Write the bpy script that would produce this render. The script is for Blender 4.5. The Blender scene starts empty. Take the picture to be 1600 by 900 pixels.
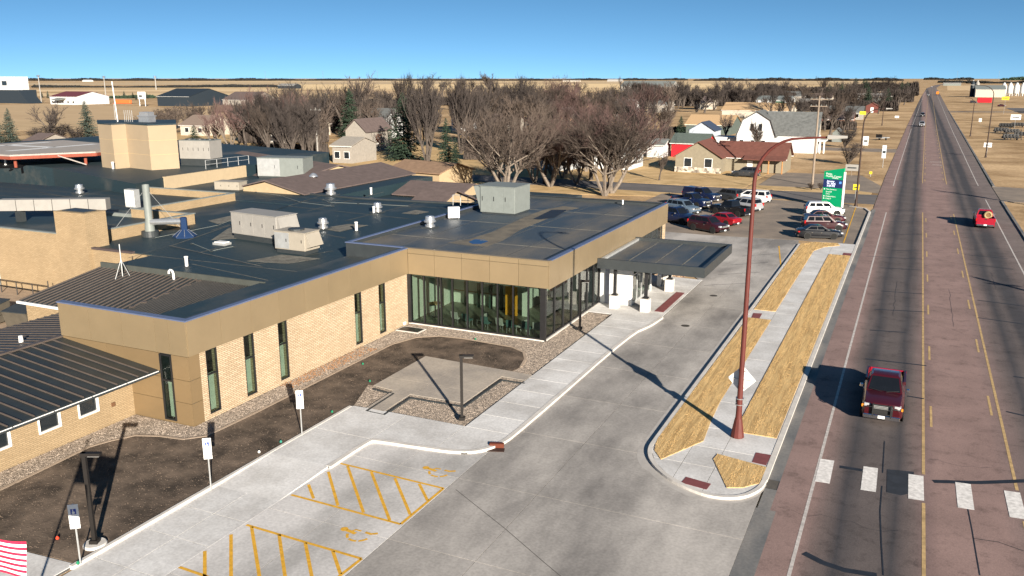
import bpy, bmesh, math, random
from mathutils import Vector, Matrix
random.seed(7)
R = math.radians
S = bpy.context.scene
C = S.collection
# ------------------------------------------------------------------ camera
F_PX, HOR, VPX, CAM_H = 1340.0, 122.0, 1441.0, 17.0
PITCH = math.atan((450-HOR)/F_PX)
YAW = math.atan((VPX-800)*math.cos(PITCH)/F_PX)
cd = bpy.data.cameras.new('camera'); cam = bpy.data.objects.new('camera', cd); C.objects.link(cam)
cd.sensor_width = 36; cd.lens = 36*F_PX/1600; cd.clip_start = 0.5; cd.clip_end = 60000
cam.location = (0, 0, CAM_H); cam.rotation_euler = (R(90)-PITCH, 0, YAW)
S.camera = cam
# ------------------------------------------------------------------ sky, sun, exposure
SUN = Vector((0.69, -0.72, 0.303)).normalized()
w = bpy.data.worlds.new('World'); S.world = w; w.use_nodes = True
wn, wl = w.node_tree.nodes, w.node_tree.links
for n in list(wn): wn.remove(n)
wo = wn.new('ShaderNodeOutputWorld'); bg = wn.new('ShaderNodeBackground')
sk = wn.new('ShaderNodeTexSky'); sk.sky_type = 'NISHITA'; sk.sun_disc = False
sk.sun_elevation = R(17); sk.sun_rotation = math.atan2(SUN.x, SUN.y)
sk.altitude = 500; sk.air_density = 1.0; sk.dust_density = 0.1; sk.ozone_density = 3.0
tc = wn.new('ShaderNodeTexCoord'); mp = wn.new('ShaderNodeMapping'); mp.vector_type = 'POINT'
mp.inputs['Scale'].default_value = (1, 1, 2.5); mp.inputs['Location'].default_value = (0, 0, .165)
hs = wn.new('ShaderNodeHueSaturation'); hs.inputs['Saturation'].default_value = 1.13; hs.inputs['Hue'].default_value = .491
wl.new(tc.outputs['Generated'], mp.inputs['Vector']); wl.new(mp.outputs['Vector'], sk.inputs['Vector'])
wl.new(sk.outputs['Color'], hs.inputs['Color']); wl.new(hs.outputs['Color'], bg.inputs['Color'])
bg.inputs['Strength'].default_value = 0.058
wl.new(bg.outputs['Background'], wo.inputs['Surface'])
sd = bpy.data.lights.new('sun', 'SUN'); sd.energy = 5.0; sd.angle = R(0.5); sd.color = (1, .90, .76)
so = bpy.data.objects.new('sun', sd); C.objects.link(so)
so.rotation_euler = SUN.to_track_quat('Z', 'Y').to_euler()
vs = S.view_settings; vs.view_transform = 'Standard'; vs.look = 'None'; vs.exposure = 1.45; vs.gamma = 1
vs.use_curve_mapping = False
S.render.engine = 'CYCLES'
# ------------------------------------------------------------------ photo pixel -> place
_F0 = Vector((-math.sin(YAW), math.cos(YAW), 0)); _R = Vector((math.cos(YAW), math.sin(YAW), 0)); _U = Vector((0, 0, 1))
_F = _F0*math.cos(PITCH)-_U*math.sin(PITCH); _UP = _U*math.cos(PITCH)+_F0*math.sin(PITCH)
def ray(x, y): return _R*(x-800)-_UP*(y-450)+_F*F_PX
def g(x, y, z=0.0):
    d = ray(x, y); p = Vector((0, 0, CAM_H))+d*((z-CAM_H)/d.z); p.z = z; return p
def depth(p): return (Vector(p)-Vector((0, 0, CAM_H))).dot(_F)
def mpp(p): return depth(p)/F_PX                      # metres per photo pixel at p
# ------------------------------------------------------------------ materials
MATS = {}
def new_mat(name):
    m = bpy.data.materials.new(name); m.use_nodes = True; MATS[name] = m
    nt = m.node_tree; return m, nt.nodes, nt.links, nt.nodes['Principled BSDF']
def mat(name, col, rough=.8, metal=0, var=.15, scale=2.0, bump=0, bscale=30, col2=None, spec=.3, rnd=0, coat=0, stretch=None, lo=.35, hi=.65, emit=0):
    if name in MATS: return MATS[name]
    m, N, L, P = new_mat(name)
    P.inputs['Roughness'].default_value = rough; P.inputs['Metallic'].default_value = metal
    P.inputs['Specular IOR Level'].default_value = spec; P.inputs['Coat Weight'].default_value = coat
    P.inputs['Coat Roughness'].default_value = .05
    t = N.new('ShaderNodeTexCoord'); mpn = N.new('ShaderNodeMapping'); L.new(t.outputs['Object'], mpn.inputs['Vector'])
    if stretch: mpn.inputs['Scale'].default_value = stretch
    nz = N.new('ShaderNodeTexNoise'); nz.inputs['Scale'].default_value = scale; nz.inputs['Detail'].default_value = 8
    nz.inputs['Roughness'].default_value = .65
    L.new(mpn.outputs['Vector'], nz.inputs['Vector'])
    r = N.new('ShaderNodeValToRGB'); L.new(nz.outputs['Fac'], r.inputs['Fac'])
    c2 = col2 if col2 else tuple(min(1, c*(1+var)) for c in col)
    c1 = col if col2 else tuple(c*(1-var) for c in col)
    r.color_ramp.elements[0].position = lo; r.color_ramp.elements[0].color = (*c1, 1)
    r.color_ramp.elements[1].position = hi; r.color_ramp.elements[1].color = (*c2, 1)
    out = r.outputs['Color']
    if rnd:
        oi = N.new('ShaderNodeObjectInfo'); mr = N.new('ShaderNodeMapRange'); L.new(oi.outputs['Random'], mr.inputs['Value'])
        mr.inputs['To Min'].default_value = 1-rnd; mr.inputs['To Max'].default_value = 1+rnd
        h = N.new('ShaderNodeHueSaturation'); L.new(out, h.inputs['Color']); L.new(mr.outputs['Result'], h.inputs['Value']); out = h.outputs['Color']
    L.new(out, P.inputs['Base Color'])
    if bump:
        b = N.new('ShaderNodeTexNoise'); b.inputs['Scale'].default_value = bscale; b.inputs['Detail'].default_value = 4
        L.new(t.outputs['Object'], b.inputs['Vector'])
        bp = N.new('ShaderNodeBump'); bp.inputs['Strength'].default_value = bump; bp.inputs['Distance'].default_value = .05
        L.new(b.outputs['Fac'], bp.inputs['Height']); L.new(bp.outputs['Normal'], P.inputs['Normal'])
    if emit:
        P.inputs['Emission Color'].default_value = (*col, 1); P.inputs['Emission Strength'].default_value = emit
    return m
def brick_mat(name, c1, c2, mortar, scale=1.0, bw=.4, bh=.1, ux='xyz'):
    m, N, L, P = new_mat(name)
    t = N.new('ShaderNodeTexCoord'); sp = N.new('ShaderNodeSeparateXYZ'); L.new(t.outputs['Object'], sp.inputs[0])
    ad = N.new('ShaderNodeMath'); ad.operation = 'ADD'; L.new(sp.outputs['X'], ad.inputs[0]); L.new(sp.outputs['Y'], ad.inputs[1])
    cb = N.new('ShaderNodeCombineXYZ'); L.new(ad.outputs[0], cb.inputs['X']); L.new(sp.outputs['Z'], cb.inputs['Y'])
    b = N.new('ShaderNodeTexBrick'); b.inputs['Scale'].default_value = scale
    b.inputs['Brick Width'].default_value = bw; b.inputs['Row Height'].default_value = bh; b.inputs['Mortar Size'].default_value = .02
    b.inputs['Color1'].default_value = (*c1, 1); b.inputs['Color2'].default_value = (*c2, 1); b.inputs['Mortar'].default_value = (*mortar, 1)
    L.new(cb.outputs[0], b.inputs['Vector'])
    nz = N.new('ShaderNodeTexNoise'); nz.inputs['Scale'].default_value = .7; nz.inputs['Detail'].default_value = 6; L.new(t.outputs['Object'], nz.inputs['Vector'])
    mr = N.new('ShaderNodeMapRange'); mr.inputs['To Min'].default_value = .8; mr.inputs['To Max'].default_value = 1.15; L.new(nz.outputs['Fac'], mr.inputs['Value'])
    h = N.new('ShaderNodeHueSaturation'); L.new(b.outputs['Color'], h.inputs['Color']); L.new(mr.outputs['Result'], h.inputs['Value'])
    L.new(h.outputs['Color'], P.inputs['Base Color']); P.inputs['Roughness'].default_value = .9; P.inputs['Specular IOR Level'].default_value = .2
    bp = N.new('ShaderNodeBump'); bp.inputs['Strength'].default_value = .6; bp.inputs['Distance'].default_value = .012; bp.invert = True
    L.new(b.outputs['Fac'], bp.inputs['Height']); L.new(bp.outputs['Normal'], P.inputs['Normal'])
    return m
def glass_mat(name, tint, refl=1.0):
    m, N, L, P = new_mat(name); N.remove(P); o = N['Material Output']
    tr = N.new('ShaderNodeBsdfTransparent'); tr.inputs['Color'].default_value = (*tint, 1)
    gl = N.new('ShaderNodeBsdfGlossy'); gl.inputs['Roughness'].default_value = .02
    lw = N.new('ShaderNodeLayerWeight'); lw.inputs['Blend'].default_value = .5
    pw = N.new('ShaderNodeMath'); pw.operation = 'POWER'; L.new(lw.outputs['Facing'], pw.inputs[0]); pw.inputs[1].default_value = 4
    fr = N.new('ShaderNodeMath'); fr.operation = 'MULTIPLY_ADD'; L.new(pw.outputs[0], fr.inputs[0]); fr.inputs[1].default_value = .85*refl; fr.inputs[2].default_value = .03*refl
    mx = N.new('ShaderNodeMixShader'); L.new(fr.outputs[0], mx.inputs['Fac'])
    L.new(tr.outputs[0], mx.inputs[1]); L.new(gl.outputs[0], mx.inputs[2]); L.new(mx.outputs[0], o.inputs['Surface'])
    return m
def road_mat():
    m, N, L, P = new_mat('asphalt_road')
    t = N.new('ShaderNodeTexCoord'); sp = N.new('ShaderNodeSeparateXYZ'); L.new(t.outputs['Object'], sp.inputs[0])
    mp2 = N.new('ShaderNodeMapping'); mp2.inputs['Scale'].default_value = (1, .06, 1); L.new(t.outputs['Object'], mp2.inputs['Vector'])
    nz = N.new('ShaderNodeTexNoise'); nz.inputs['Scale'].default_value = 1.2; nz.inputs['Detail'].default_value = 5; L.new(mp2.outputs[0], nz.inputs['Vector'])
    m1 = N.new('ShaderNodeMath'); m1.operation = 'MULTIPLY_ADD'; L.new(nz.outputs['Fac'], m1.inputs[0]); m1.inputs[1].default_value = .9; L.new(sp.outputs['X'], m1.inputs[2])
    m2 = N.new('ShaderNodeMapRange'); L.new(m1.outputs[0], m2.inputs['Value']); m2.inputs['From Min'].default_value = -5+.45; m2.inputs['From Max'].default_value = 15+.45
    r = N.new('ShaderNodeValToRGB'); L.new(m2.outputs['Result'], r.inputs['Fac'])
    pk = (.235, .160, .144); md = (.125, .098, .092); dk = (.050, .047, .051); lt = (.098, .082, .079)
    st = [(-4.2, (.20, .14, .128)), (-2.4, pk), (-1.75, md), (-1.1, dk), (-.45, lt), (.2, lt), (.75, dk), (1.35, md), (1.9, (.19, .13, .12)), (2.4, pk), (4.7, pk), (5.5, (.18, .13, .12)),
          (6.1, md), (6.75, dk), (7.3, lt), (7.9, dk), (8.5, dk), (9.2, md), (10.2, (.15, .12, .112)), (12.5, (.16, .13, .118))]
    e = r.color_ramp.elements
    while len(e) < len(st): e.new(.5)
    for i, (x, c) in enumerate(st): e[i].position = (x+5)/20; e[i].color = (*c, 1)
    n2 = N.new('ShaderNodeTexNoise'); n2.inputs['Scale'].default_value = 22; n2.inputs['Detail'].default_value = 3; L.new(t.outputs['Object'], n2.inputs['Vector'])
    n3 = N.new('ShaderNodeTexNoise'); n3.inputs['Scale'].default_value = .35; n3.inputs['Detail'].default_value = 8; L.new(t.outputs['Object'], n3.inputs['Vector'])
    ad = N.new('ShaderNodeMath'); ad.operation = 'ADD'; L.new(n2.outputs['Fac'], ad.inputs[0]); L.new(n3.outputs['Fac'], ad.inputs[1])
    mr = N.new('ShaderNodeMapRange'); mr.inputs['From Min'].default_value = .6; mr.inputs['From Max'].default_value = 1.4; mr.inputs['To Min'].default_value = .7; mr.inputs['To Max'].default_value = 1.3; L.new(ad.outputs[0], mr.inputs['Value'])
    h = N.new('ShaderNodeHueSaturation'); L.new(r.outputs['Color'], h.inputs['Color']); L.new(mr.outputs['Result'], h.inputs['Value'])
    vo = N.new('ShaderNodeTexNoise'); vo.inputs['Scale'].default_value = 1.1; vo.inputs['Detail'].default_value = 9; vo.inputs['Roughness'].default_value = .75; L.new(t.outputs['Object'], vo.inputs['Vector'])
    vr = N.new('ShaderNodeMapRange'); vr.inputs['From Min'].default_value = .30; vr.inputs['From Max'].default_value = .48; vr.inputs['To Min'].default_value = .55; vr.inputs['To Max'].default_value = 1; L.new(vo.outputs['Fac'], vr.inputs['Value'])
    h2 = N.new('ShaderNodeHueSaturation'); L.new(h.outputs['Color'], h2.inputs['Color']); L.new(vr.outputs['Result'], h2.inputs['Value'])
    L.new(h2.outputs['Color'], P.inputs['Base Color']); P.inputs['Roughness'].default_value = .85; P.inputs['Specular IOR Level'].default_value = .25
    bp = N.new('ShaderNodeBump'); bp.inputs['Strength'].default_value = .3; bp.inputs['Distance'].default_value = .02; L.new(n2.outputs['Fac'], bp.inputs['Height']); L.new(bp.outputs['Normal'], P.inputs['Normal'])
    return m
def gravel_mat(name, c1, c2, scale):
    m, N, L, P = new_mat(name)
    t = N.new('ShaderNodeTexCoord'); v = N.new('ShaderNodeTexVoronoi'); v.inputs['Scale'].default_value = scale; L.new(t.outputs['Object'], v.inputs['Vector'])
    r = N.new('ShaderNodeValToRGB'); L.new(v.outputs['Color'], r.inputs['Fac'])
    r.color_ramp.elements[0].color = (*c1, 1); r.color_ramp.elements[1].color = (*c2, 1); r.color_ramp.elements[0].position = .2; r.color_ramp.elements[1].position = .8
    L.new(r.outputs['Color'], P.inputs['Base Color']); P.inputs['Roughness'].default_value = .95
    bp = N.new('ShaderNodeBump'); bp.invert = True; bp.inputs['Strength'].default_value = .8; bp.inputs['Distance'].default_value = .04; L.new(v.outputs['Distance'], bp.inputs['Height']); L.new(bp.outputs['Normal'], P.inputs['Normal'])
    return m
def field_mat():
    m, N, L, P = new_mat('prairie')
    t = N.new('ShaderNodeTexCoord')
    def nz(sc, st=(1, 1, 1), det=8):
        mpn = N.new('ShaderNodeMapping'); mpn.inputs['Scale'].default_value = st; L.new(t.outputs['Object'], mpn.inputs['Vector'])
        n = N.new('ShaderNodeTexNoise'); n.inputs['Scale'].default_value = sc; n.inputs['Detail'].default_value = det; n.inputs['Roughness'].default_value = .65; L.new(mpn.outputs[0], n.inputs['Vector']); return n
    a = nz(.004, (.6, 2, 1)); b = nz(.06); c = nz(1.5)
    r1 = N.new('ShaderNodeValToRGB'); L.new(a.outputs['Fac'], r1.inputs['Fac']); e = r1.color_ramp.elements
    e[0].position = .4; e[0].color = (.39, .285, .175, 1); e[1].position = .62; e[1].color = (.52, .385, .245, 1)
    r2 = N.new('ShaderNodeValToRGB'); L.new(b.outputs['Fac'], r2.inputs['Fac']); e = r2.color_ramp.elements
    e[0].position = .36; e[0].color = (.58, .53, .47, 1); e[1].position = .58; e[1].color = (1.1, 1.08, 1.05, 1)
    r3 = N.new('ShaderNodeValToRGB'); L.new(c.outputs['Fac'], r3.inputs['Fac']); e = r3.color_ramp.elements
    e[0].position = .3; e[0].color = (.7, .68, .62, 1); e[1].position = .7; e[1].color = (1.15, 1.12, 1.1, 1)
    x1 = N.new('ShaderNodeMix'); x1.data_type = 'RGBA'; x1.blend_type = 'MULTIPLY'; x1.inputs['Factor'].default_value = 1
    L.new(r1.outputs[0], x1.inputs['A']); L.new(r2.outputs[0], x1.inputs['B'])
    x2 = N.new('ShaderNodeMix'); x2.data_type = 'RGBA'; x2.blend_type = 'MULTIPLY'; x2.inputs['Factor'].default_value = 1
    L.new(x1.outputs['Result'], x2.inputs['A']); L.new(r3.outputs[0], x2.inputs['B'])
    L.new(x2.outputs['Result'], P.inputs['Base Color']); P.inputs['Roughness'].default_value = 1; P.inputs['Specular IOR Level'].default_value = .05
    bp = N.new('ShaderNodeBump'); bp.inputs['Strength'].default_value = .4; bp.inputs['Distance'].default_value = .1; L.new(c.outputs['Fac'], bp.inputs['Height']); L.new(bp.outputs['Normal'], P.inputs['Normal'])
    return m
def stain_mat(name, base, dark, scale, stretch, lo=.38, hi=.62, fine=.12, rough=.85, spec=.3, rnd=0, sheet=None):
    """base surface with shaped stains: big stretched noise + fine grain"""
    m, N, L, P = new_mat(name)
    t = N.new('ShaderNodeTexCoord'); mpn = N.new('ShaderNodeMapping'); mpn.inputs['Scale'].default_value = stretch; L.new(t.outputs['Object'], mpn.inputs['Vector'])
    n = N.new('ShaderNodeTexNoise'); n.inputs['Scale'].default_value = scale; n.inputs['Detail'].default_value = 7; n.inputs['Roughness'].default_value = .6; L.new(mpn.outputs[0], n.inputs['Vector'])
    r = N.new('ShaderNodeValToRGB'); L.new(n.outputs['Fac'], r.inputs['Fac']); e = r.color_ramp.elements
    e[0].position = lo; e[0].color = (*dark, 1); e[1].position = hi; e[1].color = (*base, 1)
    f = N.new('ShaderNodeTexNoise'); f.inputs['Scale'].default_value = 9; f.inputs['Detail'].default_value = 8; L.new(t.outputs['Object'], f.inputs['Vector'])
    mr = N.new('ShaderNodeMapRange'); mr.inputs['From Min'].default_value = .3; mr.inputs['From Max'].default_value = .7; mr.inputs['To Min'].default_value = 1-fine; mr.inputs['To Max'].default_value = 1+fine; L.new(f.outputs['Fac'], mr.inputs['Value'])
    val = mr.outputs['Result']
    if rnd:
        oi = N.new('ShaderNodeObjectInfo'); m2 = N.new('ShaderNodeMapRange'); L.new(oi.outputs['Random'], m2.inputs['Value']); m2.inputs['To Min'].default_value = 1-rnd; m2.inputs['To Max'].default_value = 1+rnd
        mm = N.new('ShaderNodeMath'); mm.operation = 'MULTIPLY'; L.new(val, mm.inputs[0]); L.new(m2.outputs['Result'], mm.inputs[1]); val = mm.outputs[0]
    h = N.new('ShaderNodeHueSaturation'); L.new(r.outputs['Color'], h.inputs['Color']); L.new(val, h.inputs['Value'])
    L.new(h.outputs['Color'], P.inputs['Base Color']); P.inputs['Roughness'].default_value = rough; P.inputs['Specular IOR Level'].default_value = spec
    bp = N.new('ShaderNodeBump'); bp.inputs['Strength'].default_value = .12; bp.inputs['Distance'].default_value = .02; L.new(f.outputs['Fac'], bp.inputs['Height']); L.new(bp.outputs['Normal'], P.inputs['Normal'])
    return m
M_road = road_mat(); M_field = field_mat()
M_conc = stain_mat('concrete_drive', (.40, .375, .35), (.165, .155, .147), .22, (.9, .4, 1), rnd=.05)
M_walk = stain_mat('concrete_walk', (.55, .545, .54), (.42, .41, .40), .4, (1, 1, 1), rnd=.05)
M_bay = stain_mat('concrete_bay', (.50, .485, .475), (.32, .31, .30), .3, (1.3, .6, 1), rnd=.04)
M_kerb = mat('kerb_concrete', (.48, .455, .425), .85, var=.12, scale=1.5)
M_gutter = stain_mat('gutter_concrete', (.19, .18, .17), (.10, .105, .11), .5, (1, .4, 1))
M_joint = mat('joint_dark', (.09, .085, .08), .95)
M_lot = stain_mat('old_asphalt', (.235, .19, .15), (.165, .138, .115), .3, (1, 1, 1))
M_street = stain_mat('side_street', (.135, .122, .118), (.085, .08, .08), .3, (.5, 1, 1))
M_mulch = mat('dark_mulch', (.050, .041, .034), 1, col2=(.165, .126, .097), scale=.55, bump=.3, bscale=9, spec=.05, lo=.38, hi=.66)
M_gravel = gravel_mat('gravel_bed', (.11, .088, .07), (.36, .295, .24), 17)
M_verge = mat('dormant_grass', (.32, .21, .095), 1, col2=(.60, .42, .20), scale=2.0, bump=.35, bscale=22, spec=.05, stretch=(4.5, .22, 1))
M_dry = mat('dry_lawn', (.36, .25, .125), 1, col2=(.52, .37, .20), scale=.35, bump=.5, bscale=6, spec=.05)
M_brick = brick_mat('cream_brick', (.49, .40, .285), (.385, .30, .20), (.25, .18, .115))
M_brick2 = brick_mat('yellow_brick', (.345, .255, .155), (.285, .205, .12), (.22, .165, .10), bw=.35, bh=.09)
M_brickr = brick_mat('red_brick', (.30, .11, .06), (.24, .085, .05), (.3, .2, .15))
M_panel = mat('bronze_panel', (.248, .190, .115), .38, metal=.35, var=.05, scale=.5, spec=.5, rnd=.03)
M_panel2 = mat('amber_panel', (.225, .158, .085), .4, metal=.35, var=.05, scale=.5, spec=.5, rnd=.03)
M_cop = mat('blue_coping', (.12, .15, .25), .35, metal=.3, var=.08)
M_mem = stain_mat('black_membrane', (.014, .029, .037), (.075, .074, .068), .12, (1, .5, 1), lo=.30, hi=.46, fine=.25, rough=.55, spec=.4)
M_mem2 = stain_mat('grey_membrane', (.036, .052, .070), (.125, .112, .092), .2, (.9, .4, 1), lo=.33, hi=.55, fine=.3, rough=.55, spec=.4)
M_seam = mat('seam_dust', (.12, .115, .10), .9, var=.35, scale=2)
M_metal_roof = mat('standing_seam_dark', (.026, .032, .034), .42, metal=.2, var=.15, scale=.8, spec=.5, rnd=.08)
M_rib = mat('seam_rib', (.085, .07, .062), .45, metal=.2, var=.1)
M_black = mat('black_metal', (.012, .012, .013), .45, var=.2, spec=.5)
M_char = mat('charcoal_metal', (.028, .033, .036), .45, var=.1, spec=.5)
M_rubber = mat('tyre_rubber', (.012, .012, .012), .9, var=.1)
M_white = mat('white_paint', (.62, .62, .61), .5, var=.04)
M_offw = mat('offwhite_metal', (.235, .225, .21), .5, var=.06, scale=1.5)
M_beige = mat('beige_metal', (.265, .24, .20), .5, var=.05, scale=1.5)
M_lgrey = mat('light_grey_metal', (.155, .172, .165), .5, var=.06)
M_alu = mat('galvanised', (.55, .56, .57), .3, metal=.8, var=.1, scale=6)
M_steel = mat('post_steel', (.42, .43, .43), .45, metal=.5, var=.1)
M_chrome = mat('chrome', (.75, .76, .78), .12, metal=1, var=.03)
M_glass = glass_mat('window_glass', (.62, .675, .645))
M_glassd = mat('dark_glass', (.014, .018, .022), .05, var=.1, spec=.8)
M_cargl = mat('car_glass', (.006, .007, .009), .06, var=.1, spec=.45)
M_yellow = mat('yellow_marking', (.55, .30, .03), .8, var=.2, scale=5)
M_yline = mat('worn_yellow_line', (.40, .275, .13), .85, var=.25, scale=3)
M_wline = mat('worn_white_line', (.42, .39, .37), .85, var=.25, scale=4)
M_bar = mat('crosswalk_white', (.60, .58, .56), .85, var=.22, scale=5)
M_tar = mat('tar_seal', (.018, .022, .030), .6, var=.2)
M_patch = mat('dark_patch', (.022, .026, .034), .8, var=.2)
M_tactile = mat('tactile_red', (.16, .05, .052), .8, var=.12)
M_pole = mat('oxide_red_pole', (.085, .020, .016), .55, var=.12)
M_poled = mat('brown_pole', (.03, .017, .013), .6, var=.15)
M_wood = mat('weathered_wood', (.20, .16, .125), .9, var=.2, stretch=(1, 1, .1), scale=6)
M_bark = mat('bark', (.068, .056, .048), .95, var=.3, scale=3)
M_barkp = mat('pale_bark', (.15, .125, .103), .95, var=.25, scale=3)
M_twig = mat('twig', (.038, .031, .0285), .95, var=.25, scale=1.5, rnd=.18)
M_twigr = mat('reddish_twig', (.080, .050, .046), .95, var=.2, scale=1.5, rnd=.15)
M_twigt = mat('tan_twig', (.068, .052, .043), .95, var=.2, scale=1.5, rnd=.15)
M_needle = mat('spruce_needles', (.022, .040, .024), .9, var=.3, scale=2, rnd=.1)
M_needleb = mat('blue_spruce_needles', (.045, .062, .050), .9, var=.3, scale=2, rnd=.1)
M_shelter = mat('far_shelterbelt', (.016, .017, .017), .95, var=.3, scale=.2)
def plain(name, c, r=.8, **k): return mat(name, c, r, var=k.pop('var', .1), **k)
# ------------------------------------------------------------------ mesh builder
WLOC = {}
class B:
    def __init__(s): s.v = []; s.f = []
    def quad(s, *p):
        i = len(s.v); s.v += [tuple(q) for q in p]; s.f.append(tuple(range(i, i+len(p)))); return s
    def box(s, x0, y0, z0, x1, y1, z1):
        if x0 > x1: x0, x1 = x1, x0
        if y0 > y1: y0, y1 = y1, y0
        if z0 > z1: z0, z1 = z1, z0
        i = len(s.v); s.v += [(x0, y0, z0), (x1, y0, z0), (x1, y1, z0), (x0, y1, z0), (x0, y0, z1), (x1, y0, z1), (x1, y1, z1), (x0, y1, z1)]
        s.f += [tuple(i+k for k in q) for q in ((3, 2, 1, 0), (4, 5, 6, 7), (0, 1, 5, 4), (1, 2, 6, 5), (2, 3, 7, 6), (3, 0, 4, 7))]; return s
    def hexa(s, b, t):
        """bottom 4 pts, top 4 pts (ccw)"""
        i = len(s.v); s.v += [tuple(q) for q in b]+[tuple(q) for q in t]
        s.f += [tuple(i+k for k in q) for q in ((3, 2, 1, 0), (4, 5, 6, 7), (0, 1, 5, 4), (1, 2, 6, 5), (2, 3, 7, 6), (3, 0, 4, 7))]; return s
    def prism(s, pts, z0, z1):
        pts = [(p[0], p[1]) for p in pts]
        if sum(pts[k-1][0]*pts[k][1]-pts[k][0]*pts[k-1][1] for k in range(len(pts))) < 0: pts = pts[::-1]
        n = len(pts); i = len(s.v); s.v += [(x, y, z0) for x, y in pts]+[(x, y, z1) for x, y in pts]
        s.f.append(tuple(range(i+n-1, i-1, -1))); s.f.append(tuple(range(i+n, i+2*n)))
        for k in range(n): s.f.append((i+k, i+(k+1) % n, i+n+(k+1) % n, i+n+k))
        return s
    def tube(s, p0, p1, r0, r1=None, n=6, cap=True):
        r1 = r0 if r1 is None else r1
        p0, p1 = Vector(p0), Vector(p1); d = (p1-p0)
        if d.length < 1e-6: return s
        d.normalize(); a = d.orthogonal().normalized(); b = d.cross(a); i = len(s.v)
        for p, r in ((p0, r0), (p1, r1)):
            for k in range(n):
                t = 2*math.pi*k/n; s.v.append(tuple(p+a*(r*math.cos(t))+b*(r*math.sin(t))))
        for k in range(n): s.f.append((i+k, i+(k+1) % n, i+n+(k+1) % n, i+n+k))
        if cap: s.f.append(tuple(range(i+n-1, i-1, -1))); s.f.append(tuple(range(i+n, i+2*n)))
        return s
    def path(s, pts, r, n=8, r1=None):
        pts = [Vector(p) for p in pts]; m = len(pts); i = len(s.v); a = None
        for j, p in enumerate(pts):
            d = (pts[min(j+1, m-1)]-pts[max(j-1, 0)]).normalized()
            a = d.orthogonal().normalized() if a is None else (a-d*a.dot(d)).normalized()
            b = d.cross(a); rr = r if r1 is None else r+(r1-r)*j/(m-1)
            for k in range(n):
                t = 2*math.pi*k/n; s.v.append(tuple(p+a*(rr*math.cos(t))+b*(rr*math.sin(t))))
        for j in range(m-1):
            for k in range(n): s.f.append((i+j*n+k, i+j*n+(k+1) % n, i+(j+1)*n+(k+1) % n, i+(j+1)*n+k))
        s.f.append(tuple(range(i+n-1, i-1, -1))); s.f.append(tuple(range(i+(m-1)*n, i+m*n)))
        return s
    def lathe(s, prof, c=(0, 0, 0), n=16, axis='z'):
        i = len(s.v); m = len(prof)
        for r, h in prof:
            for k in range(n):
                t = 2*math.pi*k/n; u, v2 = r*math.cos(t), r*math.sin(t)
                q = (c[0]+u, c[1]+v2, c[2]+h) if axis == 'z' else ((c[0]+u, c[1]+h, c[2]-v2) if axis == 'y' else (c[0]+h, c[1]+u, c[2]+v2))
                s.v.append(q)
        for j in range(m-1):
            for k in range(n): s.f.append((i+j*n+k, i+j*n+(k+1) % n, i+(j+1)*n+(k+1) % n, i+(j+1)*n+k))
        s.f.append(tuple(range(i+n-1, i-1, -1))); s.f.append(tuple(range(i+(m-1)*n, i+m*n)))
        return s
    def mesh(s, name, m, off=(0, 0, 0), smooth=False):
        me = bpy.data.meshes.new(name); ox, oy, oz = off
        me.from_pydata([(x-ox, y-oy, z-oz) for x, y, z in s.v], [], s.f)
        if m: me.materials.append(m)
        if smooth:
            me.polygons.foreach_set('use_smooth', [True]*len(me.polygons)); me.set_sharp_from_angle(angle=R(smooth if smooth > 1 else 40))
        me.update(); return me
    def build(s, name, m, parent=None, smooth=False, local=False, bevel=0, loc=None):
        off = (0, 0, 0)
        if not local:
            if parent is not None: off = WLOC.get(parent.name, (0, 0, 0))
            elif loc is not None: off = loc
        me = s.mesh(name, m, off, smooth)
        if bevel:
            bm = bmesh.new(); bm.from_mesh(me); bmesh.ops.bevel(bm, geom=list(bm.edges), offset=bevel, segments=1, affect='EDGES'); bm.to_mesh(me); bm.free()
        o = bpy.data.objects.new(name, me); C.objects.link(o)
        if parent is not None:
            o.parent = parent; WLOC[o.name] = off
        else:
            if loc is not None: o.location = loc
            WLOC[o.name] = tuple(loc) if loc is not None else (0, 0, 0)
        return o
def tag(o, label=None, cat=None, group=None, kind=None):
    if label: o['label'] = label
    if cat: o['category'] = cat
    if group: o['group'] = group
    if kind: o['kind'] = kind
    return o
def thing(name, label, cat, loc=(0, 0, 0), rz=0, group=None):
    o = bpy.data.objects.new(name, None); C.objects.link(o); o.empty_display_size = .3
    o.location = loc; o.rotation_euler = (0, 0, rz); WLOC[o.name] = tuple(loc); tag(o, label, cat, group); return o
def link_part(name, me, parent, loc=(0, 0, 0), rot=(0, 0, 0)):
    o = bpy.data.objects.new(name, me); C.objects.link(o); o.parent = parent; o.location = loc; o.rotation_euler = rot; WLOC[o.name] = WLOC.get(parent.name, (0, 0, 0)); return o
def struct(o): o['kind'] = 'structure'; return o
def copy_tree(o, parent=None):
    c = o.copy(); C.objects.link(c); c.parent = parent
    for ch in list(o.children): copy_tree(ch, c)
    return c
def clip(poly, a, b, c):
    """keep a*x+b*y<=c"""
    out = []
    for k in range(len(poly)):
        p, q = poly[k-1], poly[k]; dp = a*p[0]+b*p[1]-c; dq = a*q[0]+b*q[1]-c
        if dp <= 0: out.append(p)
        if (dp < 0 < dq) or (dq < 0 < dp):
            t = dp/(dp-dq); out.append((p[0]+(q[0]-p[0])*t, p[1]+(q[1]-p[1])*t))
    return out
def area(p): return abs(sum(p[k-1][0]*p[k][1]-p[k][0]*p[k-1][1] for k in range(len(p))))/2
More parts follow.
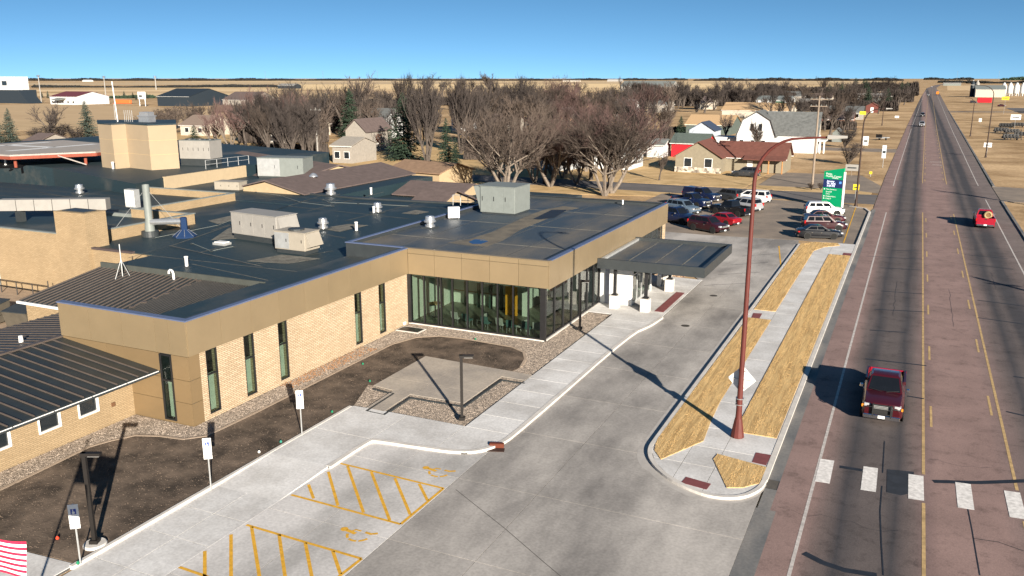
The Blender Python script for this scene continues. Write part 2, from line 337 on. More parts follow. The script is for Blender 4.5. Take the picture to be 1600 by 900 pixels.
def slabs(name, poly, z, xs, ys, m, gap=.012, thick=.08):
    poly = [(p[0], p[1]) for p in poly]
    base = struct(B().prism(poly, z-thick-.03, z-.03).build(name, M_joint))
    X = [-1e4]+sorted(xs)+[1e4]; Y = [-1e4]+sorted(ys)+[1e4]
    for i in range(len(X)-1):
        for j in range(len(Y)-1):
            q = clip(clip(clip(clip(poly, 1, 0, X[i+1]-gap), -1, 0, -X[i]-gap), 0, 1, Y[j+1]-gap), 0, -1, -Y[j]-gap)
            if len(q) > 2 and area(q) > .15: B().prism(q, z-.05, z).build('slab', m, base)
    return base
def ribbon(pts, wd, z, z1=None):
    """flat or raised strip along a polyline (centre line)"""
    b = B(); P_ = [Vector((p[0], p[1])) for p in pts]; Ls, Rs = [], []
    for k, p in enumerate(P_):
        d = (P_[min(k+1, len(P_)-1)]-P_[max(k-1, 0)]).normalized(); n = Vector((-d.y, d.x))*(wd/2); Ls.append(p+n); Rs.append(p-n)
    for k in range(len(P_)-1):
        if z1 is None: b.quad((*Rs[k], z), (*Rs[k+1], z), (*Ls[k+1], z), (*Ls[k], z))
        else: b.hexa([(*Rs[k], z), (*Rs[k+1], z), (*Ls[k+1], z), (*Ls[k], z)], [(*Rs[k], z1), (*Rs[k+1], z1), (*Ls[k+1], z1), (*Ls[k], z1)])
    return b
def chaikin(pts, n=2):
    for _ in range(n):
        q = [pts[0]]
        for a, c in zip(pts, pts[1:]): q += [(a[0]*.75+c[0]*.25, a[1]*.75+c[1]*.25), (a[0]*.25+c[0]*.75, a[1]*.25+c[1]*.75)]
        pts = q+[pts[-1]]
    return pts
def inside(p, poly):
    r = False
    for k in range(len(poly)):
        a, b2 = poly[k-1], poly[k]
        if (a[1] > p[1]) != (b2[1] > p[1]) and p[0] < (b2[0]-a[0])*(p[1]-a[1])/(b2[1]-a[1])+a[0]: r = not r
    return r
# ================================================================== GROUND, ROAD, PAVEMENT
def px(pts, z=0): return [tuple(g(x, y, z)) for x, y in pts]
gb = B(); rr = 28000
gb.quad((-rr, -300, -.02), (rr, -300, -.02), (rr, rr, -.02), (-rr, rr, -.02)); struct(gb.build('ground', M_field))
for pts, c1, c2, nm in (([(-1400, 1050), (-150, 1050), (-150, 2300), (-1400, 2300)], (.60, .45, .27), (.50, .36, .2), 'stubble_field'),
                        ([(-130, 1150), (-20, 1150), (-20, 2600), (-130, 2600)], (.58, .43, .26), (.50, .36, .2), 'stubble_field'),
                        ([(-900, 700), (-260, 560), (-160, 980), (-1100, 980)], (.52, .38, .23), (.42, .30, .18), 'stubble_field'),
                        ([(60, 1000), (500, 1000), (500, 2200), (60, 2200)], (.42, .31, .20), (.5, .37, .23), 'stubble_field'),
                        ([(-4000, 2500), (-100, 2500), (-100, 5000), (-4000, 5000)], (.44, .33, .20), (.54, .40, .25), 'stubble_field'),
                        ([(-560, 230), (-235, 190), (-215, 330), (-540, 420)], (.46, .34, .21), (.40, .29, .18), 'pasture')):
    struct(B().prism(pts, -.01, .02).build(nm, mat('field_%d' % len(MATS), c1, 1, col2=c2, scale=.02, stretch=(1, 5, 1), spec=.03)))
for pts, c1, c2 in (([(-40, 150), (420, 150.5), (420, 146), (-40, 145.5)], (.62, .47, .29), (.52, .38, .22)), ([(-40, 143), (430, 142.5), (430, 139.5), (-40, 140)], (.66, .50, .31), (.54, .4, .24)), ([(445, 139.5), (1100, 136), (1120, 130.5), (445, 132)], (.74, .56, .33), (.62, .46, .26)), ([(-40, 133.5), (700, 131), (700, 128.6), (-40, 130)], (.50, .39, .26), (.42, .32, .2)), ([(300, 128.2), (1400, 128.2), (1400, 126.8), (300, 126.8)], (.60, .46, .29), (.5, .38, .23)), ([(1480, 141), (1660, 141), (1660, 134), (1480, 133.5)], (.60, .45, .28), (.48, .35, .21)), ([(-40, 205), (330, 200), (330, 186), (-40, 190)], (.38, .28, .17), (.46, .34, .21))):
    struct(B().prism([p[:2] for p in px(pts)], .0, .03).build('stubble_field', mat('field_%d' % len(MATS), c1, 1, col2=c2, scale=.03, stretch=(1, 4, 1), spec=.03)))
# town lawns close to the buildings
for nm, pts in (('lawn', [(-140, 97), (-33, 124), (-33, 128.6), (-150, 128.6)]), ('lawn', [(-140, 138.6), (-24, 138.6), (-24, 205), (-140, 205)]),
                ('lawn', [(-23.5, 138.6), (-5.2, 138.6), (-5.2, 143.6), (-23.5, 143.6)]), ('lawn', [(-200, 140), (-150, 100), (-150, 205), (-210, 205)])):
    struct(B().prism(pts, -.01, .022).build(nm, M_dry))
# road
rd = [(-60, -4.2, 11.8), (165, -4.2, 11.8), (343, -3.3, 13.2), (950, 1.2, 18.2), (1700, 9, 24), (2400, 30, 42), (3200, 75, 86)]
b = B()
for (a, l0, r0), (c, l1, r1) in zip(rd, rd[1:]): b.quad((l0, a, .02), (r0, a, .02), (r1, c, .02), (l1, c, .02))
road = struct(b.build('road', M_road))
def rx(y, off):
    for (a, l0, r0), (c, l1, r1) in zip(rd, rd[1:]):
        if a <= y <= c: return l0+4.2+(l1-l0)*(y-a)/(c-a)+off
    return off
def road_line(off, y0, y1, wd, m, name, n=1):
    ys = [y0]+[y for y, _, _ in rd if y0 < y < y1]+[y1]
    return ribbon([(rx(y, off), y) for y in ys], wd, .025).build(name, m, road)
for y0, y1 in ((-10, 121), (152, 330), (345, 1600)): road_line(-2.5, y0, y1, .13, M_wline, 'edge_line')
for y0, y1 in ((-10, 36.3), (39.2, 123), (158, 1600)): road_line(1.8, y0, y1, .13, M_yline, 'centre_line'); road_line(5.4, y0, y1, .13, M_yline, 'centre_line')
for k in range(26):
    y = 22+k*11.6
    if 121 < y < 158 or 33 < y < 40: continue
    road_line(2.16, y, y+3.1, .12, M_yline, 'lane_dash'); road_line(5.02, y+3, y+6.1, .12, M_yline, 'lane_dash')
for y0, y1 in ((-10, 140), (158, 1600)): road_line(10.0, y0, y1, .13, M_wline, 'edge_line')
for k in range(7):
    x = -2.47+1.845*k; B().quad((x, 36.45, .031), (x+.6, 36.5, .031), (x+.58, 39.0, .031), (x-.02, 38.95, .031)).build('crosswalk_bar', M_bar, road)
for (x0, y0, x1, y1) in ((1453, 253, 1472, 253.6), (1457, 257.5, 1472, 258.5), (1457, 203, 1468, 203.3)):
    ribbon(px([(x0, y0), (x1, y1)]), .35, .029).build('turn_arrow_remnant', M_bar, road)
def tar(pts, wd=.16, z=.028): ribbon(px(pts), wd, z).build('tar_seal', M_tar, road)
for q in ((765, 485, 960, 488), (740, 563, 965, 568), (615, 702, 965, 722), (705, 775, 960, 790), (705, 920, 975, 940), (665, 1035, 990, 1052), (800, 417, 940, 419), (780, 667, 940, 670),
          (1230, 693, 1500, 718), (1250, 750, 1530, 785), (1310, 978, 1600, 1015), (1310, 1087, 1600, 1128)):
    x0, y0, x1, y1 = q; y0, y1 = (y0 if y0 > 1100 or True else y0), y1
    tar([(1200+x0/4, 300+(y0-300)/4), (1200+x1/4, 300+(y1-300)/4)])
for q in ((610, 245, 990, 288), (635, 65, 860, 80), (1535, 355, 1640, 372), (1490, 575, 1640, 610), (870, 478, 975, 495)):
    tar([(1200+q[0]/4, 500+q[1]/4), (1200+q[2]/4, 500+q[3]/4)], .17)
tar([(1256, 865), (1285, 880), (1320, 892), (1370, 900)], .3)
tar([(1380, 900), (1377, 850), (1375, 800), (1378, 760)], .05); tar([(1379, 740), (1382, 690)], .05); tar([(1312, 730), (1362, 738)], .28)
tar([(1458, 753), (1530, 755), (1610, 752)], .3)
tar([(1531, 900), (1524, 860), (1519, 830), (1512, 795)], .04); tar([(1520, 842), (1560, 848), (1600, 862)], .04)
for k in range(16):
    y = 150+k*9.5+random.uniform(-2, 2); x0 = random.choice((-1.8, 5.6)); ribbon([(x0, y), (x0+3.6, y-.3)], .14, .028).build('tar_seal', M_tar, road)
B().prism(px([(1386, 734), (1428, 738), (1427, 770), (1408, 775), (1385, 770)]), .0205, .0275).build('asphalt_patch', M_patch, road)
rk = random.Random(4)
for k in range(44):
    y = 24+k*3.4+rk.uniform(-1, 1); x0, x1 = rk.choice(((-3.6, 1.5), (2, 5.2), (5.6, 11.4), (-2, 4), (4, 10)))
    pts = [(x0+(x1-x0)*j/9, y+rk.uniform(-.18, .18)+j*rk.uniform(-.03, .03)) for j in range(10)]; ribbon(pts[rk.randint(0, 4):rk.randint(6, 10)], rk.uniform(.010, .026), .0275).build('hairline_crack', M_tar, road)
for k in range(5):
    x = rk.choice((-.4, 1.5, 3.6, 7.4, 10.6))+rk.uniform(-.2, .2); y = rk.uniform(26, 120); ribbon([(x+rk.uniform(-.08, .08), y+1.1*j) for j in range(rk.randint(5, 12))], rk.uniform(.010, .022), .0272).build('hairline_crack', M_tar, road)
# kerbs and gutters of the main road
struct(ribbon([(-4.0, -40), (-4.0, 33.0)], .8, .026).build('gutter', M_gutter)); struct(ribbon([(-4.08, 33.0), (-4.08, 123)], .5, .026).build('gutter', M_gutter))
struct(ribbon([(-4.44, 35.5), (-4.44, 120), (-5.2, 123), (-7.2, 124.5)], .24, .0, .15).build('kerb', M_kerb))
struct(ribbon([(11.98, -40), (11.98, 139)], .3, .0, .13).build('kerb', M_gutter)); struct(ribbon([(12.2, 158), (13.4, 343), (14.5, 520)], .35, .0, .1).build('kerb', M_gutter))
# cross street, house lot, field drive
struct(B().prism([(-150, 129.4), (-60, 129.4), (-4.3, 128.2), (-4.3, 138.8), (-20, 138.2), (-150, 138)], 0, .028).build('side_street', M_street))
struct(B().prism([(-22.5, 144), (-9.5, 144), (-4.3, 141), (-4.3, 151), (-8, 166), (-22.5, 166)], 0, .027).build('house_lot', M_lot))
struct(B().prism([(-60, 222), (-3.9, 222), (-3.9, 233), (-60, 229)], 0, .027).build('second_street', M_lot))
struct(B().prism([(11.9, 139), (40, 137), (80, 137), (80, 147), (40, 149), (14, 158), (11.9, 158)], 0, .03).build('field_drive', M_lot))
struct(B().prism([(46, 500), (150, 500), (150, 590), (46, 590)], 0, .03).build('far_yard', M_street))
struct(B().prism([(13, 500), (60, 520), (60, 530), (13, 512)], 0, .03).build('far_drive', M_street))
# car park asphalt and concrete drive
struct(B().prism([(-34, 95), (-20, 94.6), (-10.2, 95.5), (-4.56, 95.2), (-4.56, 121), (-7.5, 127), (-34, 127)], 0, .026).build('car_park', M_lot))
drive_poly = [(-4.41, 8), (-4.41, 36), (-10.05, 36.5), (-10.05, 93), (-10.3, 95.4), (-20, 94.5), (-34, 94.9), (-34, 80), (-20.6, 80), (-15.5, 72), (-15.5, 57), (-16.35, 54), (-16.35, 35.6), (-16.62, 34), (-16.62, 8)]
slabs('parking_bay', [(-22.35, 8), (-16.64, 8), (-16.64, 35), (-17.6, 32.7), (-22.35, 31.9)], .035, [-19.6], [14, 19.4, 24.6, 30.2], M_bay, gap=.010)
slabs('driveway', drive_poly, .035, [-27, -16.62, -12.9], [14, 19.4, 24.6, 30.2, 36, 41.5, 47, 52.5, 58, 64, 70, 76, 82, 88], M_conc, gap=.010)
for k in range(4):
    y = 70.5+k*4.6; ribbon([(-14.9+.2*k, y), (-11.5, y+2.6)], .08, .0385).build('stall_line', M_tar, None)['kind'] = 'structure'
for q in (((1217, 385), (1221, 425)), ((1318, 380), (1338, 322)),):
    tag(ribbon(px(q), .12, .04).build('stall_line', M_yellow), kind='structure')
for q in (((712, 766), (790, 828), (850, 880), (880, 905)),): tag(ribbon(px(q), .035, .0375).build('drive_joint', M_joint), kind='structure')
# pavements
slabs('pavement', [(-25.6, 28.6), (-22.3, 28.6), (-22.3, 31.75), (-22.05, 31.95), (-17.5, 32.45), (-16.7, 33.4), (-16.25, 35.3), (-16.25, 54), (-15.6, 56.5), (-15.4, 59), (-15.4, 72), (-20.9, 72), (-20.9, 58.2), (-18.9, 58.2), (-18.9, 35.2), (-23.0, 35.3), (-25.6, 35.1)], .15, [-22.3, -18.95],
      [31.9, 35.2, 37, 39, 41, 43, 45, 47, 49, 51, 53, 55, 57, 60, 63, 66, 69], M_walk)
slabs('pavement', [(-25.6, 6), (-22.35, 6), (-22.35, 25.2), (-25.6, 25.2)], .04, [-24.0], [10, 14, 16.5, 19, 21.3, 23.3], M_walk)
b = B().hexa([(-25.6, 25.2, -.05), (-22.35, 25.2, -.05), (-22.35, 28.6, -.05), (-25.6, 28.6, -.05)], [(-25.6, 25.2, .04), (-22.35, 25.2, .04), (-22.35, 28.6, .15), (-25.6, 28.6, .15)])
struct(b.build('pavement_ramp', M_walk))
slabs('pavement', [(-35.2, 6), (-25.75, 6), (-25.75, 18.3), tuple(g(40, 862, .12))[:2], tuple(g(0, 847, .12))[:2], tuple(g(-60, 825, .12))[:2], (-35.2, 18.2)], .12, [-31], [12], M_walk)
kp = chaikin([(-22.33, 28.6), (-22.33, 31.72), (-22.1, 31.95), (-20, 32.15), (-17.9, 32.4), (-17.0, 32.95), (-16.5, 33.9), (-16.3, 35.3), (-16.3, 54), (-15.62, 56.5), (-15.42, 59)], 2)
struct(ribbon(kp, .24, .0, .165).build('kerb', M_kerb))
struct(ribbon([(-25.68, 18.1), (-25.68, 35.0)], .16, .0, .175).build('kerb', M_kerb))
# planting bed, gravel, patio
gv = [(-35.2, 12), (-25.76, 12), (-25.76, 35.15), (-23.0, 35.35), (-18.95, 35.25), (-18.95, 58.2), (-20.9, 58.2), (-20.9, 50), (-31.2, 50), (-31.2, 29.5), (-35.2, 29.5)]
struct(B().prism(gv, -.01, .085).build('gravel_bed', M_gravel))
mul_px = [(0, 770), (75, 734), (140, 702), (175, 692), (212, 684), (250, 685), (287, 690), (322, 685), (350, 672), (400, 648), (475, 610), (550, 572), (612, 541), (650, 530), (687, 528), (725, 532), (800, 545), (818, 553), (821, 564), (814, 576), (800, 583), (665, 560), (585, 605), (575, 604), (552, 638)]
mul = [p[:2] for p in px(mul_px)]+[(-25.78, 34.9), (-25.78, 18.35)]+[tuple(g(40, 861, .1))[:2], tuple(g(0, 846, .1))[:2], tuple(g(-60, 824, .1))[:2], tuple(g(-60, 800))[:2]]
struct(B().prism(mul, .0, .125).build('mulch_bed', M_mulch))
edge = px([(-60, 800), (0, 770), (75, 734), (140, 702), (175, 692), (212, 684), (250, 685), (287, 690), (322, 685), (350, 672), (400, 648), (475, 610), (550, 572), (612, 541), (650, 530), (687, 528), (725, 532), (800, 545), (818, 553), (821, 564), (814, 576)])
tag(ribbon(edge, .16, .05, .14).build('bed_edging', plain('bed_edging', (.33, .26, .20))), kind='structure')
patio = [p[:2] for p in px([(665, 560), (800, 584), (832, 590), (820, 598), (784, 592), (725, 634), (641, 620), (600, 647), (573, 641), (615, 614), (584, 606)])]
M_patio = stain_mat('patio_concrete', (.36, .315, .265), (.27, .24, .21), .5, (1, 1, 1))
slabs('patio', patio, .155, [-23.6], [39.7], M_patio, gap=.006)
tag(ribbon(px([(820, 599), (784, 593), (725, 635), (641, 621), (600, 648), (573, 642), (615, 615), (584, 607)], .15), .13, .05, .165).build('patio_edging', M_char), kind='structure')
# pebbles lying on the gravel beds (too many to count)
def scatter(name, poly, n, zf, smin, smax, m, holes=(), seed=1):
    rnd = random.Random(seed); b = B(); xs = [p[0] for p in poly]; ys = [p[1] for p in poly]; k = 0; tries = 0
    while k < n and tries < n*12:
        tries += 1; x, y = rnd.uniform(min(xs), max(xs)), rnd.uniform(min(ys), max(ys))
        if not inside((x, y), poly) or any(inside((x, y), h) for h in holes): continue
        k += 1; s = rnd.uniform(smin, smax); a = rnd.uniform(0, 6.28); i = len(b.v); c, d = math.cos(a), math.sin(a); e = rnd.uniform(.5, .9)
        b.v += [(x+c*s, y+d*s, zf), (x-d*s*e, y+c*s*e, zf), (x-c*s, y-d*s, zf), (x+d*s*e, y-c*s*e, zf), (x, y, zf+s*rnd.uniform(.5, .9))]
        b.f += [(i, i+1, i+4), (i+1, i+2, i+4), (i+2, i+3, i+4), (i+3, i, i+4)]
    return b.build(name, m)
M_pebble = gravel_mat('pebbles', (.11, .09, .072), (.38, .315, .26), 9)
gm = [(-35.2, 19), (-25.8, 19), (-25.8, 35.1), (-23.0, 35.4), (-19, 35.3), (-19, 58.1), (-20.8, 58.1), (-20.8, 49.9), (-31.2, 49.9), (-31.2, 29.6), (-35.2, 29.3)]
tag(scatter('pebbles', gm, 36000, .083, .014, .036, M_pebble, (mul, patio)), 'tan and grey pebbles covering the beds beside the glass lobby', 'gravel', kind='stuff')
tag(scatter('wood_chips', mul, 9000, .122, .012, .04, gravel_mat('chips', (.04, .032, .026), (.13, .095, .07), 5), (), 3), 'dark brown wood chips covering the planting bed', 'mulch', kind='stuff')
struct(B().prism([(-20.5, 72.3), (-17, 72.3), (-18.3, 78.5), (-20.5, 78.5)], -.01, .10).build('rock_bed', M_gravel))
tag(scatter('river_stones', [(-20.4, 72.4), (-17.1, 72.4), (-18.4, 78.4), (-20.4, 78.4)], 1500, .098, .07, .16, gravel_mat('river_stone', (.16, .08, .04), (.50, .36, .24), 3), (), 5), 'orange tan river stones beside the entrance canopy', 'stones', kind='stuff')
tag(scatter('leaf_litter', [(-31.2, 36), (-30.3, 36), (-30.0, 44), (-31.2, 44)], 800, .10, .02, .06, plain('leaf_litter', (.24, .125, .06)), (), 8), 'rusty fallen leaves gathered along the brick wall', 'leaves', kind='stuff')
# island between drive and road
isl = [(-10.0, 92.8), (-10.0, 37.6), (-9.85, 36.3), (-9.3, 35.2), (-8.4, 34.35), (-7.3, 33.75), (-6.3, 33.55), (-5.4, 33.9), (-5.0, 34.8), (-5.0, 36), (-5.0, 92.8)]
slabs('footpath', [(-9.8, 92.6), (-9.8, 37.6), (-9.7, 36.3), (-9.2, 35.2), (-8.35, 34.2), (-7.25, 33.5), (-6.2, 33.15), (-5.2, 33.5), (-4.62, 34.6), (-4.57, 36), (-4.57, 94.9), (-8.0, 94.9), (-8.0, 92.6)], .135, [-8.1, -6.65], [35.7, 37.8, 40.2, 44, 48, 52, 56, 60, 63.6, 67, 71, 75, 79, 83, 87, 91], M_walk)
kb = chaikin([(-9.92, 92.8), (-9.92, 37.6), (-9.82, 36.25), (-9.3, 35.1), (-8.43, 34.08), (-7.3, 33.37), (-6.2, 33.02), (-5.1, 33.4), (-4.5, 34.5), (-4.44, 35.5)], 2)
struct(ribbon(kb, .2, .0, .16).build('kerb', M_kerb))
struct(ribbon([(p[0]-.30*(1 if p[0] < -9 else .3), p[1]-.30*(0 if p[1] > 38 else .8)) for p in kb], .45, .0375).build('gutter', plain('gutter_pale', (.36, .34, .32))))
VG = [[(-9.8, 40.2), (-9.8, 37.6), (-9.6, 36.4), (-9.05, 35.55), (-7.75, 38.4), (-7.95, 41), (-8.1, 44), (-8.1, 61.5), (-9.7, 61.5)],
      [(-9.7, 64), (-8.15, 64), (-8.15, 89.5), (-7.4, 92), (-6.0, 93.5), (-6.3, 94.8), (-8.5, 94.5), (-9.8, 92.8)],
      [(-6.6, 40.2), (-4.62, 40.2), (-4.62, 88.3), (-6.6, 88.3)],
      [p[:2] for p in px([(1121, 714), (1197, 735), (1186, 760), (1160, 767), (1135, 767), (1114, 722)])]]
M_straw = mat('straw', (.31, .20, .085), 1, col2=(.58, .40, .19), scale=3, spec=.05)
for i, v in enumerate(VG): struct(B().prism(v, .02, .165).build('grass_verge', M_verge))
def blades(name, polys, dens, z, h, m, seed):
    rnd = random.Random(seed); b = B()
    for poly in polys:
        xs = [p[0] for p in poly]; ys = [p[1] for p in poly]
        for _ in range(int((max(xs)-min(xs))*(max(ys)-min(ys))*dens)):
            x, y = rnd.uniform(min(xs), max(xs)), rnd.uniform(min(ys), max(ys))
            if not inside((x, y), poly): continue
            if math.sin(x*7.5+math.sin(y*.35)*.6)+rnd.uniform(-1.2, 1.2) < -.5: continue
            a = rnd.uniform(0, 6.28); s = rnd.uniform(.010, .022); l = h*rnd.uniform(.4, 1.2); t = rnd.uniform(0, 6.28); q = l*rnd.uniform(.3, 1.1)
            i = len(b.v); b.v += [(x+math.cos(a)*s, y+math.sin(a)*s, z), (x-math.cos(a)*s, y-math.sin(a)*s, z), (x+math.cos(t)*q, y+math.sin(t)*q, z+l)]; b.f.append((i, i+1, i+2))
    return b.build(name, m)
tag(blades('straw_grass', VG, 260, .162, .035, M_straw, 11), 'straw coloured dormant grass on the verges beside the road', 'grass', kind='stuff')
for q in ([(1072, 745), (1111, 756), (1104, 765), (1064, 754)], [(1181, 707), (1205, 711), (1197, 727), (1175, 722)], [(1177, 489), (1191, 490), (1184, 502), (1172, 501)], [(1318, 395), (1331, 396), (1329, 400), (1316, 399)]):
    tag(B().prism([p[:2] for p in px(q, .14)], .12, .146).build('tactile_mat', M_tactile), kind='structure')
b = B(); n = 0
tp = struct(B().prism([(-16.35, 60.3), (-15.65, 60.3), (-15.65, 66.8), (-16.35, 66.8)], .10, .156).build('tactile_strip', M_tactile))
for k in range(10): B().box(-16.33, 60.33+k*.647, .157, -15.67, 60.33+k*.647+.62, .168).build('tile', M_tactile, tp)
# parking markings
pk = [((455, 773), (626, 819)), ((532, 724), (693, 763)), ((626, 819), (693, 763)), ((482, 757), (490, 779)), ((513, 737), (528, 790)), ((543, 728), (568, 801)), ((580, 737), (609, 813)), ((617, 747), (641, 804)), ((655, 756), (668, 782)),
      ((385, 820), (565, 873)), ((565, 873), (520, 908)), ((280, 886), (330, 903)), ((320, 861), (320, 905)), ((361, 835), (361, 905)), ((393, 823), (406, 905)), ((436, 835), (446, 905)), ((477, 848), (488, 905)), ((520, 861), (532, 897))]
bay = thing('parking_markings', 'yellow hatched access aisles painted on the pale concrete bay', 'markings', tuple(g(560, 820, .037)))
for a, c in pk: ribbon(px([a, c], .039), .13, .0392).build('stripe', M_yellow, bay)
def wheelchair(x, y, s, label):
    o = thing('wheelchair_symbol', label, 'symbol', tuple(g(x, y, .038)), group=None); c = g(x, y, .039)
    # head toward -X, faces +Y stall; drawn in plan, u = +X , v = +Y
    def P2(u, v): return (c.x+u*s, c.y+v*s)
    B().prism([P2(-.62+.14*math.cos(t*.5236), .12+.14*math.sin(t*.5236)) for t in range(12)], .0385, .0395).build('head', M_yellow, o)
    ribbon([P2(-.5, .1), P2(-.08, .02)], .15*s, .0395).build('torso', M_yellow, o)
    ribbon([P2(-.3, .07), P2(-.22, .25), P2(.0, .25)], .09*s, .0396).build('arm', M_yellow, o)
    ribbon([P2(.18, .24), P2(.42, .22), P2(.62, .36)], .12*s, .0397).build('leg', M_yellow, o)
    for a0, a1 in ((195, 235), (245, 290), (300, 345)):
        ribbon([P2(.08+.42*math.cos(R(a0+(a1-a0)*k/6)), .02+.42*math.sin(R(a0+(a1-a0)*k/6))) for k in range(7)], .1*s, .0395).build('wheel_arc', M_yellow, o)
wheelchair(684, 737, 1.1, 'yellow wheelchair symbol by the curved kerb, farther of two'); wheelchair(558, 835, 1.1, 'yellow wheelchair symbol between the two hatched aisles, nearer of two')
for i, (x, y, l) in enumerate(((1071, 509, 'dark round manhole cover on the drive, nearer to the camera'), (1115, 462, 'dark round manhole cover on the drive, farther by the canopy'))):
    c = g(x, y, .036); tag(B().lathe([(.30, 0), (.30, .006), (.26, .010), (.05, .010)], n=20).build('manhole_cover', plain('manhole_iron', (.05, .045, .04)), loc=c, local=True), l, 'manhole', 'manhole covers')
t = thing('storm_drain', 'dark iron storm drain grate in the road gutter', 'drain', tuple(g(1207, 757, .03))); c = g(1207, 757, .03)
B().box(c.x-.25, c.y-.45, .02, c.x+.25, c.y+.45, .027).build('frame', M_black, t)
for k in range(8): B().box(c.x-.22, c.y-.4+k*.107, .0275, c.x+.22, c.y-.35+k*.107, .04).build('bar', plain('drain_bar', (.07, .065, .06)), t)
# ================================================================== CLINIC (new wing and glass lobby)
def onx(x, y, X): d = ray(x, y); return Vector((0, 0, CAM_H))+d*(X/d.x)
def ony(x, y, Y): d = ray(x, y); return Vector((0, 0, CAM_H))+d*(Y/d.y)
def frange(a, b, n): return [a+(b-a)*k/n for k in range(n+1)]
def window_x(parent, X, y0, y1, z0, z1, mull=(), fr=M_black, gl=None, fw=.06, d=.08, name='window'):
    """window in a wall facing +X: frame bars around panes"""
    f = B()
    f.box(X, y0, z0, X+d, y0+fw, z1).box(X, y1-fw, z0, X+d, y1, z1).box(X, y0+fw, z0, X+d-.003, y1-fw, z0+fw).box(X, y0+fw, z1-fw, X+d-.003, y1-fw, z1)
    zs = [z0+fw]+list(mull)+[z1-fw]
    for z in mull: f.box(X, y0+fw, z-fw/2, X+d-.006, y1-fw, z+fw/2)
    o = f.build(name, fr, parent)
    for a, b_ in zip(zs, zs[1:]): B().box(X+.02, y0+fw*.5, a, X+.035, y1-fw*.5, b_).build('pane', gl or M_glassd, o)
    return o
def window_y(parent, Y, x0, x1, z0, z1, mull=(), fr=M_black, gl=None, fw=.06, d=.08, name='window'):
    """window in a wall facing -Y"""
    f = B()
    f.box(x0, Y-d, z0, x0+fw, Y, z1).box(x1-fw, Y-d, z0, x1, Y, z1).box(x0+fw, Y-d+.003, z0, x1-fw, Y, z0+fw).box(x0+fw, Y-d+.003, z1-fw, x1-fw, Y, z1)
    zs = [z0+fw]+list(mull)+[z1-fw]
    for z in mull: f.box(x0+fw, Y-d+.006, z-fw/2, x1-fw, Y, z+fw/2)
    o = f.build(name, fr, parent)
    for a, b_ in zip(zs, zs[1:]): B().box(x0+fw*.5, Y-.035, a, x1-fw*.5, Y-.02, b_).build('pane', gl or M_glassd, o)
    return o
CL = thing('clinic_building', 'tan panelled clinic with cream brick wall and tall glass lobby', 'building', (-31, 45, 0))
FX, FY, LX, LY, LN = -31.25, 29.6, -20.6, 50.0, 79.3
ZF, ZT = 3.7, 5.5
# brick wall with window openings left as recesses behind frames
wins = [((330.5, 653), (347.5, 645)), ((389, 626), (403, 619)), ((441, 601), (454, 594)), ((558, 544.5), (568, 539.5)), ((595, 526), (604.5, 522))]
wy = []
for a, c in wins:
    y0 = onx(*a, -31.33).y; y1 = onx(*c, -31.33).y; m_ = (y0+y1)/2; wy.append((m_-.40, m_+.40))
ys = [30.35]+[v for p in wy for v in p]+[LY+.02]
for k in range(0, len(ys), 2): B().box(-31.75, ys[k], 0, -31.35, ys[k+1], ZF).build('brick_wall', M_brick, CL)
for k, (a, c) in enumerate(wy):
    B().box(-31.75, a, 0, -31.35, c, .25).build('brick_wall', M_brick, CL)
    wdw = window_x(CL, -31.47, a, c, .25, ZF-.01, mull=(2.35,), fw=.07, d=.10, gl=M_glass)
    B().box(-31.74, a+.02, .3, -31.70, c-.02, 2.3).build('blind', plain('window_blind', (.78, .82, .72)), wdw)
    B().box(-31.74, a+.02, 2.3, -31.70, c-.02, ZF-.05).build('backing', M_black, wdw)
# metal return + amber panelled south face
B().box(-31.75, FY+.05, 0, -31.33, 30.35, ZF).build('wall_core', M_char, CL)
def panels_y(x0, x1, n, z0, z1, Y, m, zsplit=(), skip=None):
    xs = frange(x0, x1, n); zs = [z0]+list(zsplit)+[z1]
    for i in range(n):
        for j in range(len(zs)-1):
            a, b_, c, d = xs[i]+.012, xs[i+1]-.012, zs[j]+.012, zs[j+1]-.012
            if skip and a < skip[1] and b_ > skip[0] and c < skip[3] and d > skip[2]: continue
            B().box(a, Y-.03, c, b_, Y+.03, d).build('metal_panel', m, CL)
def panels_x(y0, y1, n, z0, z1, X, m, zsplit=()):
    ys_ = frange(y0, y1, n); zs = [z0]+list(zsplit)+[z1]
    for i in range(n):
        for j in range(len(zs)-1): B().box(X-.03, ys_[i]+.012, zs[j]+.012, X+.03, ys_[i+1]-.012, zs[j+1]-.012).build('metal_panel', m, CL)
B().box(-40.2, FY+.05, 2.2, -31.3, FY+.4, ZT-.02).build('wall_core', M_char, CL)
B().box(-35.35, FY+.05, 0, -33.15, FY+.4, 2.2).build('wall_core', M_char, CL); B().box(-32.35, FY+.05, 0, -31.3, FY+.4, 2.2).build('wall_core', M_char, CL)
for x0, x1 in zip([-40.2, -37.95, -35.6, -33.3, -32.4], [-37.95, -35.6, -33.3, -32.4, FX]): panels_y(x0, x1, 1, ZF, ZT, FY, M_panel)
for x0, x1 in ((-40.2, -36.9), (-36.9, -33.15)): panels_y(x0, x1, 1, 2.45, ZF, FY, M_panel2)
panels_y(-36.9, -33.15, 1, 0, 2.45, FY, M_panel2, zsplit=(1.25,)); panels_y(-32.37, FX, 1, 0, ZF, FY, M_panel2, zsplit=(1.25, 2.45))
panels_y(-33.15, -32.37, 1, 0, .18, FY, M_panel2)
panels_x(FY+.03, 30.33, 1, 0, ZF, -31.30, M_panel2, zsplit=(1.25, 2.45))
wdw = window_y(CL, FY+.02, -33.15, -32.37, .18, ZF-.03, mull=(2.3,), fw=.07, d=.1, gl=M_glass, fr=M_black)
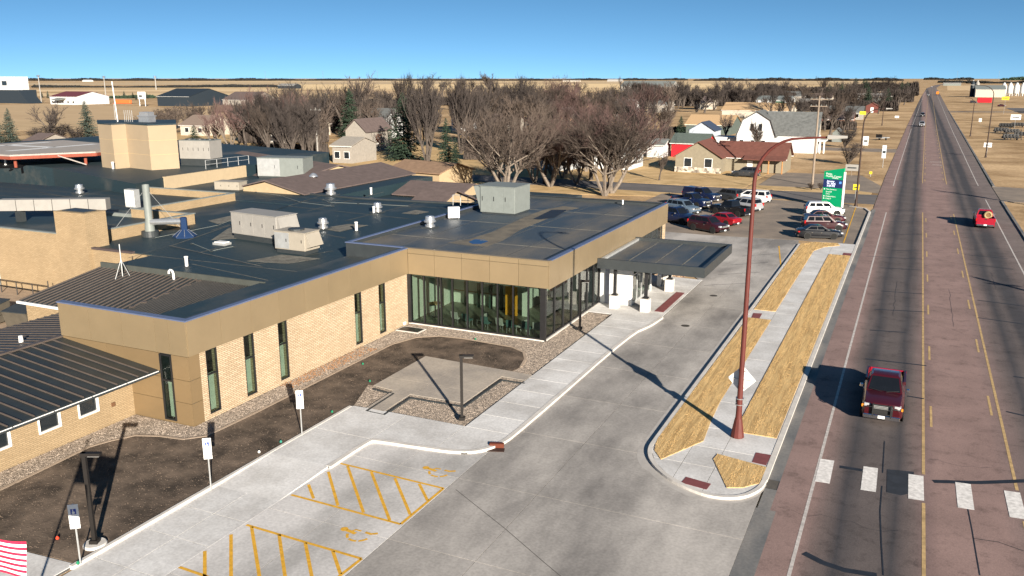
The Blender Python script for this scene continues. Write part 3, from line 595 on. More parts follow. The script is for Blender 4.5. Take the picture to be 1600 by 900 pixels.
B().box(-33.1, FY+.3, .2, -32.4, FY+.33, 2.3).build('blind', plain('window_blind', (.78, .82, .72)), wdw)
# fascia
B().box(-31.9, FY+.06, ZF+.02, FX-.04, LY-.06, ZT-.02).build('fascia_core', M_char, CL)
panels_x(FY+.03, LY-.03, 9, ZF, ZT, FX, M_panel)
panels_y(FX+.03, LX-.03, 5, ZF, ZT-.32, LY, M_panel); panels_y(FX+.03, LX-.03, 5, ZT-.32, ZT, LY, M_panel)
panels_x(LY+.0, LN, 16, ZF-.05, ZT, LX, M_panel)
B().box(FX+.05, LY+.05, ZF+.02, LX-.05, LY+.6, ZT-.02).build('fascia_core', M_char, CL); B().box(LX-.6, LY+.6, ZF+.02, LX-.05, LN-.02, ZT-.02).build('fascia_core', M_char, CL)
# copings
for q in ((-40.25, FY-.06, FX+.06, FY+.34), (FX-.28, FY+.34, FX+.06, LY-.06), (-36.5, LY+.0, -31.55, LY+.3)): B().box(q[0], q[1], ZT, q[2], q[3], ZT+.06).build('coping', M_cop, CL)
B().box(FX-.28, LY-.06, ZT, LX+.06, LY+.3, ZT+.055).build('coping', M_panel, CL); B().box(LX-.3, LY+.3, ZT, LX+.06, LN, ZT+.055).build('coping', M_cop, CL)
B().box(-36.5, LY+.3, ZT, -36.2, LN, ZT+.06).build('coping', M_cop, CL); B().box(-36.2, LN-.3, ZT, LX-.3, LN, ZT+.06).build('coping', M_char, CL)
# roofs
B().box(-36.35, LY+.1, 4.6, LX-.35, LN-.1, 5.22).build('lobby_roof', M_mem2, CL)
B().box(-36.45, LY+.05, 0, -36.3, LN, ZT).build('parapet_wall', M_char, CL); B().box(-36.3, LN-.15, 0, LX-.6, LN, ZT).build('parapet_wall', M_char, CL)
B().box(-36.3, LY+.05, 3.5, -31.9, LY+.2, ZT).build('parapet_wall', M_char, CL)
for k in range(3):
    y = LY+5.6+k*8.2; B().box(-36.1, y, 5.215, LX-.5, y+.09, 5.232).build('roof_seam', M_seam, CL)
for k in range(5):
    x = -33.2+k*2.9; B().box(x, LY+.5, 5.214, x+.07, LN-.5, 5.236).build('roof_seam', plain('seam_dark', (.05, .055, .06)), CL)
M_dust = stain_mat('roof_dust', (.15, .13, .10), (.09, .082, .07), .6, (1, 1, 1))
def flat(name, pts, z, m, parent, h=.006): return B().prism([p[:2] for p in px(pts, z)], z-.002, z+h).build(name, m, parent)
flat('dust_patch', [(700, 379), (735, 373), (770, 362), (800, 348), (830, 335), (850, 328), (880, 322), (905, 325), (880, 330), (850, 344), (815, 358), (785, 376), (760, 385), (730, 383)], 5.232, M_dust, CL)
flat('puddle', [(732, 378), (742, 374), (757, 374), (763, 377), (752, 381), (738, 381)], 5.243, mat('standing_water', (.01, .025, .09), .03, spec=.9, var=.05), CL)
flat('roof_mat', [(833, 342), (862, 328), (886, 328), (866, 340), (842, 343)], 5.243, M_black, CL)
B().box(-36.3, 30.0, 3.5, -31.6, LY, 4.55).build('wing_roof', M_mem, CL)
# curtain wall, south side
def cbox(x0, y0, z0, x1, y1, z1, name, m): return B().box(x0, y0, z0, x1, y1, z1).build(name, m, CL)
xs = [-31.2, -30.05, -28.93, -28.7, -27.8, -26.65, -25.5, -24.35, -23.2, -22.1, -21.0]
cbox(-31.3, 50.02, 0, -20.9, 50.3, .16, 'sill_kerb', M_kerb)
for i, x in enumerate(xs): cbox(x-.045, 50.05, .16, x+.045, 50.22, ZF+.02, 'mullion', M_black)
cbox(-21.22, 50.03, .0, -20.86, 50.30, ZF-.02, 'corner_post', M_black); cbox(-31.35, 49.99, 0.16, -31.1, 50.3, ZF+.02, 'corner_post', M_black)
for a, c in zip(xs, xs[1:]):
    cbox(a+.045, 50.06, .16, c-.045, 50.2, .26, 'transom', M_black)
    cbox(a+.045, 50.12, .26, c-.045, 50.135, ZF, 'pane', M_glass)
# curtain wall, east side
ye = [50.3, 51.9, 53.5, 55.1, 56.7, 58.3, 59.7, 61.0]
cbox(-21.15, 50.3, 0, -20.8, 61.05, .16, 'sill_kerb', M_kerb)
for a, c in zip(ye, ye[1:]):
    cbox(-21.05, c-.045, .16, -20.9, c+.045, ZF, 'mullion', M_black); cbox(-21.03, a+.045, .16, -20.92, c-.045, .26, 'transom', M_black)
    cbox(-20.99, a+.045, .26, -20.975, c-.045, ZF, 'pane', M_glass)
# far east side beyond the canopy
cbox(-21.1, 66.5, 0, -20.75, 71.6, ZF, 'brick_wall', M_brick); cbox(-21.1, 71.6, 0, -20.75, LN, .7, 'brick_wall', M_brick); cbox(-21.1, LN-.5, .7, -20.75, LN, ZF, 'brick_wall', M_brick)
for k in range(4): window_x(CL, -20.95, 71.65+k*1.78, 73.35+k*1.78, .72, ZF-.06, mull=(1.5,), gl=M_glass, fr=M_char)
cbox(-20.75, 74.7, .15, -20.2, 79, 1.0, 'planter_wall', M_brick)
# vestibule
cbox(-20.9, 61.1, .13, -18.35, 61.35, 3.3, 'vestibule_wall', M_white)
B().prism([(-20.5, 61.06), (-20.15, 61.06), (-20.15, 61.1), (-20.5, 61.1)], .16, 3.3).build('grey_band', plain('band_grey', (.28, .29, .34)), CL)
cbox(-20.9, 61.35, 3.2, -18.35, 66.5, 3.42, 'vestibule_roof', M_char); cbox(-20.7, 66.3, .13, -18.35, 66.5, 3.3, 'vestibule_wall', M_white)
for k in range(4):
    y0 = 61.4+k*1.22; dr = B().box(-18.5, y0, .16, -18.38, y0+.07, 3.2).box(-18.5, y0+1.15, .16, -18.38, y0+1.22, 3.2).box(-18.49, y0+.07, .16, -18.39, y0+1.15, .34).box(-18.49, y0+.07, 2.4, -18.39, y0+1.15, 2.5).build('door', M_steel, CL)
    B().box(-18.45, y0+.06, .33, -18.435, y0+1.16, 3.15).build('pane', M_glass, dr); B().box(-18.38, y0+1.0, 1.0, -18.33, y0+1.04, 1.5).build('handle', M_alu, dr)
cbox(-18.3, 68.0, .13, -18.0, 70.5, 1.2, 'low_wall', M_white)
# interior of the lobby
M_mint = plain('mint_wall', (.68, .72, .63), .8, var=.03); M_floor = mat('lobby_floor', (.16, .17, .12), .4, col2=(.22, .21, .16), scale=1.2)
cbox(-31.3, 50.2, .02, -21.1, 61, .12, 'lobby_floor', M_floor); cbox(-31.4, 50.3, 3.55, -21.2, 61.3, 3.62, 'ceiling', plain('ceiling_tile', (.30, .34, .30)))
cbox(-31.3, 56.6, .12, -25.1, 56.75, 3.55, 'inner_wall', M_mint); cbox(-31.55, 50.3, .12, -31.35, 56.6, 3.55, 'inner_wall', M_mint)
cbox(-25.1, 60.9, .12, -21.2, 61.05, 3.55, 'inner_wall', plain('dark_wall', (.05, .06, .06))); cbox(-25.3, 56.75, .12, -25.1, 61, 3.55, 'inner_wall', M_mint)
cbox(-31.2, 56.55, 1.05, -25.9, 56.6, 1.13, 'wall_rail', plain('rail_wood', (.35, .22, .10)))
cbox(-26.05, 54.9, .12, -25.1, 54.98, 2.9, 'inner_door', plain('orange_door', (.80, .36, .03)))
for x in (-30.0, -28.9, -27.9, -27.0, -26.2): cbox(x, 55.9, .12, x+.22, 56.1, 3.55, 'inner_post', plain('green_post', (.06, .10, .08)))
cbox(-24.75, 55.0, .12, -24.3, 55.3, 3.55, 'column', M_mint)
for q in ((-24.2, 57, -21.9, 57.6), (-24.2, 57.6, -23.6, 59.8)): cbox(q[0], q[1], .12, q[2], q[3], 1.1, 'reception_desk', plain('desk_dark', (.05, .06, .05)))
cbox(-24.3, 56.9, 1.1, -21.8, 57.7, 1.15, 'desk_top', plain('desk_top', (.42, .36, .26)))
M_chg = plain('chair_grey', (.50, .50, .46)); M_cht = plain('chair_teal', (.10, .19, .18))
def lounge_chair(x, y, rz, m, label):
    t = thing('lobby_chair', label, 'chair', (x, y, .12), rz, 'lobby chairs behind the glass')
    B().box(-.28, -.25, .38, .28, .3, .48).build('seat', m, t, local=True, bevel=.02)
    B().hexa([(-.28, -.28, .48), (.28, -.28, .48), (.28, -.2, .48), (-.28, -.2, .48)], [(-.26, -.38, .95), (.26, -.38, .95), (.26, -.31, .95), (-.26, -.31, .95)]).build('backrest', m, t, local=True)
    for sx in (-1, 1):
        for sy in (-.22, .26): B().tube((sx*.24, sy, 0), (sx*.24, sy, .38), .018, n=5).build('leg', M_steel, t, local=True)
for k, (x, y, c, l) in enumerate(((-28.15, 51.3, 0, 'grey chair at the left end of the lobby window row'), (-27.2, 51.15, 1, 'teal chair second in the lobby window row'), (-26.3, 51.6, 0, 'grey chair third in the row, turned sideways'),
                                  (-25.7, 51.1, 1, 'teal chair fourth in the lobby window row'), (-24.6, 51.2, 0, 'grey chair fifth in the lobby window row'), (-23.75, 51.0, 1, 'teal chair sixth in the lobby window row'),
                                  (-23.1, 51.3, 0, 'grey chair seventh in the lobby window row'), (-22.6, 51.15, 1, 'teal chair eighth in the lobby window row'), (-21.85, 51.2, 0, 'grey chair nearest the glass corner of the lobby'))):
    lounge_chair(x, y, 1.4 if k in (2, 6) else random.uniform(-.12, .12), (M_chg, M_cht)[c], l)
t = thing('lobby_table', 'round wooden topped high table at the left end of the lobby', 'table', (-30.4, 52.2, .12))
B().lathe([(.45, 1.0), (.45, 1.05)], n=18).build('table_top', plain('table_wood', (.40, .26, .12)), t, local=True); B().lathe([(.25, 0), (.25, .03), (.04, .04), (.04, 1.0)], n=12).build('pedestal', M_black, t, local=True)
# ------------------------------------------------------------------ entrance canopy
CN = thing('entrance_canopy', 'flat charcoal drive-through canopy on concrete piers by the doors', 'canopy', (-16, 64, .15))
def cn(x0, y0, z0, x1, y1, z1, name, m): return B().box(x0, y0, z0, x1, y1, z1).build(name, m, CN)
cx0, cx1, cy0, cy1 = -20.55, -12.55, 59.3, 69.2
cn(cx0, cy0, 3.25, cx1, cy0+.25, 3.98, 'fascia', M_char); cn(cx0, cy1-.25, 3.25, cx1, cy1, 3.98, 'fascia', M_char); cn(cx1-.25, cy0+.25, 3.25, cx1, cy1-.25, 3.978, 'fascia', M_char)
cn(cx0, cy0+.25, 3.3, cx1-.25, cy1-.25, 3.72, 'deck', M_mem2); cn(cx0+.05, cy0+.25, 3.72, cx0+.3, cy1-.25, 3.9, 'flashing', M_steel)
for k in range(3): cn(-18.6+k*2.0, cy0+.3, 3.715, -18.53+k*2.0, cy1-.3, 3.735, 'roof_seam', M_seam)
for (x, y) in ((-19.35, 60.0), (-16.95, 60.0), (-16.95, 66.9), (-19.35, 66.9)):
    if (x, y) == (-19.35, 66.9): x, y = -17.6, 68.6
    pr = cn(x-.32, y-.32, .14, x+.32, y+.32, 1.15, 'pier', M_kerb)
    cn(x-.11, y-.11, 1.15, x+.11, y+.11, 3.3, 'column', M_black); cn(x-.2, y-.2, 1.151, x+.2, y+.2, 1.25, 'base_plate', M_black)
# ================================================================== METAL ROOFED WING (front left)
MW = thing('metal_roof_wing', 'low cream brick wing under a dark standing seam metal roof', 'building', (-40, 20, 0))
EX, EZ, RX, RZ = -33.35, 2.78, -40.2, 3.62
def seam_roof(parent, P0, P1, Q0, Q1, n, th=.05, rib=.045, ribh=.07, rm=None):
    """P0->P1 eave, Q0->Q1 ridge; n panels with a raised rib at each joint"""
    P0, P1, Q0, Q1 = map(Vector, (P0, P1, Q0, Q1)); e = (P1-P0)/n; h = (Q1-Q0)/n; wd = e.normalized()*rib
    dn = Vector((0, 0, th))
    for k in range(n):
        a, b_, c, d = P0+e*k, P0+e*(k+1), Q0+h*(k+1), Q0+h*k
        pn = B().hexa([a-dn, b_-dn, c-dn, d-dn], [a, b_, c, d]).build('roof_panel', M_metal_roof, parent)
        up = Vector((0, 0, ribh)); B().hexa([a, a+wd, d+wd, d], [a+up, a+wd+up, d+wd+up, d+up]).build('rib', rm or M_rib, pn)
def rect_wall_windows(): pass
seam_roof(MW, (EX, 6, EZ), (EX, FY-.05, EZ), (RX, 6, RZ), (RX, FY-.05, RZ), 38)
seam_roof(MW, (RX-7.5, FY+6.0, RZ-.95), (RX-7.5, 6, RZ-.95), (RX, FY+6.0, RZ), (RX, 6, RZ), 60, ribh=.05)
B().box(RX-.15, 6, RZ+.0, RX+.15, FY-.05, RZ+.09).build('ridge_cap', M_rib, MW)
B().box(EX-.02, 6, EZ-.16, EX+.14, FY-.04, EZ-.03).build('gutter', M_char, MW)
for k in range(12): B().box(EX+.14, 6+k*1.96, EZ-.05, EX+.165, 7.9+k*1.96, EZ-.01).build('gutter_lip', M_white, MW)
wz = [(20.2, 21.3), (22.9, 24.1), (26.0, 27.2)]
wq = []
for a, c in (((-28, 702), (17, 686)), ((60, 671), (95, 655)), ((122, 645), (154, 630))): wq.append((onx(*a, -35.3).y, onx(*c, -35.3).y))
ys = [6]+[v for p in wq for v in p]+[FY]
for k in range(0, len(ys), 2): B().box(-35.6, ys[k], 0, -35.3, ys[k+1], EZ).build('brick_wall', M_brick2, MW)
for a, c in wq:
    B().box(-35.6, a, 0, -35.3, c, 1.0).build('brick_wall', M_brick2, MW); B().box(-35.6, a, 1.95, -35.3, c, EZ).build('brick_wall', M_brick2, MW)
    window_x(MW, -35.4, a, c, 1.0, 1.95, mull=(), fr=M_white, gl=M_glassd, fw=.09, d=.13)
B().box(-47, 6, 0, -46.7, 35, 2.6).build('brick_wall', M_brick2, MW)
B().tube(g(34, 540, 3.2), g(34, 540, 3.2)+Vector((0, 0, .55)), .13, .10, n=10).build('vent_pipe', M_white, MW)
B().box(-35.31, 28.2, .95, -35.24, 28.4, 1.15).build('wall_vent', plain('vent_brown', (.12, .06, .03)), MW)
# rear seam roof behind the clinic parapet
MR = thing('rear_metal_roof', 'dark standing seam roof with pale clips behind the tan parapet', 'roof', (-44, 38, 0))
seam_roof(MR, (-51.6, 35.3, 3.0), (-41.5, 35.3, 3.0), (-50.4, 40.75, 4.25), (-41.2, 40.75, 4.25), 22)
seam_roof(MR, (-41.45, 31.5, 3.35), (-34.2, 31.5, 3.35), (-41.15, 40.75, 4.25), (-36.0, 40.75, 4.25), 26, ribh=.04, rm=plain('rib_dark', (.05, .047, .045), .5))
for k in range(9):
    p = Vector((-41.4, 33.5, 3.55)).lerp(Vector((-41.2, 40.5, 4.2)), k/8); B().box(p.x-.12, p.y-.12, p.z, p.x+.12, p.y+.12, p.z+.09).build('ridge_clip', M_rib, MR)
B().box(-52, 36.0, 0, -41, 36.3, 2.95).build('brick_wall', M_brick2, MR); B().box(-51.8, 36.3, 0, -51.5, 40.7, 3.0).build('brick_wall', M_brick2, MR)
B().box(-51.7, 35.15, 2.85, -41.5, 35.28, 3.0).build('gutter', M_white, MR); B().box(-49.3, 35.93, 0, -47.2, 36.0, 2.1).build('white_door', M_white, MR)
# ================================================================== OLD HOSPITAL
HO = thing('hospital_building', 'long old hospital with black flat roofs and yellow brick parapets', 'building', (-58, 60, 0))
def ho(x0, y0, z0, x1, y1, z1, name, m): return B().box(x0, y0, z0, x1, y1, z1).build(name, m, HO)
WY = 45.4
ho(-50.3, 40.8, 0, -34.2, WY+.2, 4.28, 'flat_roof', M_mem); ho(-58.2, WY+.2, 0, -36.46, 79.2, 4.2, 'flat_roof', M_mem)
ho(-36.46, WY+.2, 0, -34.2, 49.9, 4.28, 'flat_roof', M_mem)
ho(-50.4, 40.72, 4.2, -36.0, 40.85, 4.62, 'parapet_flashing', plain('flashing_grey', (.05, .055, .05)))
ho(-59.9, WY, 0, -50.0, WY+.2, 4.15, 'brick_wall', M_brick2); ho(-57.2, WY-.08, 4.15, -52.6, WY+.25, 4.3, 'coping', plain('coping_brown', (.06, .045, .045)))
ho(-110, WY, -.3, -60.3, WY+.3, 5.05, 'brick_wall', M_brick2); ho(-110, WY-.03, 5.05, -60.3, WY+.35, 5.12, 'coping', M_lgrey)
ho(-60.3, WY-.35, 0, -56.9, WY+1.6, 6.95, 'chimney', M_brick2); ho(-59.8, WY, 6.95, -57.4, WY+1.2, 7.02, 'chimney_cap', M_char)
ho(-58.7, 47.0, 0, -58.4, 57.6, 5.1, 'brick_parapet', M_brick2); ho(-58.75, 47.0, 5.1, -58.35, 57.7, 5.17, 'coping', M_lgrey)
ho(-66, 57.3, 0, -58.7, 57.6, 5.1, 'brick_parapet', M_brick2); ho(-66, 57.25, 5.1, -58.75, 57.65, 5.16, 'coping', M_lgrey)
ho(-66.2, 57.6, 0, -65.9, 71, 4.95, 'brick_parapet', M_brick2); ho(-66.25, 57.7, 4.95, -65.85, 71, 5.02, 'coping', M_lgrey)
ho(-81, 70.7, 0, -66.2, 71, 4.95, 'brick_parapet', M_brick2); ho(-81, 70.65, 4.95, -66.25, 71.05, 5.02, 'coping', M_lgrey)
ho(-110, WY+.3, 0, -58.7, 57.3, 4.3, 'flat_roof', M_mem); ho(-110, 57.3, 0, -66.2, 71, 4.25, 'flat_roof', M_mem); ho(-110, 57.25, 4.25, -66.25, 57.55, 4.6, 'roof_curb', M_lgrey)
ho(-81.6, 71, 0, -58.2, 100, 4.2, 'flat_roof', M_mem); ho(-58.2, 79.2, 0, -36.5, 99, 3.05, 'flat_roof', M_mem); ho(-66, 57.6, 0, -58.2, 71, 4.15, 'flat_roof', M_mem)
hp = [p[:2] for p in px([(383, 259), (255, 277), (212, 287), (82, 262)], 5.65)]+[(-150, 83), (-150, 128), (-84, 112)]
B().prism(hp, 0, 5.62).build('upper_roof', M_mem, HO)
ribbon([hp[0], hp[1]], .3, 3.9, 5.7).build('cream_wall', plain('cream_render', (.33, .26, .17), .8, var=.05), HO)
for q in (((200, 405), (265, 385), (410, 418)), ((228, 400), (520, 432)), ((265, 385), (380, 345), (450, 322)), ((395, 345), (470, 360), (540, 372)), ((330, 360), (520, 300)), ((450, 322), (640, 342)), ((480, 330), (600, 300)), ((400, 310), (520, 318)),
          ((540, 345), (650, 318)), ((230, 430), (300, 414), (420, 440)), ((360, 420), (520, 392)), ((430, 305), (560, 316), (700, 326)), ((310, 395), (360, 383))):
    ribbon(px(q, 4.21), .10, 4.285 if q[0][0] < 240 else 4.215).build('roof_seam', M_seam, HO)
for q in (((330, 375), (358, 356), (400, 350), (380, 372)), ((500, 357), (545, 350), (575, 352), (530, 362)), ((628, 333), (650, 328), (670, 331), (650, 335)), ((385, 408), (440, 398), (500, 404), (450, 412)), ((325, 345), (370, 335), (385, 340), (340, 350))):
    flat('dust_patch', q, 4.219, M_seam, HO)
for q in (((0, 318), (180, 352)), ((60, 300), (210, 325)), ((20, 340), (130, 325))): ribbon(px(q, 4.31), .10, 4.306).build('roof_seam', M_seam, HO)
for k in range(4): ribbon([(-105, 60+k*2.6), (-67, 60+k*2.6)], .09, 4.256).build('roof_seam', M_seam, HO)
ribbon(px([(400, 296), (560, 310), (790, 322)], 4.25), .35, 4.19, 4.36).build('expansion_joint', M_char, HO)
# roof tower
TW = thing('roof_tower', 'folded tan rendered tower rising from the old hospital roof', 'tower', (-93, 84, 5.62))
M_tan = mat('tan_render', (.275, .215, .145), .85, var=.04, scale=.4)
tp_ = [p[:2] for p in px([(160, 261), (181, 264), (203, 262), (237, 266), (281, 263)], 5.62)]
tp_ += [(tp_[-1][0]*1.09, tp_[-1][1]*1.09), (tp_[0][0]*1.07, tp_[0][1]*1.07)]
B().prism(tp_, 5.62, 11.2).build('wall', M_tan, TW)
cxm = sum(p[0] for p in tp_)/7; cym = sum(p[1] for p in tp_)/7
B().prism([(cxm+(x-cxm)*1.01, cym+(y-cym)*1.01) for x, y in tp_], 11.2, 11.36).build('roof', M_mem, TW)
for z in (7.5, 9.3): B().prism([(cxm+(x-cxm)*1.002, cym+(y-cym)*1.002) for x, y in tp_], z, z+.03).build('joint_line', plain('render_joint', (.45, .32, .17)), TW)
c = Vector((cxm, cym, 11.36))
tag(B().box(-.9, -.6, 0, .9, .6, .7).box(-1.0, -.7, .7, 1.0, .7, .85).box(-.8, -.5, .85, .8, .5, 1.3).build('roof_fan', M_alu, loc=c+Vector((1, 1.5, 0)), local=True), 'small louvred steel fan housing on top of the tan tower', 'fan')
tm = thing('antenna_cluster', 'white mast and short aerials on the tan tower top', 'antenna', tuple(c+Vector((-3.3, .5, 0))))
B().tube((0, 0, 0), (-.3, 0, 5.2), .07, n=6).build('mast', M_white, tm, local=True)
for k in range(5): B().tube((1+.35*k, .3, 0), (1+.35*k, .3, 1.5), .03, n=5).build('aerial', M_steel, tm, local=True)
# helipad
HP = thing('helipad', 'white marked rooftop helipad on a rust red steel frame', 'helipad', (-112, 84, 5.62))
hq = [p[:2] for p in px([(-40, 243), (60, 227), (110, 223), (157, 223), (157, 240), (100, 235), (0, 244)], 7.3)]
hq = [(-128, 74), (-106, 74), (-100.5, 82.5), (-104, 92), (-124, 96)]
B().prism(hq, 7.15, 7.35).build('deck', plain('deck_grey', (.28, .255, .235)), HP)
for k in range(len(hq)): ribbon([hq[k-1], hq[k]], .35, 6.75, 7.149).build('edge_beam', plain('rust_steel', (.20, .05, .03)), HP)
for q in (((-122, 78), (-122, 92)), ((-112, 78), (-112, 92)), ((-122, 85), (-112, 85))): ribbon(q, 1.2, 7.356).build('marking', M_white, HP)
for x, y in ((-106.5, 75), (-113, 75), (-120, 75), (-127, 75), (-102, 82), (-104.5, 90)): B().tube((x, y, 5.62), (x, y, 7.15), .2, n=8).build('leg', plain('rust_steel', (.20, .05, .03)), HP)
B().hexa([(-101, 80.5, 5.8), (-99.2, 79.8, 5.8), (-103.5, 78.3, 7.15), (-104.5, 79.5, 7.15)], [(-101, 80.5, 5.95), (-99.2, 79.8, 5.95), (-103.5, 78.3, 7.3), (-104.5, 79.5, 7.3)]).build('ramp', plain('deck_grey', (.28, .255, .235)), HP)
# brown shingle gables of the hospital annexes
M_brown = mat('brown_shingle', (.095, .072, .068), .9, var=.15, scale=1.5, bump=.2, bscale=12)
def gable(name, label, A, Bp, hw, ze, wallm, roofm, cat='building', over=.4, wall_base=0, th=.14):
    A, Bp = Vector(A), Vector(Bp); zr = A.z; d = (Bp-A); d.z = 0; ln = d.length; d.normalize(); n = Vector((-d.y, d.x, 0))
    t = thing(name, label, cat, (A.x, A.y, wall_base))
    a0, b0 = Vector((A.x, A.y, 0)), Vector((Bp.x, Bp.y, 0))
    wb = B(); prof = [(-hw+over, wall_base), (hw-over, wall_base), (hw-over, ze+.02), (0, zr-.12), (-hw+over, ze+.02)]; i = 0
    P0 = [a0+d*over+n*u+Vector((0, 0, z)) for u, z in prof]; P1 = [b0-d*over+n*u+Vector((0, 0, z)) for u, z in prof]
    wb.v = [tuple(p) for p in P0+P1]; wb.f = [(0, 1, 2, 3, 4), (9, 8, 7, 6, 5)]+[(k, 5+k, 5+(k+1) % 5, (k+1) % 5) for k in range(5)]
    wb.build('wall', wallm, t)
    for s in (-1, 1):
        e0, e1 = a0+n*(s*hw)+Vector((0, 0, ze)), b0+n*(s*hw)+Vector((0, 0, ze)); r0, r1 = A, Bp
        q = [e0, e1, r1, r0] if s < 0 else [e1, e0, r0, r1]; up = Vector((0, 0, th))
        B().hexa(q, [p+up for p in q]).build('roof_slope', roofm, t)
    return t
M_creamw = plain('cream_siding', (.33, .25, .155), .85, var=.06)
gable('brown_gable_annexe', 'brown shingled gable annexe in the middle of the black roofs', (-67, 77, 5.55), (-67, 101, 5.55), 5.6, 4.25, M_creamw, M_brown)
gable('brown_gable_annexe', 'long brown shingled annexe behind the grey air handler', tuple(g(378, 237, 5.8)), tuple(g(530, 259, 5.8)), 8.0, 3.9, M_creamw, M_brown)
q = g(663, 296, 4.8); q2 = g(722, 297.5, 4.8); q2.y = q.y
gable('brown_gable_annexe', 'brown roofed annexe with cream gable beside the lobby roof', tuple(q), tuple(q2), 5.2, 3.1, M_creamw, M_brown)
q = g(622, 287, 4.4); gable('brown_gable_annexe', 'small low brown roof left of the cream gable', (q.x, q.y+3, 4.4), (q.x+9, q.y+3, 4.4), 4.5, 3.2, M_creamw, M_brown)
q = g(628, 254, 4); gable('brown_gable_annexe', 'small tan shingled roof at the edge of the tree shadow', (q.x-2, q.y+4, 4.0), (q.x+9, q.y+2, 4.0), 4.5, 2.7, M_creamw, mat('tan_shingle', (.20, .13, .085), .9, var=.15, scale=1.5))

for i, (pts, l) in enumerate((([(400, 300), (440, 306), (470, 316), (520, 322)], 'thin pale conduit crossing the black roof toward the silver fans'), ([(505, 312), (515, 316), (560, 318), (640, 322)], 'thin pale cable trailing from the big silver fan'), ([(240, 372), (290, 362), (340, 352), (400, 330)], 'thin pale pipe run between the stack and brick parapet'), ([(300, 380), (330, 392), (365, 385)], 'short pale pipe run near the roof hatch'))):
    q = [tuple(g(x, y, 4.27)) for x, y in pts]; cdt = thing('roof_conduit', l, 'pipe', (q[0][0], q[0][1], 4.2)); B().path(q, .022, n=5).build('pipe', M_lgrey, cdt)
    for a in q: B().box(a[0]-.12, a[1]-.06, 4.19, a[0]+.12, a[1]+.06, 4.30).build('support', M_char, cdt)
# ================================================================== ROOFTOP EQUIPMENT
def unit(name, label, c, sx, sy, sz, m, rz=0, curb=.3, nx=3, hood=None, fans=0, top=None, louvre=False, cat='air handler'):
    """packaged air unit: curb, housing, proud access panels, optional hood and roof fans. local +X long side"""
    t = thing(name, label, cat, c, rz)
    B().box(-sx/2+.1, -sy/2+.1, 0, sx/2-.1, sy/2-.1, curb).build('curb', M_char, t, local=True)
    B().box(-sx/2, -sy/2, curb, sx/2, sy/2, curb+sz).build('housing', m, t, local=True, bevel=.02)
    w_ = sx/nx
    for s in (-1, 1):
        for k in range(nx):
            x0 = -sx/2+k*w_+.04; y = s*sy/2
            B().box(x0, y-.015, curb+.08, x0+w_-.08, y+.015, curb+sz-.08).build('access_panel', m if not (louvre and k == 0) else M_steel, t, local=True)
            B().box(x0+w_*.75, y+s*.015, curb+sz*.45, x0+w_*.75+.05, y+s*.045, curb+sz*.62).build('latch', M_black, t, local=True)
    B().box(-sx/2-.05, -sy/2-.05, curb+sz, sx/2+.05, sy/2+.05, curb+sz+.05).build('lid', top or m, t, local=True)
    for k in range(fans):
        x = -sx/2+(k+.5)*sx/fans; f = B().lathe([(min(sy, sx/fans)*.36, 0), (min(sy, sx/fans)*.36, .12), (min(sy, sx/fans)*.3, .12), (.1, .06)], c=(x, 0, curb+sz+.05), n=16).build('fan_guard', M_char, t, local=True)
    if hood and hood < 0:
        B().hexa([(sx/2, -sy/2+.1, curb+.1), (sx/2+.05, -sy/2+.1, curb+.1), (sx/2+.05, sy/2-.1, curb+.1), (sx/2, sy/2-.1, curb+.1)],
                 [(sx/2, -sy/2+.1, curb+sz), (sx/2-hood, -sy/2+.1, curb+sz-.02), (sx/2-hood, sy/2-.1, curb+sz-.02), (sx/2, sy/2-.1, curb+sz)]).build('intake_hood', m, t, local=True)
    elif hood:
        B().hexa([(sx/2, -sy/2+.1, curb+.2), (sx/2+hood, -sy/2+.1, curb+.35), (sx/2+hood, sy/2-.1, curb+.35), (sx/2, sy/2-.1, curb+.2)],
                 [(sx/2, -sy/2+.1, curb+sz-.05), (sx/2+.08, -sy/2+.1, curb+sz-.05), (sx/2+.08, sy/2-.1, curb+sz-.05), (sx/2, sy/2-.1, curb+sz-.05)]).build('intake_hood', m, t, local=True)
    return t
unit('air_handler', 'long off white air handler on the black roof', (-47.3, 54.0, 4.2), 5.3, 2.2, 1.75, M_offw, R(-8), .45, 4, hood=.5)
unit('air_handler', 'cream packaged unit with hood in front of the long air handler', (-41.6, 51.0, 4.2), 2.9, 1.7, 1.35, M_beige, R(-2), .3, 2, hood=.45, fans=1, louvre=True)
unit('air_handler', 'large pale grey air handler at the rear of the lobby roof', (-33.0, 69.6, 5.22), 3.4, 3.3, 2.3, M_lgrey, R(180), .15, 3, hood=-.7)
unit('air_handler', 'grey louvred air handler between the brown annexes', (-75.0, 90.5, 4.2), 6.4, 3.2, 2.4, M_lgrey, R(14), .3, 2, louvre=True)
unit('air_handler', 'low beige roof unit beside the brown gable end', (-72.0, 77.0, 4.2), 3.2, 1.8, .9, M_beige, R(10), .2, 3)
unit('chiller', 'tall ribbed grey chiller on a red base beside the tower', (-87.3, 88.2, 5.62), 4.6, 3.0, 2.4, M_offw, R(12), .9, 6, fans=3, top=M_lgrey, cat='chiller')
# long roof duct
DU = thing('roof_duct', 'long pale rectangular duct running along the hospital roof', 'duct', (-70, 53, 4.3))
a_, b_ = Vector((-74.6, 50.6, 5.35)), Vector((-66.3, 55.2, 5.35))
dd = (b_-a_); n_ = dd.cross(Vector((0, 0, 1))).normalized()*.55
for k in range(6):
    p, q = a_+dd*(k/6), a_+dd*((k+1)/6-.006); B().hexa([p-n_, q-n_, q+n_, p+n_], [v+Vector((0, 0, 1.0)) for v in (p-n_, q-n_, q+n_, p+n_)]).build('duct_section', M_offw, DU)
for k in (1, 4): p = a_+dd*(k/6); B().box(p.x-.3, p.y-.3, 4.3, p.x+.3, p.y+.3, 5.35).build('support', M_char, DU)
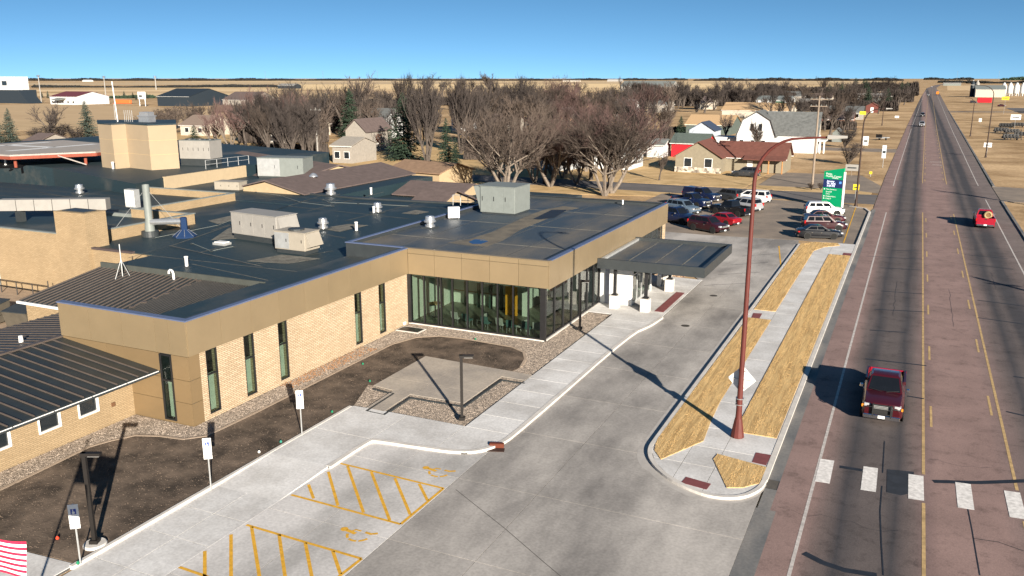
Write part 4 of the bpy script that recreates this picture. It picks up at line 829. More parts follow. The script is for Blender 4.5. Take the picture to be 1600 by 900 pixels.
# exhaust stack with guys + blue hood fan
ST = thing('exhaust_stack', 'tall tapering grey exhaust stack with guy wires on black roof', 'stack', (-57.0, 51.2, 4.2))
B().lathe([(.42, .45), (.38, .9), (.31, 1.4), (.29, 4.3), (.25, 4.3), (.25, 4.2)], n=20).build('stack', M_lgrey, ST, smooth=40, local=True)
B().lathe([(.7, 0), (.7, .45), (.3, .46)], n=20).build('base', M_char, ST, local=True); B().tube((.2, 0, 1.2), (2.6, 1.0, 1.3), .26, n=14).build('elbow', M_alu, ST, local=True, smooth=40)
for ex, ey in ((-2.2, -2.4), (3.2, 1.0)): B().tube((0, 0, 4.0), (ex, ey, .05), .015, n=4).build('guy_wire', M_steel, ST, local=True)
BH = thing('blue_roof_hood', 'blue pyramid exhaust hood beside the grey stack', 'hood', (-54.2, 52.2, 4.2))
M_blue = plain('hood_blue', (.012, .028, .075), .35)
B().lathe([(.95, 0), (.95, .1), (.3, .6), (.28, 1.6), (.2, 1.65)], n=8).build('hood', M_blue, BH, local=True)
for k in range(8):
    a = k*math.pi/4; B().tube((.95*math.cos(a), .95*math.sin(a), .11), (.3*math.cos(a), .3*math.sin(a), .62), .02, n=4).build('seam', M_alu, BH, local=True)
SC = thing('louvre_screen', 'upright white louvred box on the roof beside the stack', 'screen', tuple(g(211, 327, 4.3)))
B().box(-.9, -.3, .2, .5, .3, 2.0).build('frame', M_steel, SC, local=True)
for k in range(4): B().box(-.85+.33*k, -.33, .3, -.62+.33*k, -.305, 1.9).build('slat', M_white, SC, local=True)
def vent(x, y, z, label, s=1.0, kind=0):
    t = thing('roof_vent', label, 'vent', tuple(g(x, y, z)), 0, 'roof vents')
    if kind == 0:
        B().lathe([(.42*s, 0), (.42*s, .25*s), (.3*s, .28*s), (.3*s, .45*s), (.5*s, .5*s), (.5*s, .62*s), (.4*s, .66*s), (.36*s, .95*s), (.1*s, 1.02*s)], n=18).build('cowl', M_alu, t, local=True, smooth=35)
        B().box(-.55*s, -.55*s, 0, .55*s, .55*s, .12).build('curb', M_char, t, local=True)
    elif kind == 1:
        B().lathe([(.09*s, 0), (.09*s, .6*s), (.12*s, .6*s), (.12*s, .66*s)], n=10).build('pipe', M_white, t, local=True); B().lathe([(.28*s, 0), (.2*s, .05), (.1*s, .1)], n=10).build('boot', M_char, t, local=True)
    else:
        B().lathe([(.12*s, 0), (.12*s, .35*s), (.5*s, .5*s), (.46*s, .62*s), (.2*s, .85*s), (.05, .9*s)], n=16).build('mushroom_cap', M_alu, t, local=True, smooth=35)
for a in ((517, 305, 4.2, 'big silver exhaust fan with a cable on black roof', 1.35, 0), (505, 358, 4.2, 'silver exhaust fan on a tan dust patch', 1.0, 0), (590, 332, 4.2, 'silver exhaust fan on a low curb near lobby roof', 1.0, 0), (672, 356, 5.22, 'silver exhaust fan near the parapet of the lobby roof', 1.0, 0),
          (490, 283, 4.9, 'mushroom vent on the brown annexe roof', 1.1, 2), (88, 277, 4.25, 'silver cowl vent in the corner of the left roof', 1.2, 0), (125, 303, 4.25, 'silver cowl vent behind the long duct', 1.1, 0), (557, 362, 4.2, 'white vent pipe right of the tan dust patch', 1.3, 1),
          (580, 305, 4.2, 'white vent pipe beyond the silver fans', 1.3, 1), (584, 334, 4.2, 'white vent pipe touching the curbed exhaust fan', 1.1, 1), (292, 418, 4.28, 'white vent pipe on the dark roof near the seam', 1.2, 1), (177, 265, 5.62, 'white vent pipe at the tower foot', 1.5, 1), (9, 259, 5.62, 'white vent pipe below the helipad', 1.5, 1), (973, 321, 5.22, 'small pale vent near the far end of lobby roof', .8, 1)):
    vent(*a)
t = thing('bent_vent_pipe', 'white gooseneck vent pipe beside the metal roof', 'vent', tuple(g(272, 440, 4.0)))
B().path([(0, 0, 0), (0, 0, .55), (-.08, 0, .72), (-.25, 0, .76), (-.38, 0, .66), (-.4, 0, .5)], .08, n=10).build('pipe', M_white, t, local=True, smooth=50)
t = thing('condenser', 'small white fan coil condenser standing by the lobby parapet', 'condenser', tuple(g(709, 342, 5.22)), R(35))
B().box(-.5, -.2, .1, .5, .2, 1.05).build('housing', M_white, t, local=True, bevel=.02); B().lathe([(.36, -.02), (.36, .0), (.3, .0), (.08, -.02)], c=(.05, -.21, .58), n=18, axis='y').build('fan_grille', M_steel, t, local=True)
for s in (-1, 1): B().box(s*.4-.05, -.25, 0, s*.4+.05, .25, .1).build('foot', M_char, t, local=True)
t = thing('skylight_frame', 'small steel hatch lying on the black roof', 'hatch', tuple(g(347, 382, 4.2)))
B().box(-.6, -.4, 0, .6, .4, .18).build('curb', M_steel, t, local=True); B().box(-.5, -.3, .18, .5, .3, .24).build('lid', M_white, t, local=True)
# weather mast on tripod
t = thing('mast_tripod', 'slim steel mast on a tripod above the metal roof', 'mast', tuple(g(192, 434, 3.95)))
B().tube((0, 0, 0), (0, 0, 2.3), .035, n=6).build('mast', M_steel, t, local=True)
for k in range(3): a = k*2.094+.4; B().tube((.55*math.cos(a), .55*math.sin(a), 0), (0, 0, 1.25), .025, n=5).build('leg', M_steel, t, local=True)
t = thing('roof_ladder_rail', 'white tubular guard rail at the corner of the lobby roof', 'railing', tuple(g(740, 323, 5.22)))
for k in range(6): B().tube((-2.2+.75*k, .1*k, 0), (-2.2+.75*k, .1*k, 1.0), .03, n=5).build('post', M_steel, t, local=True)
for z in (.5, 1.0): B().tube((-2.2, 0, z), (1.55, .5, z), .03, n=5).build('rail', M_steel, t, local=True)
t = thing('tower_guard_rail', 'thin steel guard rail along the upper roof edge', 'railing', (-82.5, 84, 5.62))
for k in range(5): B().tube((0, 2*k, 0), (0, 2*k, 1.1), .04, n=5).build('post', M_steel, t, local=True)
for z in (.55, 1.1): B().tube((0, 0, z), (0, 8, z), .035, n=5).build('rail', M_steel, t, local=True)
# yard behind the metal roof: dumpsters, loading rail
def dumpster(x, y, rz, label):
    t = thing('dumpster', label, 'dumpster', (x, y, .03), rz, 'dumpsters in the service yard'); m = plain('dumpster_olive', (.075, .065, .05), .7)
    B().hexa([(-1.0, -.7, .12), (1.0, -.7, .12), (1.0, .8, .12), (-1.0, .8, .12)], [(-1.05, -.95, 1.25), (1.05, -.95, 1.25), (1.05, .85, 1.55), (-1.05, .85, 1.55)]).build('bin', m, t, local=True)
    for s in (-1, 1): B().hexa([(min(0, s*1.06), -1.0, 1.27), (max(0, s*1.06), -1.0, 1.27), (max(0, s*1.06), .9, 1.57), (min(0, s*1.06), .9, 1.57)], [(min(0, s*1.06), -1.0, 1.33), (max(0, s*1.06), -1.0, 1.33), (max(0, s*1.06), .9, 1.63), (min(0, s*1.06), .9, 1.63)]).build('lid', M_char, t, local=True)
    for s in (-1, 1): B().box(s*1.05, -.5, .7, s*1.15, .5, .85).build('lift_pocket', m, t, local=True)
    for s in (-1, 1):
        for y_ in (-.55, .65): B().lathe([(.1, -.04), (.1, .04)], c=(s*.85, y_, .1), n=10, axis='x').build('caster', M_rubber, t, local=True)
q = g(30, 515); dumpster(q.x, q.y+.6, R(8), 'olive dumpster with black lids nearest the metal roof'); q = g(-14, 505); dumpster(q.x, q.y, R(8), 'olive dumpster cut off by the left edge of the picture')
struct(B().prism([(-85, 34), (-52.1, 34), (-52.1, 45.3), (-85, 45.3)], -.01, .03).build('service_yard', plain('yard_dirt', (.28, .21, .15), .95, var=.2)))
t = thing('loading_rail', 'dark pipe handrail in front of the yellow brick wall', 'railing', (-66, 44, .03))
for k in range(7): B().tube((-6+k*1.9, 0, 0), (-6+k*1.9, 0, 1.1+(.4 if k == 6 else 0)), .04, n=6).build('post', M_black, t, local=True)
for z in (.6, 1.1): B().tube((-6, 0, z), (5.4, 0, z), .035, n=6).build('rail', M_black, t, local=True)
B().box(-69.5, 45.32, .1, -68.3, 45.38, 2.2).build('service_door', plain('door_blue', (.42, .48, .5)), HO)
# ================================================================== STREET FURNITURE
def add_text(parent, txt, size, m, loc, rot=(R(90), 0, 0), align='LEFT', name='lettering', ext=.004):
    cu = bpy.data.curves.new('t', 'FONT'); cu.body = txt; cu.size = size; cu.align_x = align; cu.extrude = ext; cu.resolution_u = 2
    o = bpy.data.objects.new('t', cu); C.objects.link(o); bpy.context.view_layer.update()
    me = bpy.data.meshes.new_from_object(o.evaluated_get(bpy.context.evaluated_depsgraph_get())); bpy.data.objects.remove(o); bpy.data.curves.remove(cu)
    me.materials.clear(); me.materials.append(m); p = link_part(name, me, parent, loc, rot); return p
M_signblue = plain('sign_blue', (.02, .05, .28), .5)
def parking_sign(x, y, label, rz):
    t = thing('accessible_parking_sign', label, 'sign', tuple(g(x, y, .12)), rz, 'accessible parking signs'); hw_ = .17
    B().tube((0, 0, 0), (0, 0, 2.35), .032, n=6).build('post', M_steel, t, local=True)
    B().box(-hw_, -.05, 1.62, hw_, -.035, 2.35).build('plate', M_white, t, local=True); B().box(-hw_, -.05, 1.42, hw_, -.035, 1.6).build('sub_plate', M_white, t, local=True)
    s = B().box(-.09, -.056, 1.98, .09, -.0505, 2.18).build('blue_square', M_signblue, t, local=True)
    m = B().lathe([(.022, 0), (.022, .004)], c=(-.01, -.061, 2.15), n=8, axis='y'); m.box(-.025, -.061, 2.06, .0, -.0565, 2.13); m.box(-.025, -.0611, 2.05, .05, -.0566, 2.075)
    m.lathe([(.05, 0), (.05, .003)], c=(-.0, -.0605, 2.04), n=12, axis='y'); m.build('wheelchair_mark', M_white, s, local=True)
    for k in range(3): B().box(-.12, -.0545, 1.70+.07*k, .12, -.0505, 1.725+.07*k).build('text_bar', plain('sign_text_grey', (.5, .5, .52)), t, local=True)
parking_sign(126, 881, 'white accessible parking sign at the bottom left corner', R(38)); parking_sign(330, 765, 'white accessible parking sign in the middle of three', R(36)); parking_sign(472, 681, 'white accessible parking sign farthest from the camera', R(34))
def area_light(x, y, label, h, rz, base=True):
    t = thing('area_light', label, 'lamp post', tuple(g(x, y, .09)), rz, 'short square lamp posts'); m = plain('bronze_lamp', (.010, .008, .007), .6)
    if base: B().lathe([(.42, 0), (.42, .1), (.38, .14)], n=24).build('footing', M_kerb, t, local=True)
    B().box(-.15, -.15, .12, .15, .15, .28).build('base_cover', m, t, local=True); B().box(-.07, -.07, .2, .07, .07, h).build('pole', m, t, local=True)
    B().box(-.1, -.1, h-.12, .62, .1, h).build('head', m, t, local=True); B().box(.15, -.08, h-.135, .58, .08, h-.121).build('lens', M_white, t, local=True)
area_light(149, 853, 'square bronze lamp post with round concrete footing in the mulch', 3.75, R(25)); area_light(722, 659, 'square bronze lamp post standing in the pebble bed', 3.55, R(25), base=False)
# flag on pole (lower left, pole outside the frame)
t = thing('flag_pole', 'striped red and white flag on a pole at the lower left edge', 'flag', (-21.25, 12.2, .12))
B().tube((0, 0, 0), (0, 0, 5.75), .05, .035, n=8).build('pole', M_alu, t, local=True); B().lathe([(.02, 0), (.08, .05), (.08, .1), (.02, .15)], c=(0, 0, 5.75), n=10).build('finial', M_alu, t, local=True)
M_fr, M_fw, M_fb = plain('flag_red', (.36, .012, .05), .8), plain('flag_white', (.75, .72, .72), .8), plain('flag_blue', (.02, .03, .14), .8)
fl = g(41, 872, 5.0); fd = Vector((fl.x+21.25, fl.y-12.2, 0)); fln = min(max(fd.length, 1.3), 1.9); fd.normalize(); fn = Vector((-fd.y, fd.x, 0))
for s in range(13):
    b = B(); z1 = 5.42-s*.078; z0 = z1-.078; n = 16
    for k in range(n):
        def fp(u, z): return tuple(fd*(u*fln)+fn*(.09*math.sin(u*7+z*2.4)*u)+Vector((0, 0, z-.10*u*u+.02*math.sin(u*9+z*4))))
        if s < 7 and k/n < .38: m_skip = True
        else: b.quad(fp(k/n, z0), fp((k+1)/n, z0), fp((k+1)/n, z1), fp(k/n, z1))
    b.build('stripe', M_fr if s % 2 == 0 else M_fw, t, local=True)
b = B()
for k in range(6): b.quad(fp(k/16, 5.42-.546), fp((k+1)/16, 5.42-.546), fp((k+1)/16, 5.42), fp(k/16, 5.42))
b.build('canton', M_fb, t, local=True)
# main street lamp with warning sign
def street_lamp(loc, label, h, arm, m, sgn=1, sign=None, rz=0, head=True):
    t = thing('street_lamp', label, 'street lamp', loc, rz, 'street lamps')
    B().lathe([(.27, 0), (.27, .08), (.19, .35), (.145, 1.2), (.125, 3.0), (.09, h-2.2)], n=14).build('shaft', m, t, local=True, smooth=35)
    pts = [(0, 0, h-2.2)]+[(sgn*arm*.62*(1-math.cos(k*math.pi/16)), 0, h-2.2+2.0*math.sin(k*math.pi/16)) for k in range(1, 9)]+[(sgn*arm, 0, h-.12)]
    B().path(pts, .09, n=10, r1=.045).build('arm', m, t, local=True, smooth=50)
    if head:
        lh = B().hexa([(sgn*arm-.05, -.14, h-.2), (sgn*arm+sgn*.75, -.10, h-.14), (sgn*arm+sgn*.75, .10, h-.14), (sgn*arm-.05, .14, h-.2)] if sgn > 0 else [(sgn*arm-.75, -.10, h-.14), (sgn*arm+.05, -.14, h-.2), (sgn*arm+.05, .14, h-.2), (sgn*arm-.75, .10, h-.14)],
                      [(sgn*arm-.05, -.11, h-.02), (sgn*arm+sgn*.75, -.07, h-.04), (sgn*arm+sgn*.75, .07, h-.04), (sgn*arm-.05, .11, h-.02)] if sgn > 0 else [(sgn*arm-.75, -.07, h-.04), (sgn*arm+.05, -.11, h-.02), (sgn*arm+.05, .11, h-.02), (sgn*arm-.75, .07, h-.04)]).build('lamp_head', M_offw, t, local=True)
    return t
sl = street_lamp((g(1152, 682, .15).x, g(1152, 682, .15).y, .15), 'tall oxide red street lamp on the verge beside the crossing', 14.5, 3.0, M_pole)
B().lathe([(.32, 0), (.32, .05), (.25, .5), (.17, .95)], n=10).build('pole_base', M_pole, sl, local=True)
ds = .66; sg = thing('warning_sign', 'diamond warning sign seen from its pale back on the red lamp', 'sign', (WLOC[sl.name][0], WLOC[sl.name][1]+.24, 3.0))
b = B(); pp = [(-ds, 0), (-.04, -ds), (.04, -ds), (ds, 0), (.04, ds), (-.04, ds)]
b.v = [(x, 0, z) for x, z in pp]+[(x, .02, z) for x, z in pp]; b.f = [(0, 1, 2, 3, 4, 5), (11, 10, 9, 8, 7, 6)]+[(k, 6+k, 6+(k+1) % 6, (k+1) % 6) for k in range(6)]; b.build('plate', mat('sign_back', (.55, .56, .57), .5, var=.06), sg, local=True)
for z in (-.42, .0, .42): B().box(-.20 if z else -ds*.95, -.05, z-.02, .20 if z else ds*.95, -.003, z+.02).build('bracket', M_steel, sg, local=True)
B().box(-.22, -.04, -1.2, .28, -.02, -.9).build('arrow_plate', plain('arrow_back', (.2, .21, .22)), sg, local=True)
for z in (-.9, -1.2): B().lathe([(.2, z), (.2, z+.03)], c=(0, -.24, 0), n=12).build('strap', M_alu, sg, local=True)
# other lamps and poles along the road
def at_h(xb, yb, yt):
    p = g(xb, yb); lo, hi = 0, 40
    for _ in range(40):
        m = (lo+hi)/2; v = Vector((p.x, p.y, m-CAM_H)); yy = 450-F_PX*v.dot(_UP)/v.dot(_F)
        if yy > yt: lo = m
        else: hi = m
    return p, lo
for xb, yb, yt, arm, sgn, l in ((1337, 323, 168, 2.6, 1, 'dark street lamp beside the green sign'), (1540, 246, 132, 4.0, -1, 'dark street lamp with a white notice on the right verge'), (1516, 213, 152, 2.5, -1, 'farther dark street lamp on the right verge'), (1378, 196, 150, 2, 1, 'small far street lamp on the left side of the road')):
    p, h = at_h(xb, yb, yt); street_lamp((p.x, p.y, 0), l, h, arm, M_poled, sgn, head=xb != 1516)
for x, y, l in ((27.0, 61.6, 'thick wooden pole out of view, its shadow nearer on the road'), (24.4, 127.1, 'thick wooden pole out of view, its shadow beyond the red pickup')):
    t = thing('utility_pole', l, 'utility pole', (x, y, 0), 0, 'utility poles'); B().tube((0, 0, 0), (0, 0, 9.3), .30, .2, n=8).build('pole', M_wood, t, local=True); B().box(-1.2, -.07, 8.3, 1.2, .07, 8.45).build('crossarm', M_wood, t, local=True); B().lathe([(.3, 6.5), (.3, 7.5), (.2, 7.6)], c=(.45, 0, 0), n=12).build('transformer', M_lgrey, t, local=True)
def util_pole(xb, yb, yt, label, arms=1, m=M_wood):
    p, h = at_h(xb, yb, yt); t = thing('utility_pole', label, 'utility pole', (p.x, p.y, 0), 0, 'utility poles')
    B().tube((0, 0, 0), (0, 0, h), .2, .12, n=8).build('pole', m, t, local=True)
    for k in range(arms):
        z = h-.5-k*1.1; B().box(-1.3, -.06, z-.07, 1.3, .06, z+.07).build('crossarm', m, t, local=True)
        for x in (-1.15, -.4, .4, 1.15): B().lathe([(.05, 0), (.07, .1), (.03, .2)], c=(x, 0, z+.07), n=6).build('insulator', M_lgrey, t, local=True)
    return p, h
P1, h1 = util_pole(1269, 290, 150, 'wooden utility pole between the old lot and green sign', 2)
P2_, h2 = util_pole(497, 252, 168, 'pale utility pole with a green street plate behind the annexes', 1, M_offw)
P3, h3 = util_pole(1372, 178, 142, 'far wooden utility pole by the dark trees', 1)
P4, h4 = util_pole(826, 182, 158, 'wooden utility pole among the central bare trees', 1)
util_pole(184, 226-5, 162, 'thin pale pole behind the tan tower', 0, M_offw)
wr = thing('power_line', 'thin power lines strung between the utility poles', 'wire', (P1.x, P1.y, h1))
for z, x in ((h1-.4, -1.1), (h1-.4, 1.1), (h1-1.5, 0)):
    A_, B_ = Vector((P1.x+x, P1.y, z)), Vector((P4.x+x, P4.y, h4-.4)); B().path([A_.lerp(B_, k/12)-Vector((0, 0, 2.2*4*(k/12)*(1-k/12))) for k in range(13)], .025, n=3).build('wire', M_black, wr)
    C_ = Vector((P3.x+x, P3.y, h3-.4)); B().path([A_.lerp(C_, k/12)-Vector((0, 0, 3*4*(k/12)*(1-k/12))) for k in range(13)], .025, n=3).build('wire', M_black, wr)
# green sign
q0, q1 = g(1284, 323), g(1314.5, 326); M_green = plain('sign_green', (.0, .24, .10), .5, var=.04)
GS = thing('green_hospital_sign', 'tall green entrance sign with a digital display by the road', 'sign', (q0.x, q0.y, 0), math.atan2(q1.y-q0.y, q1.x-q0.x))
W_ = (q1-q0).length; H0, H1 = 4.85, 5.4
b = B(); pr = [(0, 0), (W_, 0), (W_, H1), (0, H0)]; b.v = [(x, -.17, z) for x, z in pr]+[(x, .17, z) for x, z in pr]; b.f = [(0, 1, 2, 3), (7, 6, 5, 4)]+[(k, 4+k, 4+(k+1) % 4, (k+1) % 4) for k in range(4)]; b.build('panel', M_green, GS, local=True)
B().box(W_+.002, -.2, 0, W_+.16, .2, H1-.5).build('edge_trim', M_white, GS, local=True)
B().box(.02, -.215, 2.72, W_-.04, -.172, 3.82).build('display', mat('led_panel', (.012, .02, .07), .3, emit=.3, var=.1), GS, local=True)
M_let = plain('sign_letter', (.80, .82, .80), .6)
for s_, z, x in (('Platte', 4.42, .28), ('Health Center', 4.12, .28), ('Avera', 3.92, 1.15)): add_text(GS, s_, .36 if x < 1 else .34, M_let, (x, -.178, z))
for s_, z in (('January', 3.46), ('20, 2025', 3.14), ('3:49 PM', 2.82)): add_text(GS, s_, .34, mat('led_text', (.7, .72, .9), .5, emit=.6), (.5, -.221, z))
for s_, z, ar in (('Main Entrance', 2.4, 1), ('Hospital', 2.08, 0), ('Clinic', 1.78, 0), ('Visiting Hours', 1.45, 1), ('Helipad', 1.15, 1)):
    add_text(GS, s_, .24, M_let, (.45, -.178, z))
    if ar: B().box(.15, -.185, z+.02, .3, -.172, z+.14).build('arrow', M_let, GS, local=True)
B().box(W_-.5, -.222, 3.3, W_-.2, -.2155, 3.6).build('led_emblem', plain('led_blue', (.1, .3, .8)), GS, local=True)
# small signs
def small_sign(xb, yb, yt, wpx, hpx, m, label, post=M_steel, txt=None):
    p, h = at_h(xb, yb, yt); k = mpp((p.x, p.y, h)); t = thing('road_sign', label, 'sign', (p.x, p.y, 0)); w_, h_ = wpx*k, hpx*k
    B().tube((0, .04, 0), (0, .04, h), .05, n=6).build('post', post, t, local=True); B().box(-w_/2, -.03, h-h_, w_/2, -.008, h).build('plate', m, t, local=True)
    B().box(-w_*.35, -.04, h-h_*.62, w_*.35, -.031, h-h_*.42).build('text_bar', M_char, t, local=True)
M_sy = plain('sign_yellow', (.62, .48, .02)); M_sg = plain('sign_grey_blue', (.42, .47, .52))
small_sign(1336, 312, 288, 9, 9, M_sy, 'yellow and white plate beside the lamp by the green sign'); small_sign(1379, 262, 227, 6, 20, M_sg, 'cluster of grey blue route plates on a post'); small_sign(1360, 276, 268, 4, 4, M_sy, 'small yellow marker on the left verge')
small_sign(1541, 246, 223, 11, 7, M_white, 'white notice on the right verge lamp'); small_sign(1568, 178, 151, 10, 5, M_sy, 'yellow roadside sign near the storage silos'); small_sign(1585, 200, 179, 14, 8, M_white, 'white yard sign by the dark machinery'); small_sign(1531, 193, 185, 4, 5, M_white, 'tiny pale plate on the right verge')
small_sign(1347, 188, 174, 9, 5, M_sy, 'yellow sign near the red brown shed'); small_sign(1352, 228, 213, 8, 14, M_white, 'white and yellow board beside the left lamp'); small_sign(1401, 187, 181, 6, 3, M_white, 'small white plate on the left verge')
small_sign(1330, 275, 257, 19, 10, M_offw, 'white box board right of the green sign', M_wood)
# utility marker flags, litter
for i, (x, y, c, l) in enumerate(((90, 843, (.65, .05, .02), 'red marker ball in the mulch'), (122, 882, (.01, .16, .08), 'green marker at the sign foot'), (578, 597, (.01, .16, .08), 'green marker left of the patio'), (567, 570, (.01, .16, .08), 'green marker farther up the bed'), (519, 645, (.01, .16, .08), 'green marker near the pavement edge'), (439, 692, (.03, .2, .15), 'green marker beside the far parking sign'), (743, 531, (.01, .16, .08), 'green marker before the lobby glass'), (405, 708, (.6, .6, .58), 'white marker in the mulch'))):
    t = thing('utility_marker', l, 'marker', tuple(g(x, y, .12))); m = plain('marker_%d' % i, c); B().lathe([(.01, 0), (.06, .03), (.065, .08), (.02, .14)], n=10).build('cap', m, t, local=True); B().lathe([(.04, 0), (.04, .01)], n=8).build('base', M_char, t, local=True)
t = thing('inlet_box', 'rusty brown kerb inlet at the bend of the kerb', 'drain', tuple(g(776, 699, .04)), R(20)); m = plain('rust_inlet', (.10, .025, .012))
B().box(-.35, -.12, 0, .35, .12, .22).build('box', m, t, local=True, bevel=.03); B().box(-.4, -.5, 0, .4, -.12, .02).build('plate', plain('inlet_plate', (.04, .02, .015)), t, local=True)
t = thing('window_well', 'dark recessed window well beside the glass lobby corner', 'grate', tuple(g(644, 516, .1))); B().box(-1.0, -.55, 0, .8, .55, .05).build('frame', M_kerb, t, local=True); B().box(-.9, -.45, .05, .7, .45, .058).build('grate', M_black, t, local=True)
t = thing('wall_tap', 'small white hose bib fixture low on the brick wall', 'tap', tuple(onx(632, 505, -31.3))); B().box(-.02, -.12, -.1, .06, .12, .1).build('plate', M_white, t, local=True); B().tube((.06, 0, 0), (.2, 0, -.05), .03, n=6).build('spout', M_steel, t, local=True)
area_light(906, 517, 'square bronze lamp post standing by the east lobby glass', 3.6, R(10), base=False)
# ================================================================== VEHICLES
M_tail = plain('tail_red', (.35, .01, .01), .2); M_head = plain('head_lens', (.33, .34, .36), .1, spec=.8); M_wheel = plain('wheel_alloy', (.34, .34, .35), .35, spec=.6); M_amber = plain('amber_lens', (.6, .2, .02), .2)
M_plate = plain('plate_white', (.6, .62, .62), .5); M_trim = plain('black_trim', (.015, .015, .016), .6)
WH = {}
def wheel_mesh(r, w_):
    k = (r, w_)
    if k not in WH:
        t_ = B().lathe([(r*.62, -w_/2), (r*.93, -w_/2), (r, -w_*.36), (r, w_*.36), (r*.93, w_/2), (r*.62, w_/2)], n=22, axis='y').mesh('tyre', M_rubber, smooth=35)
        rb = B().lathe([(r*.62, w_*.30), (r*.62, w_*.46), (r*.55, w_*.46), (r*.52, w_*.28), (.05, w_*.26)], n=22, axis='y').lathe([(r*.16, w_*.26), (r*.14, w_*.46)], n=10, axis='y')
        for j in range(6):
            a = j*math.pi/3; c_, s_ = math.cos(a), math.sin(a); p_, q_ = r*.12, r*.56; wd = r*.07
            rb.hexa([(c_*p_-s_*wd, w_*.28, s_*p_+c_*wd), (c_*q_-s_*wd, w_*.28, s_*q_+c_*wd), (c_*q_+s_*wd, w_*.28, s_*q_-c_*wd), (c_*p_+s_*wd, w_*.28, s_*p_-c_*wd)],
                    [(c_*p_-s_*wd, w_*.44, s_*p_+c_*wd), (c_*q_-s_*wd, w_*.40, s_*q_+c_*wd), (c_*q_+s_*wd, w_*.40, s_*q_-c_*wd), (c_*p_+s_*wd, w_*.44, s_*p_-c_*wd)])
        WH[k] = (t_, rb.mesh('rim', M_wheel))
    return WH[k]
def paint(name, c): return mat(name, c, .3, metal=.1, var=.04, spec=.4, coat=.6)
SPEC = {  # L, W, H, wheel r, wheelbase half, hood z, belt z, cabin base rear/front x, cabin top rear/front x, deck z
    'sedan': (4.75, 1.82, 1.45, .33, 1.38, .90, .95, -1.75, 1.05, -1.05, .25, 1.0),
    'suv': (4.75, 1.90, 1.74, .37, 1.40, 1.05, 1.10, -2.25, 1.15, -1.95, .45, 1.1),
    'van': (5.1, 1.98, 1.78, .35, 1.52, 1.02, 1.06, -2.42, 1.55, -2.15, .55, 1.06),
    'pickup': (5.7, 2.0, 1.90, .40, 1.75, 1.16, 1.20, -.75, 1.25, -.58, .55, 1.2),
}
def vehicle(kind, label, col, loc, rz, group=None, glow=False, topper=None, cat=None, name=None):
    L_, W_, H_, wr_, wb, zh, zb, cb0, cb1, ct0, ct1, zd = SPEC[kind]; hw_ = W_/2; hl = L_/2
    t = thing(name or {'sedan': 'parked_car', 'suv': 'parked_suv', 'van': 'parked_minivan', 'pickup': 'pickup_truck'}[kind], label, cat or {'sedan': 'car', 'suv': 'suv', 'van': 'minivan', 'pickup': 'pickup'}[kind], loc, rz, group)
    def part(b, nm, m, par=None, **k): return b.build(nm, m, par or t, local=True, **k)
    # lower body: lofted sections
    sill = wr_*.62
    if kind == 'pickup':
        st = [(-.72, sill, zb-.12, zb, hw_), (cb1, sill, zb-.14, zb, hw_), (1.9, sill+.02, zh-.16, zh+.02, hw_*.99), (hl-.35, sill+.05, zh-.2, zh-.02, hw_*.96), (hl-.08, sill+.1, zh-.3, zh-.1, hw_*.9), (hl, sill+.22, zh-.42, zh-.22, hw_*.82)]
    elif kind == 'sedan':
        st = [(-hl, sill+.22, .70, .80, hw_*.72), (-hl+.1, sill+.08, .84, .95, hw_*.88), (-hl+.55, sill, .90, 1.0, hw_*.97), (cb0+.3, sill, .88, .98, hw_), (0, sill-.02, .86, .96, hw_), (cb1, sill-.02, .84, .94, hw_), (1.75, sill, .76, .86, hw_*.97), (hl-.2, sill+.05, .62, .74, hw_*.88), (hl, sill+.2, .54, .62, hw_*.70)]
    else:
        st = [(-hl, sill+.25, zb-.25, zb-.08, hw_*.86), (-hl+.08, sill+.1, zb-.12, zb, hw_*.94), (-hl+.5, sill, zb-.1, zb+.02, hw_), (0, sill-.02, zb-.1, zb, hw_), (cb1-.1, sill-.02, zb-.12, zb-.02, hw_), (1.85, sill, zh-.18, zh-.06, hw_*.98), (hl-.2, sill+.05, zh-.34, zh-.2, hw_*.9), (hl, sill+.2, zh-.48, zh-.36, hw_*.74)]
    b = B()
    def sec(x, zbm, zs, zt, w2): return [(x, -w2*.92, zbm), (x, -w2, zbm+.14), (x, -w2*1.0, (zbm+zs)/2), (x, -w2*.985, zs), (x, -w2*.86, zt), (x, -w2*.4, zt+.035), (x, w2*.4, zt+.035), (x, w2*.86, zt), (x, w2*.985, zs), (x, w2, (zbm+zs)/2), (x, w2, zbm+.14), (x, w2*.92, zbm)]
    n = 12
    for q in st: b.v += sec(*q)
    for j in range(len(st)-1):
        for k in range(n): b.f.append((j*n+k, j*n+(k+1) % n, (j+1)*n+(k+1) % n, (j+1)*n+k))
    b.f.append(tuple(range(n))); b.f.append(tuple(range((len(st)-1)*n+n-1, (len(st)-1)*n-1, -1)))
    body = part(b, 'body', col, smooth=38)
    # cabin
    zc = zb-.03; wb_, wt_ = hw_*.90, hw_*.70; zr = H_
    cb = [(cb0, -wb_, zc), (cb1, -wb_*.97, zc), (cb1, wb_*.97, zc), (cb0, wb_, zc)]; cm = [(ct0, -wt_, zr-.06), (ct1, -wt_*.98, zr-.06), (ct1, wt_*.98, zr-.06), (ct0, wt_, zr-.06)]
    ct = [(ct0+.12, -wt_*.88, zr), (ct1-.14, -wt_*.86, zr-.01), (ct1-.14, wt_*.86, zr-.01), (ct0+.12, wt_*.88, zr)]
    b = B(); b.v = cb+cm+ct
    for o_ in (0, 4):
        for k in range(4): b.f.append((o_+k, o_+(k+1) % 4, o_+4+(k+1) % 4, o_+4+k))
    b.f += [(3, 2, 1, 0), (8, 9, 10, 11)]; part(b, 'cabin', col, smooth=30)
